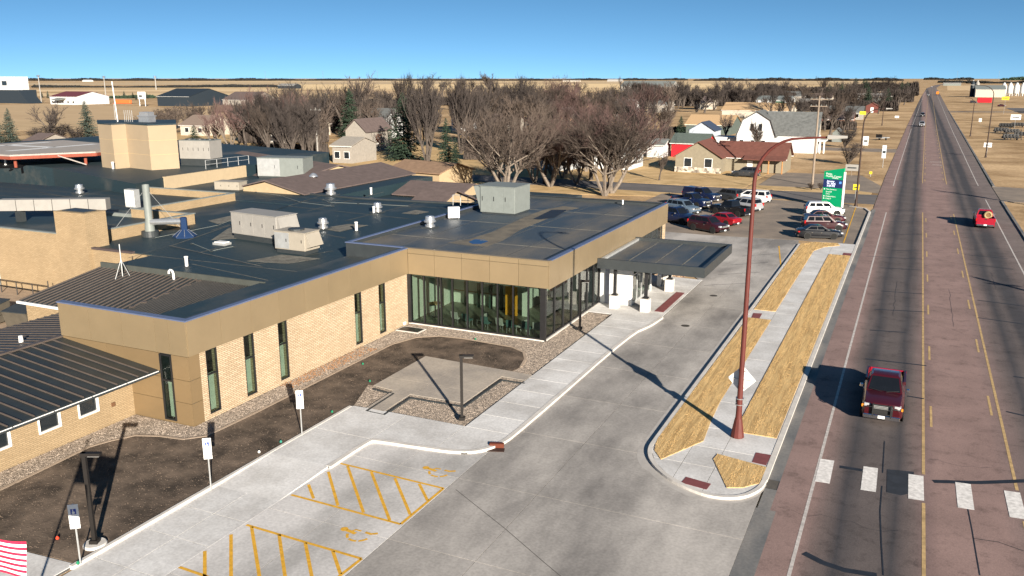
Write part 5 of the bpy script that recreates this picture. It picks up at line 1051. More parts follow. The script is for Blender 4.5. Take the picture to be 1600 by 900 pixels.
    def face(p00, p10, p11, p01, u0, u1, v0, v1, off):
        p00, p10, p11, p01 = map(Vector, (p00, p10, p11, p01)); nn = (p10-p00).cross(p01-p00).normalized()*off
        def P(u, v): return p00*(1-u)*(1-v)+p10*u*(1-v)+p11*u*v+p01*(1-u)*v
        q = [P(u0, v0), P(u1, v0), P(u1, v1), P(u0, v1)]; return B().hexa([p-nn*.3 for p in q], [p+nn for p in q])
    part(face(cb[1], cb[2], cm[2], cm[1], .05, .95, .10, .95, .012), 'windshield', M_cargl); part(face(cb[3], cb[0], cm[0], cm[3], .08, .92, .25, .93, .012), 'rear_window', M_cargl)
    nsp = {'sedan': ((.06, .50), (.53, .90)), 'suv': ((.05, .28), (.31, .60), (.63, .92)), 'van': ((.05, .32), (.35, .64), (.67, .93)), 'pickup': ((.06, .48), (.52, .92))}[kind]
    for u0, u1 in nsp:
        part(face(cb[0], cb[1], cm[1], cm[0], u0, u1, .22, .90, .012), 'side_window', M_cargl); part(face(cb[2], cb[3], cm[3], cm[2], 1-u1, 1-u0, .22, .90, .012), 'side_window', M_cargl)
    # bed
    if kind == 'pickup':
        zf = .85; zbd = zb+.03; x0, x1 = -hl+.05, -.74
        bd = part(B().box(x0, -hw_*.96, sill+.06, x1, hw_*.96, zf), 'bed', col)
        for s in (-1, 1): part(B().hexa([(x0, s*hw_*.97-.05, zf), (x1, s*hw_*.97-.05, zf), (x1, s*hw_*.97+.05, zf), (x0, s*hw_*.97+.05, zf)], [(x0, s*hw_*.95-.05, zbd), (x1, s*hw_*.95-.05, zbd), (x1, s*hw_*.95+.05, zbd), (x0, s*hw_*.95+.05, zbd)]), 'bed_side', col)
        tg = part(B().box(x0-.03, -hw_*.88, zf-.2, x0+.07, hw_*.88, zbd-.01), 'tailgate', col); part(B().box(x0-.055, -.12, zbd-.2, x0-.032, .12, zbd-.1), 'handle', M_trim, tg)
        for k in range(3): part(B().box(x0-.042, -hw_*.8, zf-.1+.14*k, x0-.031, hw_*.8, zf-.04+.14*k), 'rib', col, tg)
        part(B().box(x0+.1, -hw_*.86, zf+.002, x1-.02, hw_*.86, zf+.03), 'bed_liner', M_trim)
        if topper: part(B().hexa([(x0, -hw_*.92, zbd), (x1, -hw_*.92, zbd), (x1, hw_*.92, zbd), (x0, hw_*.92, zbd)], [(x0+.12, -hw_*.76, zr-.05), (x1-.02, -hw_*.76, zr-.02), (x1-.02, hw_*.76, zr-.02), (x0+.12, hw_*.76, zr-.05)]), 'topper', topper)
    zl = {'sedan': .68, 'suv': .86, 'van': .82, 'pickup': .98}[kind]
    # bumpers, grille, lights, plates
    zq = sill+.12
    part(B().box(hl-.14, -hw_*.86, zq-.08, hl+.06, hw_*.86, zq+.14), 'front_bumper', M_chrome if kind == 'pickup' else M_trim, bevel=.03)
    part(B().box(-hl-.07, -hw_*.88, zq-.06, -hl+.14, hw_*.88, zq+.14), 'rear_bumper', M_chrome if kind == 'pickup' else M_trim, bevel=.03)
    gx = hl-.02 if kind != 'pickup' else hl+.02
    gr = part(B().box(gx-.14, -hw_*.50, (zl-.18 if kind != 'pickup' else zq+.16), gx+.02, hw_*.50, zl+.06), 'grille', M_trim)
    for k in range(3): part(B().box(gx+.02, -hw_*.46, zl-.14+.065*k, gx+.032, hw_*.46, zl-.115+.065*k), 'slat', M_steel, gr)
    for s in (-1, 1):
        for xg in ({'sedan': (1.0, -.05, -1.1), 'suv': (1.1, .05, -1.0), 'van': (1.3, .2, -1.1), 'pickup': (1.25, .3, -.6)}[kind]): part(B().box(xg-.008, s*(hw_-.02), sill+.12, xg+.008, s*(hw_+.004), zb-.12), 'door_gap', M_trim)
        part(B().box(-wb+wr_*1.2, s*(hw_*.93), sill-.03, wb-wr_*1.2, s*(hw_+.012), sill+.10), 'sill_trim', M_trim)
    for s in (-1, 1):
        part(B().box(hl-.28, s*hw_*.55, zl-.10, hl-.005, s*hw_*.86, zl+.07), 'headlight', M_head, bevel=.02)
        if kind in ('sedan',): part(B().box(-hl+.0, s*hw_*.52, .70, -hl+.2, s*hw_*.90, .84), 'taillight', M_tail, bevel=.02)
        elif kind == 'pickup': part(B().box(-hl+.02, s*hw_*.89, .85, -hl+.14, s*hw_*1.01, 1.18), 'taillight', M_tail)
        else: part(B().box(-hl-.01, s*hw_*.70, zb-.25, -hl+.15, s*hw_*.93, zb+.12), 'taillight', M_tail, bevel=.02)
        part(B().box(cb1-.55, s*(hw_+.02), zb-.0, cb1-.38, s*(hw_+.20), zb+.17), 'mirror', col if kind != 'pickup' else M_chrome, bevel=.025)
        for k in (-.05, .95): part(B().box(cb1-1.1-k, s*(hw_*1.0), zb-.26, cb1-.95-k, s*(hw_*1.0+.025), zb-.21), 'door_handle', M_chrome)
    part(B().box(-hl-.085, -.16, zq+.0, -hl-.072, .16, zq+.15), 'number_plate', M_plate)
    part(B().box(hl+.062, -.16, zq-.02, hl+.075, .16, zq+.13), 'number_plate', M_plate)
    ty, rm = wheel_mesh(wr_, .24)
    for sx in (-1, 1):
        for s in (-1, 1):
            part(B().lathe([(wr_*1.16, -.005), (wr_*1.16, .012)] if s > 0 else [(wr_*1.16, -.012), (wr_*1.16, .005)], c=(sx*wb, s*(hw_+.001), wr_*1.02), n=20, axis='y'), 'wheel_arch', M_trim)
            wo_ = link_part('wheel', ty, t, (sx*wb, s*(hw_-.085), wr_), (0, 0, 0 if s > 0 else math.pi)); link_part('rim', rm, wo_)
    return t
def vpos(x, y, z=.03): return tuple(g(x, y, z))
P_red = paint('paint_red', (.20, .006, .012)); P_mar = paint('paint_maroon', (.042, .003, .006)); P_blk = paint('paint_black', (.006, .007, .010)); P_navy = paint('paint_navy', (.006, .011, .04)); P_sil = paint('paint_silver', (.26, .27, .29)); P_wht = paint('paint_white', (.60, .60, .60)); P_slate = paint('paint_slate', (.085, .12, .165)); P_dkr = paint('paint_wine', (.028, .005, .008)); P_or = paint('paint_orange', (.55, .17, .02)); P_char = paint('paint_charcoal', (.03, .033, .038)); P_red2 = paint('paint_bright_red', (.28, .006, .02))
# the red pickup on the near road, with grille guard
a_, b_ = g(1345, 655, .02), g(1409, 666, .02); mid = (a_+b_)/2
T1 = vehicle('pickup', 'red pickup with a dark grille guard driving toward the crossing', P_mar, (mid.x-.02, mid.y+2.55, .02), R(-90), cat='pickup')
for y in (-.42, .42): B().box(2.93, y-.03, .45, 3.02, y+.03, 1.12).build('guard_post', M_trim, T1, local=True)
for z in (.6, .85, 1.08): B().tube((2.98, -.42, z), (2.98, .42, z), .025, n=6).build('guard_bar', M_trim, T1, local=True)
for s in (-1, 1): B().tube((2.98, s*.42, .95), (2.92, s*.88, .9), .025, n=6).build('guard_wing', M_trim, T1, local=True); B().box(2.84, s*.88, .86, 2.9, s*.96, 1.0).build('indicator', M_amber, T1, local=True)
B().box(-2.75, -.84, .99, -2.67, .84, 1.235).build('tailgate_inner', P_red2, T1, local=True)
for s in (-1, 1): B().tube((1.42, s*.1, 1.28), (1.25, s*.7, 1.34), .012, n=4).build('wiper', M_trim, T1, local=True)
a_, b_ = g(1522, 355, .02), g(1551, 360, .02); mid = (a_+b_)/2
T2 = vehicle('pickup', 'red pickup carrying a tan coil, driving away on the right lane', P_red2, (mid.x+.15, mid.y+2.9, .02), R(90), cat='pickup')
cl_ = thing('hose_coil', 'tan coil standing in the bed of the departing red pickup', 'coil', (mid.x+.45, mid.y+2.0, 1.36)); rt = [(math.cos(k*math.pi/9)*.34, 0, math.sin(k*math.pi/9)*.34) for k in range(19)]
B().path(rt, .13, n=8).build('ring', plain('coil_tan', (.26, .20, .10)), cl_, local=True, smooth=50); B().lathe([(.25, -.05), (.25, .05)], n=14, axis='y').build('core', plain('coil_core', (.16, .09, .04)), cl_, local=True)
LOT = 'vehicles parked on the car park'
AN = R(-27)
for kind, x, y, rz, col, l, tp in (('suv', 1106, 361, AN, P_dkr, 'dark wine red suv parked at the front of the left row', None), ('sedan', 1127, 350, AN+math.pi, P_red, 'bright red sedan showing its tail behind the wine suv', None),
      ('pickup', 1142, 335.5, AN+math.pi, P_blk, 'black pickup with its tailgate toward the drive', None), ('van', 1161, 328.5, AN+math.pi, P_sil, 'silver minivan showing its tail in the left row', None), ('pickup', 1056, 347, AN, P_navy, 'blue pickup partly hidden by the clinic corner', None),
      ('suv', 1067, 333, AN, P_slate, 'slate blue suv with chrome face in the left row', None), ('pickup', 1080, 322.5, AN, P_navy, 'navy pickup between slate suv and covered pickup', None), ('pickup', 1096, 313.5, AN, P_navy, 'long navy pickup with a covered bed at the back', P_navy),
      ('van', 1174, 316, R(168), P_wht, 'white minivan parked alone near the side street', None), ('suv', 1136, 313, AN+math.pi, P_char, 'charcoal suv between the covered pickup and white minivan', None),
      ('sedan', 1279, 371.5, R(18), P_blk, 'black sedan nearest the grass at the right row', None), ('suv', 1287, 359.5, R(18), P_dkr, 'dark maroon suv second in the right row', None), ('sedan', 1287, 347, R(18), P_mar, 'maroon sedan third in the right row', None), ('suv', 1287, 336, R(18), P_wht, 'white suv in front of the green sign', None)):
    v = vehicle(kind, l, col, vpos(x, y), rz, LOT, topper=tp)
for kind, x, y, rz, col, l in (('suv', 1165, 276, R(178), P_char, 'dark grey suv parked beside the stone faced house'), ('van', 1204, 259, R(178), P_red, 'red minivan on the old lot by the white barn house'), ('sedan', 1176, 261, R(178), P_navy, 'dark blue car nose beside the red minivan')):
    vehicle(kind, l, col, vpos(x, y), rz)
for kind, x, y, rz, col, l in (('pickup', 1440, 197.5, -90, P_sil, 'silver pickup approaching on the far road'), ('suv', 1441.5, 182, -90, P_blk, 'black suv behind the silver pickup on far road'), ('sedan', 1450.5, 149.5, -90, P_wht, 'white car far down the road'), ('sedan', 1456, 136, 90, P_wht, 'tiny white car at the bend of the far road'),
                               ('sedan', 1565, 166.5, 0, P_mar, 'maroon car on the yard by the silos'), ('suv', 1531-10, 161, 0, P_char, 'dark suv beside the red container'), ('sedan', 1212, 170, 20, P_char, 'dark car behind the tan roofs'), ('pickup', 1247, 171.5, 0, P_red2, 'far red pickup beside the pale sheds'), ('van', 1393, 152, 0, P_wht, 'white van by the far left trees'), ('sedan', 548, 233, 0, P_red, 'small red and white car by the grey house')):
    vehicle(kind, l, col, vpos(x, y, .02), R(rz))
p = g(1467, 148.5); t = thing('orange_truck', 'orange box truck far down the right lane', 'truck', (p.x-1.5, p.y, .02), R(90)); B().box(-4, -1.25, .9, 1.6, 1.25, 3.6).build('box', P_or, t, local=True, bevel=.05); B().hexa([(1.7, -1.1, .6), (3.6, -1.1, .6), (3.6, 1.1, .6), (1.7, 1.1, .6)], [(1.7, -1.05, 2.6), (3.0, -1.05, 2.6), (3.0, 1.05, 2.6), (1.7, 1.05, 2.6)]).build('cab', P_or, t, local=True)
for x in (-2.8, 2.6):
    for s in (-1, 1): B().lathe([(.5, -.15), (.5, .15)], c=(x, s*1.05, .5), n=14, axis='y').build('wheel', M_rubber, t, local=True)
# ================================================================== HOUSES AND BUILDINGS OF THE TOWN
def house(name, label, cx, cy, w_, d_, wh, rise, axis, wallm, roofm, cat='house', wins=(), door=None, chim=False, over=.4, rz=0, trim=M_white):
    """local box centred on (0,0); axis 'x' ridge along X, 'y' ridge along Y (gable toward the camera)"""
    t = thing(name, label, cat, (cx, cy, 0), rz); x, y = w_/2, d_/2
    b = B()
    if axis == 'x': b.v = [(-x, -y, 0), (x, -y, 0), (x, y, 0), (-x, y, 0), (-x, -y, wh), (x, -y, wh), (x, y, wh), (-x, y, wh), (-x, 0, wh+rise-.05), (x, 0, wh+rise-.05)]; b.f = [(0, 1, 5, 4), (2, 3, 7, 6), (3, 0, 4, 8, 7), (1, 2, 6, 9, 5), (3, 2, 1, 0)]
    else: b.v = [(-x, -y, 0), (x, -y, 0), (x, y, 0), (-x, y, 0), (-x, -y, wh), (x, -y, wh), (x, y, wh), (-x, y, wh), (0, -y, wh+rise-.05), (0, y, wh+rise-.05)]; b.f = [(3, 0, 4, 7), (1, 2, 6, 5), (0, 1, 5, 8, 4), (2, 3, 7, 9, 6), (3, 2, 1, 0)]
    b.build('wall', wallm, t, local=True)
    th = Vector((0, 0, .15)); sl = rise/(y if axis == 'x' else x)
    for s in (-1, 1):
        if axis == 'x': q = [Vector((-x-over, s*(y+over), wh-over*sl)), Vector((x+over, s*(y+over), wh-over*sl)), Vector((x+over, 0, wh+rise)), Vector((-x-over, 0, wh+rise))]
        else: q = [Vector((s*(x+over), -y-over, wh-over*sl)), Vector((s*(x+over), y+over, wh-over*sl)), Vector((0, y+over, wh+rise)), Vector((0, -y-over, wh+rise))]
        if (axis == 'x' and s > 0) or (axis == 'y' and s < 0): q = [q[1], q[0], q[3], q[2]]
        B().hexa(q, [p+th for p in q]).build('roof_slope', roofm, t, local=True)
        if axis == 'x': B().box(-x-over, s*(y+over)-.03, wh-over*sl-.12, x+over, s*(y+over)+.03, wh-over*sl-.003).build('fascia_board', trim, t, local=True)
    for wx, wz, ww, wh_ in wins:
        f = B().box(wx-ww/2-.1, -y-.06, wz-.1, wx+ww/2+.1, -y-.002, wz+wh_+.1).build('window', trim, t, local=True); B().box(wx-ww/2, -y-.075, wz, wx+ww/2, -y-.061, wz+wh_).build('pane', M_glassd, f, local=True)
    if door is not None: B().box(door-.5, -y-.06, 0, door+.5, -y-.003, 2.1).build('door', trim, t, local=True)
    if chim: B().box(x*.3, -.3, wh+rise*.5, x*.3+.6, .3, wh+rise+.9).build('chimney', M_brickr, t, local=True)
    return t
def bpx(x0, x1, y): a, c = g(x0, y), g(x1, y); return (a.x+c.x)/2, (a.y+c.y)/2, (c-a).length
M_stone = gravel_mat('field_stone', (.10, .085, .07), (.5, .44, .36), 2.2); M_olive = plain('olive_siding', (.19, .165, .12)); M_rbr = mat('redbrown_shingle', (.115, .045, .034), .9, var=.15, scale=1.5)
M_gsh = mat('grey_shingle', (.095, .10, .10), .9, var=.2, scale=1.5); M_tsh = mat('tan_metal_roof', (.40, .27, .15), .7, var=.08); M_wsid = plain('white_siding', (.44, .45, .455), .8, var=.05); M_gsid = plain('grey_siding', (.24, .22, .195)); M_csid = plain('cream_wall', (.40, .36, .30)); M_redw = plain('barn_red', (.40, .010, .018)); M_dgr = mat('dark_green_roof', (.075, .095, .085), .8, var=.12)
M_dbl = plain('dark_blue_steel', (.018, .026, .035), .6); M_mrn = plain('maroon_roof', (.10, .025, .035))
# stone faced house
cx, cy, ww = bpx(1054, 1125, 270); k_ = ww/12
t = house('stone_faced_house', 'olive house with a stone base and red brown shingle roof', cx, cy+5, ww, 10, 3.0, 2.6, 'y', M_olive, M_rbr, wins=((-ww*.22, 1.1, 1.3, 1.5), (ww*.23, 1.1, 1.3, 1.5)))
B().box(-ww/2-.05, -5.12, 0, ww/2+.05, -5.003, 1.0).build('stone_base', M_stone, t, local=True)
t = house('house_side_wing', 'red brown roofed side wing with a porch on timber posts', cx+8.5, cy+9.5, 12.5, 8.5, 2.8, 2.4, 'x', M_olive, M_rbr, door=0)
for x in (3.6, 6.0): B().tube((x, -5.8, 0), (x, -5.8, 2.5), .12, n=6).build('porch_post', plain('porch_timber', (.33, .16, .06)), t, local=True)
B().hexa([(-1, -6.2, 2.4), (6.6, -6.2, 2.4), (6.6, -4.2, 3.0), (-1, -4.2, 3.0)], [(-1, -6.2, 2.52), (6.6, -6.2, 2.52), (6.6, -4.2, 3.12), (-1, -4.2, 3.12)]).build('porch_roof', M_rbr, t, local=True)
# red shed
cx, cy, ww = bpx(1048, 1103, 246); house('red_shed', 'bright red shed with a dark green roof behind the olive house', cx, cy+4, ww, 8, 3.2, 1.7, 'x', M_redw, M_dgr, cat='shed')
cx, cy, ww = bpx(1072, 1120, 216); house('dark_roof_house', 'low house with a blue grey gable roof behind the red shed', cx+1, cy, ww*.8, 9, 2.6, 2.2, 'y', plain('blue_siding', (.32, .36, .42)), plain('navy_roof', (.03, .045, .08)))
# gambrel house
cx, cy, ww = bpx(1150, 1208, 238)
t = thing('gambrel_house', 'white gambrel roofed house with grey shingles, like a barn', 'house', (cx, cy, 0)); s = ww/2
gp = [(-s, 0), (s, 0), (s, 3.9), (s*.72, 7.4), (0, 9.3), (-s*.72, 7.4), (-s, 3.9)]
b = B(); nn = len(gp); b.v = [(x, 0, z) for x, z in gp]+[(x, 11, z) for x, z in gp]; b.f = [tuple(range(nn)), tuple(range(2*nn-1, nn-1, -1))]+[(k, nn+k, nn+(k+1) % nn, (k+1) % nn) for k in range(nn)]; b.build('wall', M_wsid, t, local=True)
for (x0, z0), (x1, z1) in (((s+.35, 3.5), (s*.74, 7.45)), ((s*.74, 7.45), (0, 9.45)), ((-s*.74, 7.45), (-s-.35, 3.5)), ((0, 9.45), (-s*.74, 7.45))):
    B().hexa([(x0, -.4, z0), (x0, 11, z0), (x1, 11, z1), (x1, -.4, z1)], [(x0+.02, -.4, z0+.16), (x0+.02, 11, z0+.16), (x1, 11, z1+.16), (x1, -.4, z1+.16)]).build('roof_slope', M_gsh, t, local=True)
for wx, wz in ((-.95, 5.0), (.95, 5.0), (-3.2, 1.2), (-.6, 1.2), (1.8, 1.2)): f = B().box(wx-.55, -.06, wz-.1, wx+.55, -.003, wz+1.7).build('window', M_white, t, local=True); B().box(wx-.43, -.08, wz, wx+.43, -.061, wz+1.6).build('pane', M_glassd, f, local=True)
B().hexa([(s+.2, 1.5, 3.9), (s+9.5, 1.5, 3.9), (s+9.5, 6, 9.2), (s*.3, 6, 9.2)], [(s+.2, 1.5, 4.05), (s+9.5, 1.5, 4.05), (s+9.5, 6, 9.35), (s*.3, 6, 9.35)]).build('side_roof', M_gsh, t, local=True)
B().box(s+.01, 1.8, 0, s+9.2, 10, 3.9).build('side_wing', M_wsid, t, local=True); B().box(-s-6, 2, 0, -s-.01, 9, 3.2).build('left_wing', M_wsid, t, local=True)
t = thing('white_pergola', 'white flat roofed porch on square posts right of the gambrel house', 'porch', tuple(g(1262, 238)));
B().box(-9, -2, 2.7, 4, 3, 3.0).build('roof', M_wsid, t, local=True)
for x in (-4.2, -3.2, 1.4, 2.8, 3.7): B().box(x-.15, -1.9, 0, x+.15, -1.6, 2.7).build('post', M_white, t, local=True)
for nm, l, x0, x1, y, d_, wh, rise, ax, wm, rm, cat, extra in (
    ('cream_brick_house', 'cream gable house with a red brick base behind the gambrel house', 1238, 1274, 214, 12, 4.6, 2.0, 'y', M_csid, M_rbr, 'house', 0), ('tan_roof_store', 'long low store with a tan metal roof and dark front', 1071, 1141, 210, 16, 3.0, 2.6, 'x', M_dgr, M_tsh, 'building', 0),
    ('tan_roof_store', 'second tan roofed store behind the gambrel house', 1128, 1232, 184, 20, 3.2, 3.0, 'x', M_csid, M_tsh, 'building', 0), ('metal_shop', 'white metal shop with a green door far behind the tan roofs', 1181, 1233, 171, 20, 5.2, 2.0, 'x', M_wsid, M_lgrey, 'building', 0),
    ('red_brown_shed', 'small red brown shed with a white door near the far trees', 1353, 1371, 176, 7, 3.2, 1.6, 'y', plain('redbrown_wall', (.11, .035, .028)), M_rbr, 'shed', 0), ('grey_sided_house', 'weathered grey two storey house behind the annexes', 517, 553, 255, 9, 3.6, 1.4, 'x', M_gsid, M_gsid, 'house', 2),
    ('tall_grey_house', 'tall grey gabled house with a brown roof beside the orange bush', 538, 576, 238, 11, 5.0, 2.6, 'y', M_gsid, M_brown, 'house', 2), ('white_house', 'white house half hidden by the tall conifer', 570, 606, 217, 10, 6.0, 2.4, 'x', M_wsid, M_gsh, 'house', 2),
    ('white_bungalow', 'white bungalow with grey roof behind the central bare trees', 885, 985, 264, 9, 3.0, 2.4, 'x', M_wsid, M_gsh, 'house', 4), ('white_cottage', 'white cottage with a small dormer left of the bungalow', 828, 890, 266, 9, 3.0, 2.6, 'x', M_wsid, M_gsh, 'house', 3), ('brown_gable_house', 'brown gabled house peeking above the central trees', 858, 894, 205, 12, 4.5, 3.0, 'y', plain('brown_siding', (.22, .14, .10)), M_brown, 'house', 0),
    ('red_white_garage', 'pale garage with red corner posts behind the bare trees', 1010, 1036, 246, 6, 2.8, 1.0, 'x', M_wsid, M_lgrey, 'garage', 0), ('hall_building', 'white hall with a maroon roof on the left prairie', 70, 128, 163.5, 26, 5.2, 3.0, 'x', M_wsid, M_mrn, 'building', 5), ('arena_building', 'large dark blue steel arena on the left prairie', 238, 305, 166, 34, 6.0, 4.5, 'x', M_dbl, M_dbl, 'building', 0),
    ('brown_roof_hall', 'long brown roofed hall behind reddish trees on the left', 342, 400, 166, 24, 4.0, 4.5, 'x', M_gsid, M_brown, 'building', 0), ('taupe_roof_house', 'taupe roofed house right behind the tan tower', 276, 330, 212, 12, 3.2, 2.6, 'x', M_csid, plain('taupe_shingle', (.17, .13, .105)), 'house', 2), ('small_white_garage', 'small grey garage with white trim beside the arena', 304, 322, 161, 8, 3.5, 1.8, 'y', M_gsh, M_gsh, 'garage', 0),
    ('farm_shed', 'white roofed farm shed on the golden field', 431, 462, 138.5, 20, 5, 3, 'x', M_dbl, M_offw, 'shed', 0), ('long_grey_shed', 'very long pale grey shed beyond the central trees', 967, 1050, 142, 40, 6, 7, 'x', M_offw, M_lgrey, 'shed', 0), ('feed_store', 'tan metal store beside the silos', 1526, 1567, 152, 25, 7, 3.5, 'x', M_csid, M_lgrey, 'building', 0),
    ('pale_hut', 'low pale hut among the left shelter trees', 30, 62, 241, 10, 2.6, 1.8, 'x', M_gsid, M_brown, 'house', 2), ('pale_shed', 'pale shed beside the far red pickup', 1249, 1270, 170, 10, 4, 1.5, 'x', M_lgrey, M_offw, 'shed', 1), ('trailer_house', 'white trailer house by the far left trees', 1386, 1412, 158, 6, 3.2, 1.0, 'x', M_wsid, M_wsid, 'trailer', 3), ('far_white_barn', 'distant white barn on the left horizon', 126, 143, 127.6, 20, 6, 3, 'x', M_wsid, M_wsid, 'barn', 0),
    ('brick_ranch_house', 'low orange brick house among trees right of the cream house', 1284, 1330, 199, 10, 3.0, 2.2, 'x', M_brickr, M_brown, 'house', 3), ('grey_ranch_house', 'grey roofed ranch house behind the wooden utility pole', 1296, 1345, 187, 11, 3.0, 2.4, 'x', M_gsid, M_gsh, 'house', 3), ('white_far_house', 'small white house left of the red brown shed', 1330, 1351, 171, 9, 4.0, 2.6, 'y', M_wsid, M_gsh, 'house', 2),
    ('tan_far_house', 'tan house in the far town belt beyond the pale sheds', 1272, 1298, 163, 12, 4.0, 3.0, 'x', M_csid, M_brown, 'house', 2), ('white_far_house', 'far white house with brown roof beyond the grey ranch', 1312, 1338, 157, 12, 4.5, 3.0, 'x', M_wsid, M_brown, 'house', 2), ('grey_far_house', 'far grey house behind the white metal shop', 1225, 1258, 160, 12, 4.5, 3.0, 'x', M_gsid, M_gsh, 'house', 2), ('white_far_house', 'far white house behind the second tan store', 1146, 1176, 162, 12, 4.5, 3.2, 'y', M_wsid, M_gsh, 'house', 2),
    ('tan_far_house', 'far tan house right above the first tan store', 1085, 1112, 171, 12, 4.0, 3.0, 'x', M_csid, M_brown, 'house', 2), ('grey_far_house', 'grey house in the thicket left of the tan stores', 1012, 1044, 176, 12, 4.0, 3.0, 'x', M_gsid, M_gsh, 'house', 2), ('white_far_house', 'white house in the thicket above the bungalow', 958, 988, 182, 12, 4.5, 3.0, 'x', M_wsid, M_gsh, 'house', 2), ('white_far_house', 'white house glimpsed right of the bright green spruce', 704, 728, 205, 10, 5.5, 2.6, 'y', M_wsid, M_gsh, 'house', 2),
    ('grey_far_house', 'grey house glimpsed between central bare trees', 756, 800, 214, 12, 3.6, 2.8, 'x', M_gsid, M_brown, 'house', 3), ('brown_far_house', 'brown roofed house in the thicket left of utility pole', 440, 482, 214, 12, 3.6, 3.0, 'x', M_csid, M_brown, 'house', 2), ('tan_far_house', 'tan roofed house deep in the left thicket', 400, 436, 226, 11, 3.2, 2.6, 'x', M_gsid, M_brown, 'house', 2), ('far_store', 'long pale store at the near side of the far wood', 1338, 1380, 163, 14, 5, 2, 'x', M_lgrey, M_offw, 'building', 0),
    ('garden_shed', 'pale garden shed beside the crab apple tree', 1300, 1314, 222, 5, 2.4, 1.2, 'y', M_lgrey, M_gsh, 'shed', 0), ('far_farmhouse', 'pale farmhouse on the horizon left of the floodlights', 16, 30, 136, 16, 6, 4, 'x', M_wsid, M_gsh, 'house', 0), ('far_shop', 'low pale shop beyond the right yard', 1475, 1500, 134, 20, 5, 2, 'x', M_lgrey, M_offw, 'building', 0),
    ('far_grey_barn', 'distant grey barn with white doors near the horizon', 948, 972, 128.2, 20, 7, 4, 'x', M_gsid, M_wsid, 'barn', 0), ('far_tan_shed', 'distant pale shed row near the horizon centre', 878, 906, 128, 18, 6, 3, 'x', M_csid, M_offw, 'shed', 0)):
    cx, cy, ww = bpx(x0, x1, y); n = extra
    wn_ = tuple((-ww/2+ww*(k+.5)/n, 1.0, min(1.4, ww/n*.5), 1.3) for k in range(n)) if n else ()
    t = house(nm, l, cx, cy+d_/2, ww, d_, wh, rise, ax, wm, rm, cat, wn_, door=None)
    if nm == 'cream_brick_house': B().box(-ww/2-.05, -d_/2-.1, 0, ww/2+.05, -d_/2-.002, 2.4).build('brick_base', M_brickr, t, local=True)
    if nm == 'metal_shop':
        B().box(ww*.08, -d_/2-.1, 0, ww*.34, -d_/2-.003, 4.4).build('door', plain('green_door', (.0, .09, .05)), t, local=True)
        for k in (-.36, -.12): B().box(ww*k, -d_/2-.1, 0, ww*(k+.2), -d_/2-.003, 4.4).build('door', M_white, t, local=True)
    if nm == 'red_brown_shed': B().box(-.7, -d_/2-.1, 0, .7, -d_/2-.003, 2.6).build('door', M_white, t, local=True)
    if nm == 'hall_building': B().hexa([(-5, -18, 3), (3, -18, 3), (3, -13, 3.6), (-5, -13, 3.6)], [(-5, -18, 3.3), (3, -18, 3.3), (3, -13, 4.4), (-5, -13, 4.4)]).build('porch_roof', M_lgrey, t, local=True)
# stadium stand, scoreboard, ball park lights
q = g(25, 161); t = thing('grandstand', 'white grandstand block with dark seating on the far left', 'grandstand', (q.x, q.y, 0)); k_ = mpp(q)
B().box(-50, 0, 10*.9, 2, 10, 18).build('press_box', M_wsid, t, local=True); B().box(-50, -6, 0, 12, 8, 9).build('stand', M_dbl, t, local=True); B().hexa([(12, -6, 0), (22, -6, 0), (22, 4, 0), (12, 4, 0)], [(12, -6, 9), (12.5, -6, 9), (12.5, 4, 9), (12, 4, 9)]).build('ramp', M_dbl, t, local=True)
for k in range(5): B().box(-48+9*k, -.1, 12, -43+9*k, -.01, 15).build('window', M_glassd, t, local=True)
B().box(-50, -6.2, 9.01, 12, -2, 10.5).build('fascia', M_wsid, t, local=True)
q = g(223, 166); t = thing('scoreboard', 'white scoreboard with a small dark logo on two posts', 'scoreboard', (q.x, q.y, 0)); k_ = mpp(q)
B().box(-8*k_, -.2, 11*k_, 8*k_, .2, 22*k_).build('board', M_white, t, local=True); B().box(-5*k_, -.3, 14*k_, 1*k_, -.21, 17*k_).build('logo', M_char, t, local=True)
for s in (-1, 1): B().tube((s*6*k_, .1, 0), (s*6*k_, .1, 12*k_), .25, n=6).build('post', M_steel, t, local=True)
for xb, yb, yt, l in ((65, 161, 117, 'left ball park floodlight pole'), (166, 156, 118.5, 'middle ball park floodlight pole'), (244, 140, 118.5, 'right ball park floodlight pole')):
    p, h = at_h(xb, yb, yt); t = thing('floodlight_pole', l, 'floodlight', (p.x, p.y, 0), 0, 'ball park floodlights'); k_ = mpp(p)
    B().tube((0, 0, 0), (0, 0, h), .9*k_, .6*k_, n=6).build('pole', M_offw, t, local=True)
    for z in (h-.3, h-2.2*k_): B().box(-3.4*k_, -.3, z-.5*k_, 3.4*k_, .3, z+.3*k_).build('lamp_bank', M_gsh, t, local=True)
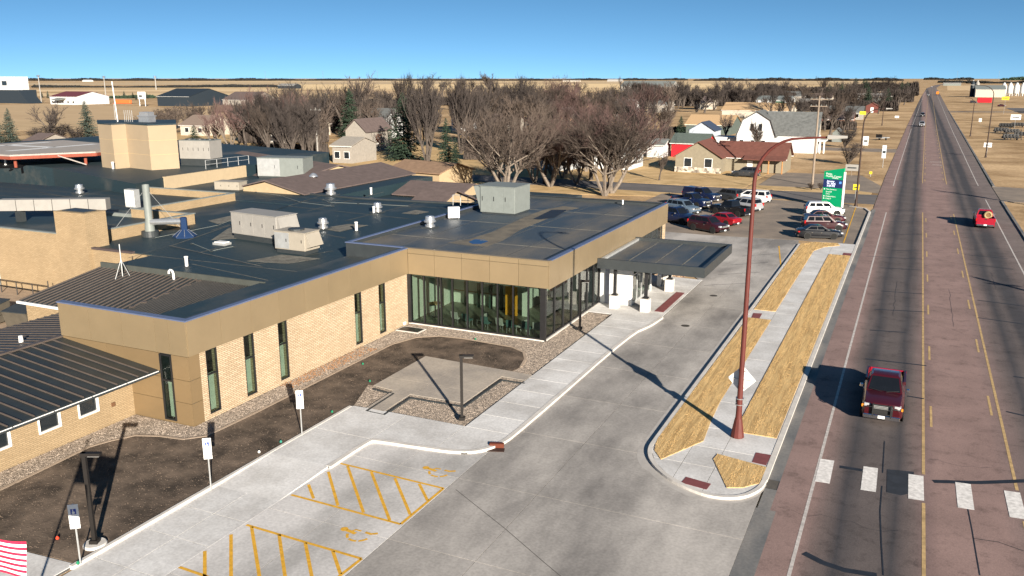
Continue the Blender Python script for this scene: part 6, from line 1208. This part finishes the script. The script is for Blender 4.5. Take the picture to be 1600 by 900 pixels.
# silos, container, machinery
for i, x in enumerate((1567, 1577, 1587, 1597)):
    q = g(x, 150); k_ = mpp(q); t = thing('grain_silo', 'white conical topped silo, number %s from the left of the right row' % ('one', 'two', 'three', 'four')[i], 'silo', (q.x, q.y, 0), 0, 'white silos'); B().lathe([(4*k_, 4*k_), (4*k_, 15*k_), (1.2*k_, 20*k_), (.3, 20.5*k_)], n=18).build('tank', M_wsid, t, local=True, smooth=30)
    for a in range(4): B().tube((3.6*k_*math.cos(a*1.57), 3.6*k_*math.sin(a*1.57), 0), (3.6*k_*math.cos(a*1.57), 3.6*k_*math.sin(a*1.57), 4.2*k_), .3, n=5).build('leg', M_steel, t, local=True)
for i, x in enumerate((1518, 1525)):
    q = g(x, 151); k_ = mpp(q); t = thing('steel_silo', ('dark blue silo left of the feed store', 'pale silo touching the feed store')[i], 'silo', (q.x, q.y, 0)); B().lathe([(3.2*k_, 0), (3.2*k_, 20*k_), (.8*k_, 24*k_)], n=16).build('tank', (M_dbl, M_offw)[i], t, local=True, smooth=30); B().lathe([(.9*k_, 24*k_), (.9*k_, 25*k_)], n=10).build('hatch', M_steel, t, local=True)
q = g(1538, 161); k_ = mpp(q); t = thing('red_container', 'red container in front of the feed store', 'container', (q.x, q.y, 0)); B().box(-10*k_, 0, .3, 10*k_, 4, 8*k_).build('box', M_redw, t, local=True)
for k in range(8): B().box(-9.5*k_+k*2.5*k_, -.08, .5, -8.5*k_+k*2.5*k_, -.01, 7.6*k_).build('rib', M_redw, t, local=True)
rnd = random.Random(5)
for i, (x, y) in enumerate(((1572, 200), (1590, 199), (1565, 208), (1582, 210), (1597, 215), (1580, 219))):
    q = g(x, y); t = thing('farm_implement', 'dark folded farm implement, %s of the pile right of the road' % ('farthest left', 'farthest right', 'leftmost', 'middle', 'rightmost', 'nearest')[i], 'machinery', (q.x, q.y, 0), rnd.uniform(-.3, .3), 'dark farm machinery')
    B().box(-2.4, -.2, .7, 2.4, .2, 1.0).build('tool_bar', M_trim, t, local=True)
    for k in range(6): B().hexa([(-2.3+.9*k, -1, .1), (-2.15+.9*k, -1, .1), (-2.15+.9*k, -.8, .1), (-2.3+.9*k, -.8, .1)], [(-2.3+.9*k, -.1, 1.6), (-2.15+.9*k, -.1, 1.6), (-2.15+.9*k, .1, 1.6), (-2.3+.9*k, .1, 1.6)]).build('tine', M_trim, t, local=True)
    B().hexa([(-2.2, .1, .5), (2.2, .1, .5), (2.2, 1.6, .5), (-2.2, 1.6, .5)], [(-1.9, .3, 1.7), (1.9, .3, 1.7), (1.9, 1.2, 1.4), (-1.9, 1.2, 1.4)]).build('hopper', M_trim, t, local=True)
    for s in (-1, 1): B().lathe([(.55, -.12), (.55, .12)], c=(s*1.6, .6, .55), n=12, axis='x').build('wheel', M_rubber, t, local=True)
q = g(1379, 219); t = thing('small_trailer', 'dark utility trailer standing on the left verge lot', 'trailer', (q.x, q.y, 0), R(60)); B().box(-2, -.9, .6, 2, .9, .8).build('bed', M_steel, t, local=True); B().box(-2, -.9, .8, -1.8, .9, 1.7).build('headboard', M_trim, t, local=True)
for s in (-1, 1): B().lathe([(.35, -.1), (.35, .1)], c=(0, s*1.0, .36), n=12, axis='y').build('wheel', M_rubber, t, local=True)
q = g(195, 162); t = thing('orange_equipment', 'orange inflatable barrier lying on the prairie', 'barrier', (q.x, q.y, 0)); B().box(-9, -1, 0, 6, 1, 2.6).build('body', plain('orange_vinyl', (.6, .12, .03)), t, local=True, bevel=.4); B().box(-9.5, -1.4, 0, 6.5, -1.05, .4).build('skirt', plain('orange_dark', (.4, .07, .02)), t, local=True)
q = g(922, 200); t = thing('white_tank', 'round white water tank showing through the central trees', 'tank', (q.x, q.y, 0)); k_ = mpp(q); B().lathe([(8*k_, 0), (9*k_, 10*k_), (8*k_, 16*k_), (3*k_, 19*k_)], n=20).build('tank', M_wsid, t, local=True, smooth=40); B().lathe([(1.2*k_, 19*k_), (1.2*k_, 20*k_)], n=10).build('hatch', M_steel, t, local=True)
q = g(579, 186); t = thing('round_sign', 'small round orange disc on a post among the bare trees', 'sign', (q.x, q.y, 0)); k_ = mpp(q); B().lathe([(3.6*k_, -.1), (3.6*k_, .1)], c=(0, 0, 15*k_), n=18, axis='y').build('disc', plain('disc_orange', (.6, .06, .02)), t, local=True); B().tube((0, .15, 0), (0, .15, 15*k_), .15, n=6).build('post', M_steel, t, local=True)

# ================================================================== TREES
def bare_tree(seed, H, spread, trunks=1, trunk_frac=.22, m_tr=M_bark, m_tw=M_twig, dens=1.0, up=.35):
    """returns (trunk mesh, crown mesh); height ~H"""
    rnd = random.Random(seed); tr, cr = B(), B()
    def seg(b, p, q, r0, r1, n): b.tube(p, q, r0, r1, n=n, cap=False)
    def twig(p, d, l, r):
        a = d.orthogonal().normalized(); b2 = d.cross(a); i = len(cr.v)
        mid = p+d*(l*.5)+a*(rnd.uniform(-.08, .08)*l); tip = p+d*l+Vector((0, 0, l*.12))
        for c, rr in ((p, r), (mid, r*.7)):
            for k in range(3): t = 2.094*k; cr.v.append(tuple(c+a*(rr*math.cos(t))+b2*(rr*math.sin(t))))
        cr.v.append(tuple(tip))
        for k in range(3): cr.f.append((i+k, i+(k+1) % 3, i+3+(k+1) % 3, i+3+k)); cr.f.append((i+3+k, i+3+(k+1) % 3, i+6))
    def turn(d, ang):
        ax = d.orthogonal().normalized(); ax = Matrix.Rotation(rnd.uniform(0, 6.283), 3, d) @ ax; return (Matrix.Rotation(ang, 3, ax) @ d).normalized()
    def branch(p, d, l, r, lev):
        ns = 3 if lev < 2 else 2; q = p; pts = [p]
        for k in range(ns):
            d = (d+Vector((rnd.uniform(-.16, .16), rnd.uniform(-.16, .16), rnd.uniform(-.06, .16)+up*.12))).normalized(); q2 = q+d*(l/ns); ra, rb = r*(1-.28*k/ns*2), r*(1-.28*(k+1)/ns*2)
            seg(tr if lev < 2 else cr, q, q2, max(ra, .008), max(rb, .006), 6 if lev < 1 else (4 if lev < 2 else 3)); q = q2; pts.append(q)
        nch = {0: 7, 1: 6, 2: 6, 3: 8}[lev]; nch = max(2, int(nch*dens+.5))
        for k in range(nch):
            t = rnd.uniform(.25, 1.0) if lev else rnd.uniform(.55, 1.0); f = t*ns; i = min(int(f), ns-1); s = pts[i].lerp(pts[i+1], f-i)
            nd = turn(d, R(rnd.uniform(18, 52))*spread); nd = (nd+Vector((0, 0, up*.45))).normalized(); nl = l*{0: .95, 1: .62, 2: .52, 3: .5}[lev]*rnd.uniform(.6, 1.1)
            if lev >= 3: twig(s, nd, nl, .0065)
            else: branch(s, nd, nl, max(r*.46, .010), lev+1)
        if lev < 3: branch(q, d, l*.6, r*.45, lev+1) if lev < 2 else twig(q, d, l*.5, .008)
    for k in range(trunks):
        d = Vector((0, 0, 1)) if trunks == 1 else Vector((math.cos(k*6.283/trunks+.5)*.42*spread, math.sin(k*6.283/trunks+.5)*.42*spread, 1)).normalized()
        branch(Vector((0, 0, -.1)), d, H*trunk_frac*(1 if trunks == 1 else 1.25), H*.018*(1 if trunks == 1 else .8), 0)
    zs = sorted(v[2] for v in cr.v); zmax = zs[int(len(zs)*.995)]; k = H/zmax
    for b in (tr, cr): b.v = [(x*k, y*k, z*k) for x, y, z in b.v]
    return tr.mesh('trunk', m_tr), cr.mesh('crown', m_tw)
def spruce(seed, H, rad, m):
    rnd = random.Random(seed); tr, cr = B(), B(); tr.tube((0, 0, 0), (0, 0, H*.97), H*.018, .02, n=7)
    z = H*.05
    while z < H*.985:
        f = 1-z/H; L = rad*(f**.75)*rnd.uniform(.85, 1.12)+.12; nb = int(7+8*f)
        for k in range(nb):
            a = rnd.uniform(0, 6.283); dr = rnd.uniform(-.38, -.05); ln = L*rnd.uniform(.7, 1.1); d = Vector((math.cos(a), math.sin(a), dr)).normalized(); p0 = Vector((0, 0, z+rnd.uniform(-.15, .15))); s = Vector((-math.sin(a), math.cos(a), 0))
            ns = 4
            for j in range(ns):
                u = (j+.6)/ns; c = p0+d*(ln*u)+Vector((0, 0, .16*ln*u*u)); w_ = (.30+.24*f)*(1.15-u*.55)*min(1, ln); e = ln*.3
                for q in range(3):
                    sd = s*rnd.uniform(-1, 1)*w_+d*rnd.uniform(.1, .6)*e; i = len(cr.v)
                    cr.v += [tuple(c), tuple(c+sd+Vector((0, 0, rnd.uniform(-.14, .05)))), tuple(c+sd*.6+d*e*.6+Vector((0, 0, rnd.uniform(-.24, .02))))]; cr.f.append((i, i+1, i+2))
        z += H*.022+.05*f
    return tr.mesh('trunk', M_bark), cr.mesh('crown', m)
def bush(seed, H, m, n=900):
    rnd = random.Random(seed); cr, tr = B(), B()
    for k in range(14):
        a = rnd.uniform(0, 6.283); o = Vector((math.cos(a)*rnd.uniform(.2, 1)*H*.4, math.sin(a)*rnd.uniform(.2, 1)*H*.4, H*rnd.uniform(.6, .95))); tr.tube((0, 0, 0), o, .03*H/2, .01, n=4, cap=False)
        for j in range(n//14):
            p = Vector((0, 0, 0)).lerp(o, rnd.uniform(.3, 1)); d = (Vector((rnd.gauss(0, 1), rnd.gauss(0, 1), rnd.uniform(.1, 1.2)))).normalized()*H*rnd.uniform(.1, .3); s = d.orthogonal().normalized()*.02; i = len(cr.v)
            cr.v += [tuple(p-s), tuple(p+s), tuple(p+d)]; cr.f.append((i, i+1, i+2))
    return tr.mesh('trunk', M_bark), cr.mesh('crown', m)
PR = {'a': (bare_tree(1, 10, 1.0), 10), 'b': (bare_tree(2, 10, .8, trunk_frac=.3, m_tw=M_twig), 10), 'c': (bare_tree(3, 10, 1.15, trunks=5, trunk_frac=.24, m_tr=M_barkp, m_tw=M_twigt, up=.25), 10), 'd': (bare_tree(4, 10, .75, trunks=3, m_tr=M_barkp, m_tw=M_twigr, up=.6), 10),
      'e': (bare_tree(5, 10, .9, m_tw=M_twigt), 10), 'f': (bare_tree(6, 10, .7, trunks=4, m_tw=M_twig, up=.7), 10), 'g': (bare_tree(8, 10, 1.1, trunks=3, m_tr=M_barkp, m_tw=M_twigr, up=.3), 10), 'S': (spruce(1, 10, 2.7, M_needleb), 10), 'T': (spruce(2, 10, 2.3, M_needle), 10), 'U': (spruce(3, 10, 3.4, M_needle), 10),
      'o': (bush(1, 3, plain('orange_twigs', (.22, .07, .03), .9)), 3), 'r': (bush(2, 3, M_twigt), 3), 'h': (bush(3, 3, M_twig), 3)}
NAMES = {'S': 'spruce_tree', 'T': 'spruce_tree', 'U': 'spruce_tree', 'o': 'shrub', 'r': 'shrub', 'h': 'shrub'}
rt = random.Random(21)
def plant(kind, xb, yb, hpx, label, group, wide=1.0, H=None):
    p = g(xb, yb); (a, c), h0 = PR[kind]; h = H or hpx*mpp(p)*1.02; s = h/h0
    t = thing(NAMES.get(kind, 'bare_tree'), label, 'shrub' if kind in 'orh' else 'tree', (p.x, p.y, 0), rt.uniform(0, 6.28), group); t.scale = (s*wide, s*wide, s)
    link_part('trunk', a, t); link_part('crown', c, t)
G1 = 'bare trees around the town'
named = [('c', 790, 308, 135, 'wide many stemmed bare tree directly behind the grey lobby unit', 1.15), ('c', 945, 306, 128, 'wide pale barked bare tree beyond the lobby roof', 1.1), ('g', 955, 302, 138, 'spreading reddish bare tree right of the pale barked one', 1.15), ('g', 860, 292, 110, 'low spreading bare tree between the two central pale trees', 1.2),
         ('f', 668, 258, 122, 'tall dark upright bare tree left of the conifer', 1.0), ('f', 640, 236, 110, 'dark upright bare tree behind the tall conifer', 1.0), ('f', 720, 240, 110, 'dark upright bare tree right of the bright conifer', 1.0), ('a', 745, 230, 100, 'dark bare tree right of the upright pair', 1.0), ('U', 632, 250, 102, 'tall dark spruce in front of the white house', 1.0),
         ('T', 698, 262, 76, 'bright green spruce lit by the sun behind the hospital', .9), ('T', 712, 266, 50, 'small green spruce leaning on the bright one', 1.0), ('U', 549, 215, 74, 'dark spruce behind the tall grey house', .9), ('S', 511, 205, 58, 'blue green spruce left of the grey house', .9), ('o', 588, 236, 26, 'bright orange shrub beside the grey gable house', 1.4), ('o', 620, 238, 15, 'low orange hedge right of the bright shrub', 2.2),
         ('d', 360, 238, 78, 'reddish rounded bare tree beside the taupe roof', 1.05), ('d', 334, 234, 50, 'tan bare tree next to the reddish one', 1.0), ('U', 305, 230, 34, 'dark green pine before the taupe roof', 1.25), ('S', 139, 223, 64, 'blue spruce just left of the tan tower', 1.05), ('S', 18, 226, 56, 'blue spruce at the far left edge, right one', .95), ('S', -2, 228, 50, 'blue spruce at the far left edge, left one', 1.1),
         ('a', 76, 226, 62, 'scraggly bare tree in the middle of the left shrubs', 1.3), ('h', 90, 226, 32, 'dense grey shrub thicket behind the helipad', 2.2), ('h', 60, 227, 28, 'grey shrub thicket at the left behind helipad', 2.0), ('h', 120, 225, 26, 'grey shrub clump beside the left blue spruce', 1.6), ('U', 1063, 216, 34, 'dark green spruce beside the red shed', 1.0), ('e', 1030, 282, 42, 'small bare yard tree left of the olive house', .9),
         ('e', 1186, 247, 55, 'slender bare tree in front of the gambrel house', .9), ('e', 1133, 226, 46, 'bare tree left of the gambrel house', 1.0), ('e', 1296, 215, 62, 'bare tree beside the wooden utility pole', 1.0), ('r', 1325, 257, 36, 'dense twiggy crab apple right of the pergola', 1.5), ('h', 1320, 230, 30, 'dark twiggy shrub behind the crab apple', 1.8), ('a', 1318, 205, 42, 'bare tree behind the brick houses', 1.2),
         ('r', 1268, 297, 12, 'rusty ornamental grass clump left of the utility pole', 1.4), ('r', 1282, 297, 12, 'rusty ornamental grass clump right of the utility pole', 1.4), ('a', 1372, 178, 40, 'dark tree beside the far utility pole', 1.0), ('T', 1385, 172, 34, 'dark evergreen by the far left verge', 1.3), ('T', 1355, 172, 36, 'dark evergreen behind the red brown shed', 1.3)]
for k, x, y, h, l, wd in named: plant(k, x, y, h, l, G1 if k not in 'STU' else 'evergreens around the town', wd)
rows = [('aef', 400, 505, 246, 260, 80, 104, 12, 'bare tree in the thicket left of the pale utility pole'), ('aed', 375, 490, 205, 228, 56, 80, 17, 'bare tree in the back thicket behind the annexes'), ('abe', 490, 625, 195, 222, 52, 78, 17, 'bare tree behind the grey gable house'), ('afe', 725, 870, 200, 235, 56, 84, 20, 'bare tree in the rear of the central thicket'),
        ('age', 850, 1050, 190, 225, 44, 70, 26, 'bare tree in the thicket above the white bungalow'), ('abf', 930, 1190, 160, 180, 26, 40, 30, 'bare tree in the dark belt beyond the tan stores'), ('abe', 1180, 1425, 150, 172, 18, 30, 30, 'bare tree in the far town belt left of the road'), ('abT', 1290, 1425, 146, 162, 18, 28, 20, 'tree in the dark clump beside the far road'),
        ('abe', 1200, 1340, 178, 205, 30, 46, 13, 'bare tree among the brick houses'), ('er', 215, 345, 196, 212, 24, 46, 7, 'tan bare tree on the prairie behind the tower'), ('abe', 560, 960, 150, 175, 22, 38, 26, 'distant bare tree before the golden field'), ('ST', 60, 235, 152, 156, 8, 12, 14, 'small young spruce lined up on the prairie'), ('gce', 830, 930, 268, 292, 60, 90, 8, 'bare tree shading the white cottage')]
ORD = 'first second third fourth fifth sixth seventh eighth ninth tenth eleventh twelfth thirteenth fourteenth fifteenth sixteenth seventeenth eighteenth nineteenth twentieth twenty-first twenty-second twenty-third twenty-fourth twenty-fifth twenty-sixth twenty-seventh twenty-eighth twenty-ninth thirtieth'.split()
for kinds, x0, x1, y0, y1, h0, h1, n, l in rows:
    for k in range(n): plant(rt.choice(kinds), x0+(x1-x0)*(k+rt.uniform(.1, .9))/n, rt.uniform(y0, y1), rt.uniform(h0, h1), l+', '+ORD[k]+' from left', l.split(' ', 2)[2] if l.startswith('bare tree') else l, rt.uniform(.9, 1.25)*(1.4 if y1 < 181 and h0 > 14 else 1))
# far shelterbelts: woods that read as one mass
def belt(name, label, x0, x1, y, hpx, dens, m=M_shelter, dpx=6, seed=1):
    rnd = random.Random(seed); b = B(); a, c = g(x0, y), g(x1, y); n = int(abs(x1-x0)*dens)
    for k in range(n):
        p = a.lerp(c, rnd.random()); s = mpp(p); h = hpx*s*rnd.uniform(.55, 1.1)*(.75+.25*math.sin(p.x*.02)+.1*math.sin(p.x*.11)); p = p+Vector((0, rnd.uniform(0, dpx)*s*4, 0))
        for j in range(5):
            w_ = 1.3*s*rnd.uniform(.5, 1.4); z0 = h*rnd.uniform(0, .6); o = rnd.uniform(-2, 2)*s; an = rnd.uniform(0, 3.14); i = len(b.v)
            b.v += [(p.x+o-w_*math.cos(an), p.y-w_*math.sin(an), z0), (p.x+o+w_*math.cos(an), p.y+w_*math.sin(an), z0), (p.x+o+rnd.uniform(-.5, .5)*w_, p.y, min(h, z0+h*rnd.uniform(.35, .6)))]; b.f.append((i, i+1, i+2))
    tag(b.build(name, m), label, 'woodland', kind='stuff')
M_sh2 = mat('far_brown_belt', (.026, .021, .019), .95, var=.3, scale=.2)
belt('shelterbelt', 'dark shelterbelt across the left prairie', 48, 300, 137, 4.5, 14, seed=2); belt('shelterbelt', 'dark shelterbelt continuing behind the reddish trees', 305, 440, 136.5, 4.5, 14, seed=3)
belt('horizon_trees', 'thin tree line on the left horizon', -10, 420, 126.2, 4.5, 12, M_shelter, 4, 4); belt('horizon_trees', 'thin tree line on the middle horizon', 420, 900, 126.0, 3.5, 12, M_shelter, 4, 5); belt('horizon_trees', 'thin broken tree line right of the middle horizon', 890, 1070, 125.4, 3.5, 12, M_shelter, 4, 6)
belt('horizon_trees', 'thin tree line left of the road on the horizon', 1085, 1410, 126.2, 5, 12, M_shelter, 4, 7); belt('horizon_trees', 'thin tree line right of the road on the horizon', 1445, 1520, 124.8, 4, 12, M_shelter, 4, 8); belt('shelterbelt', 'dark shelterbelt behind the silos', 1512, 1640, 130.5, 6, 16, M_shelter, 4, 9)
belt('young_spruce_row', 'row of young spruces behind the hall', 125, 235, 153.5, 6, 10, M_needle, 3, 10)
belt('town_wood', 'brown mass of far trees beside the left of the road', 1180, 1432, 146, 18, 16, M_sh2, 8, 11); belt('town_wood', 'dark mass of far trees beyond the tan stores', 990, 1190, 158, 16, 12, M_sh2, 6, 12); belt('town_wood', 'brown brush behind the central trees', 560, 980, 165, 14, 9, M_sh2, 8, 13)
M_sh3 = mat('dark_brush', (.034, .027, .024), .95, var=.3, scale=.4, rnd=.1); M_sh4 = mat('grey_brush', (.055, .044, .038), .95, var=.3, scale=.4)
for nm, l, x0, x1, y, h, d, m in (('town_wood', 'dark brown wood filling the far town left of the road', 1175, 1425, 160, 24, 26, M_sh3), ('town_wood', 'dark wood behind the pale sheds and brick houses', 1235, 1400, 174, 20, 22, M_sh3), ('town_wood', 'dark wood above the tan stores', 985, 1195, 166, 30, 26, M_sh3), ('town_wood', 'tall brown wood against the far left of the road', 1330, 1432, 150, 24, 24, M_sh3),
                                  ('brush', 'tangled brush under the trees left of the pale pole', 400, 500, 248, 34, 26, M_sh4), ('brush', 'tangled brush under the central thicket', 725, 870, 250, 40, 26, M_sh4), ('brush', 'tangled brush above the white bungalow', 860, 1045, 228, 40, 26, M_sh4), ('brush', 'tangled brush behind the annexes', 372, 500, 224, 40, 24, M_sh4), ('brush', 'tangled brush behind the grey gable house', 500, 640, 206, 40, 24, M_sh4), ('brush', 'grey brush between the brick houses', 1240, 1335, 203, 18, 16, M_sh4), ('brush', 'low brush row left of the gambrel house', 1040, 1150, 206, 14, 12, M_sh4)):
    belt(nm, l, x0, x1, y, h*1.35, d*1.4, m, 6, len(l))
belt('brush', 'tan brush along the prairie edge behind the tower', 330, 520, 176, 16, 9, mat('tan_brush', (.075, .054, .04), .95, var=.3, scale=.2), 8, 14); belt('shelterbelt', 'far dark clump along the right of the far road', 1468, 1520, 129.5, 4, 12, M_shelter, 4, 15); belt('far_pines', 'dark pines dotted on the right horizon', 1565, 1610, 125.5, 6, 5, M_needle, 3, 16)
# turbines on the horizon read as thin masts
for i, x in enumerate((415, 505, 590, 675, 757, 911, 986, 1063, 1139, 1360, 1495, 1560)):
    q = g(x, 125.3); k_ = mpp(q); t = thing('far_mast', 'hair thin far mast on the horizon, number %s from the left' % ('one two three four five six seven eight nine ten eleven twelve'.split()[i]), 'mast', (q.x, q.y, 0), 0, 'horizon masts'); B().tube((0, 0, 0), (0, 0, 13*k_), .22*k_, .12*k_, n=4).build('tower', M_lgrey, t, local=True); B().box(-.5*k_, -.3*k_, 12.8*k_, .5*k_, .3*k_, 13.2*k_).build('head', M_lgrey, t, local=True)
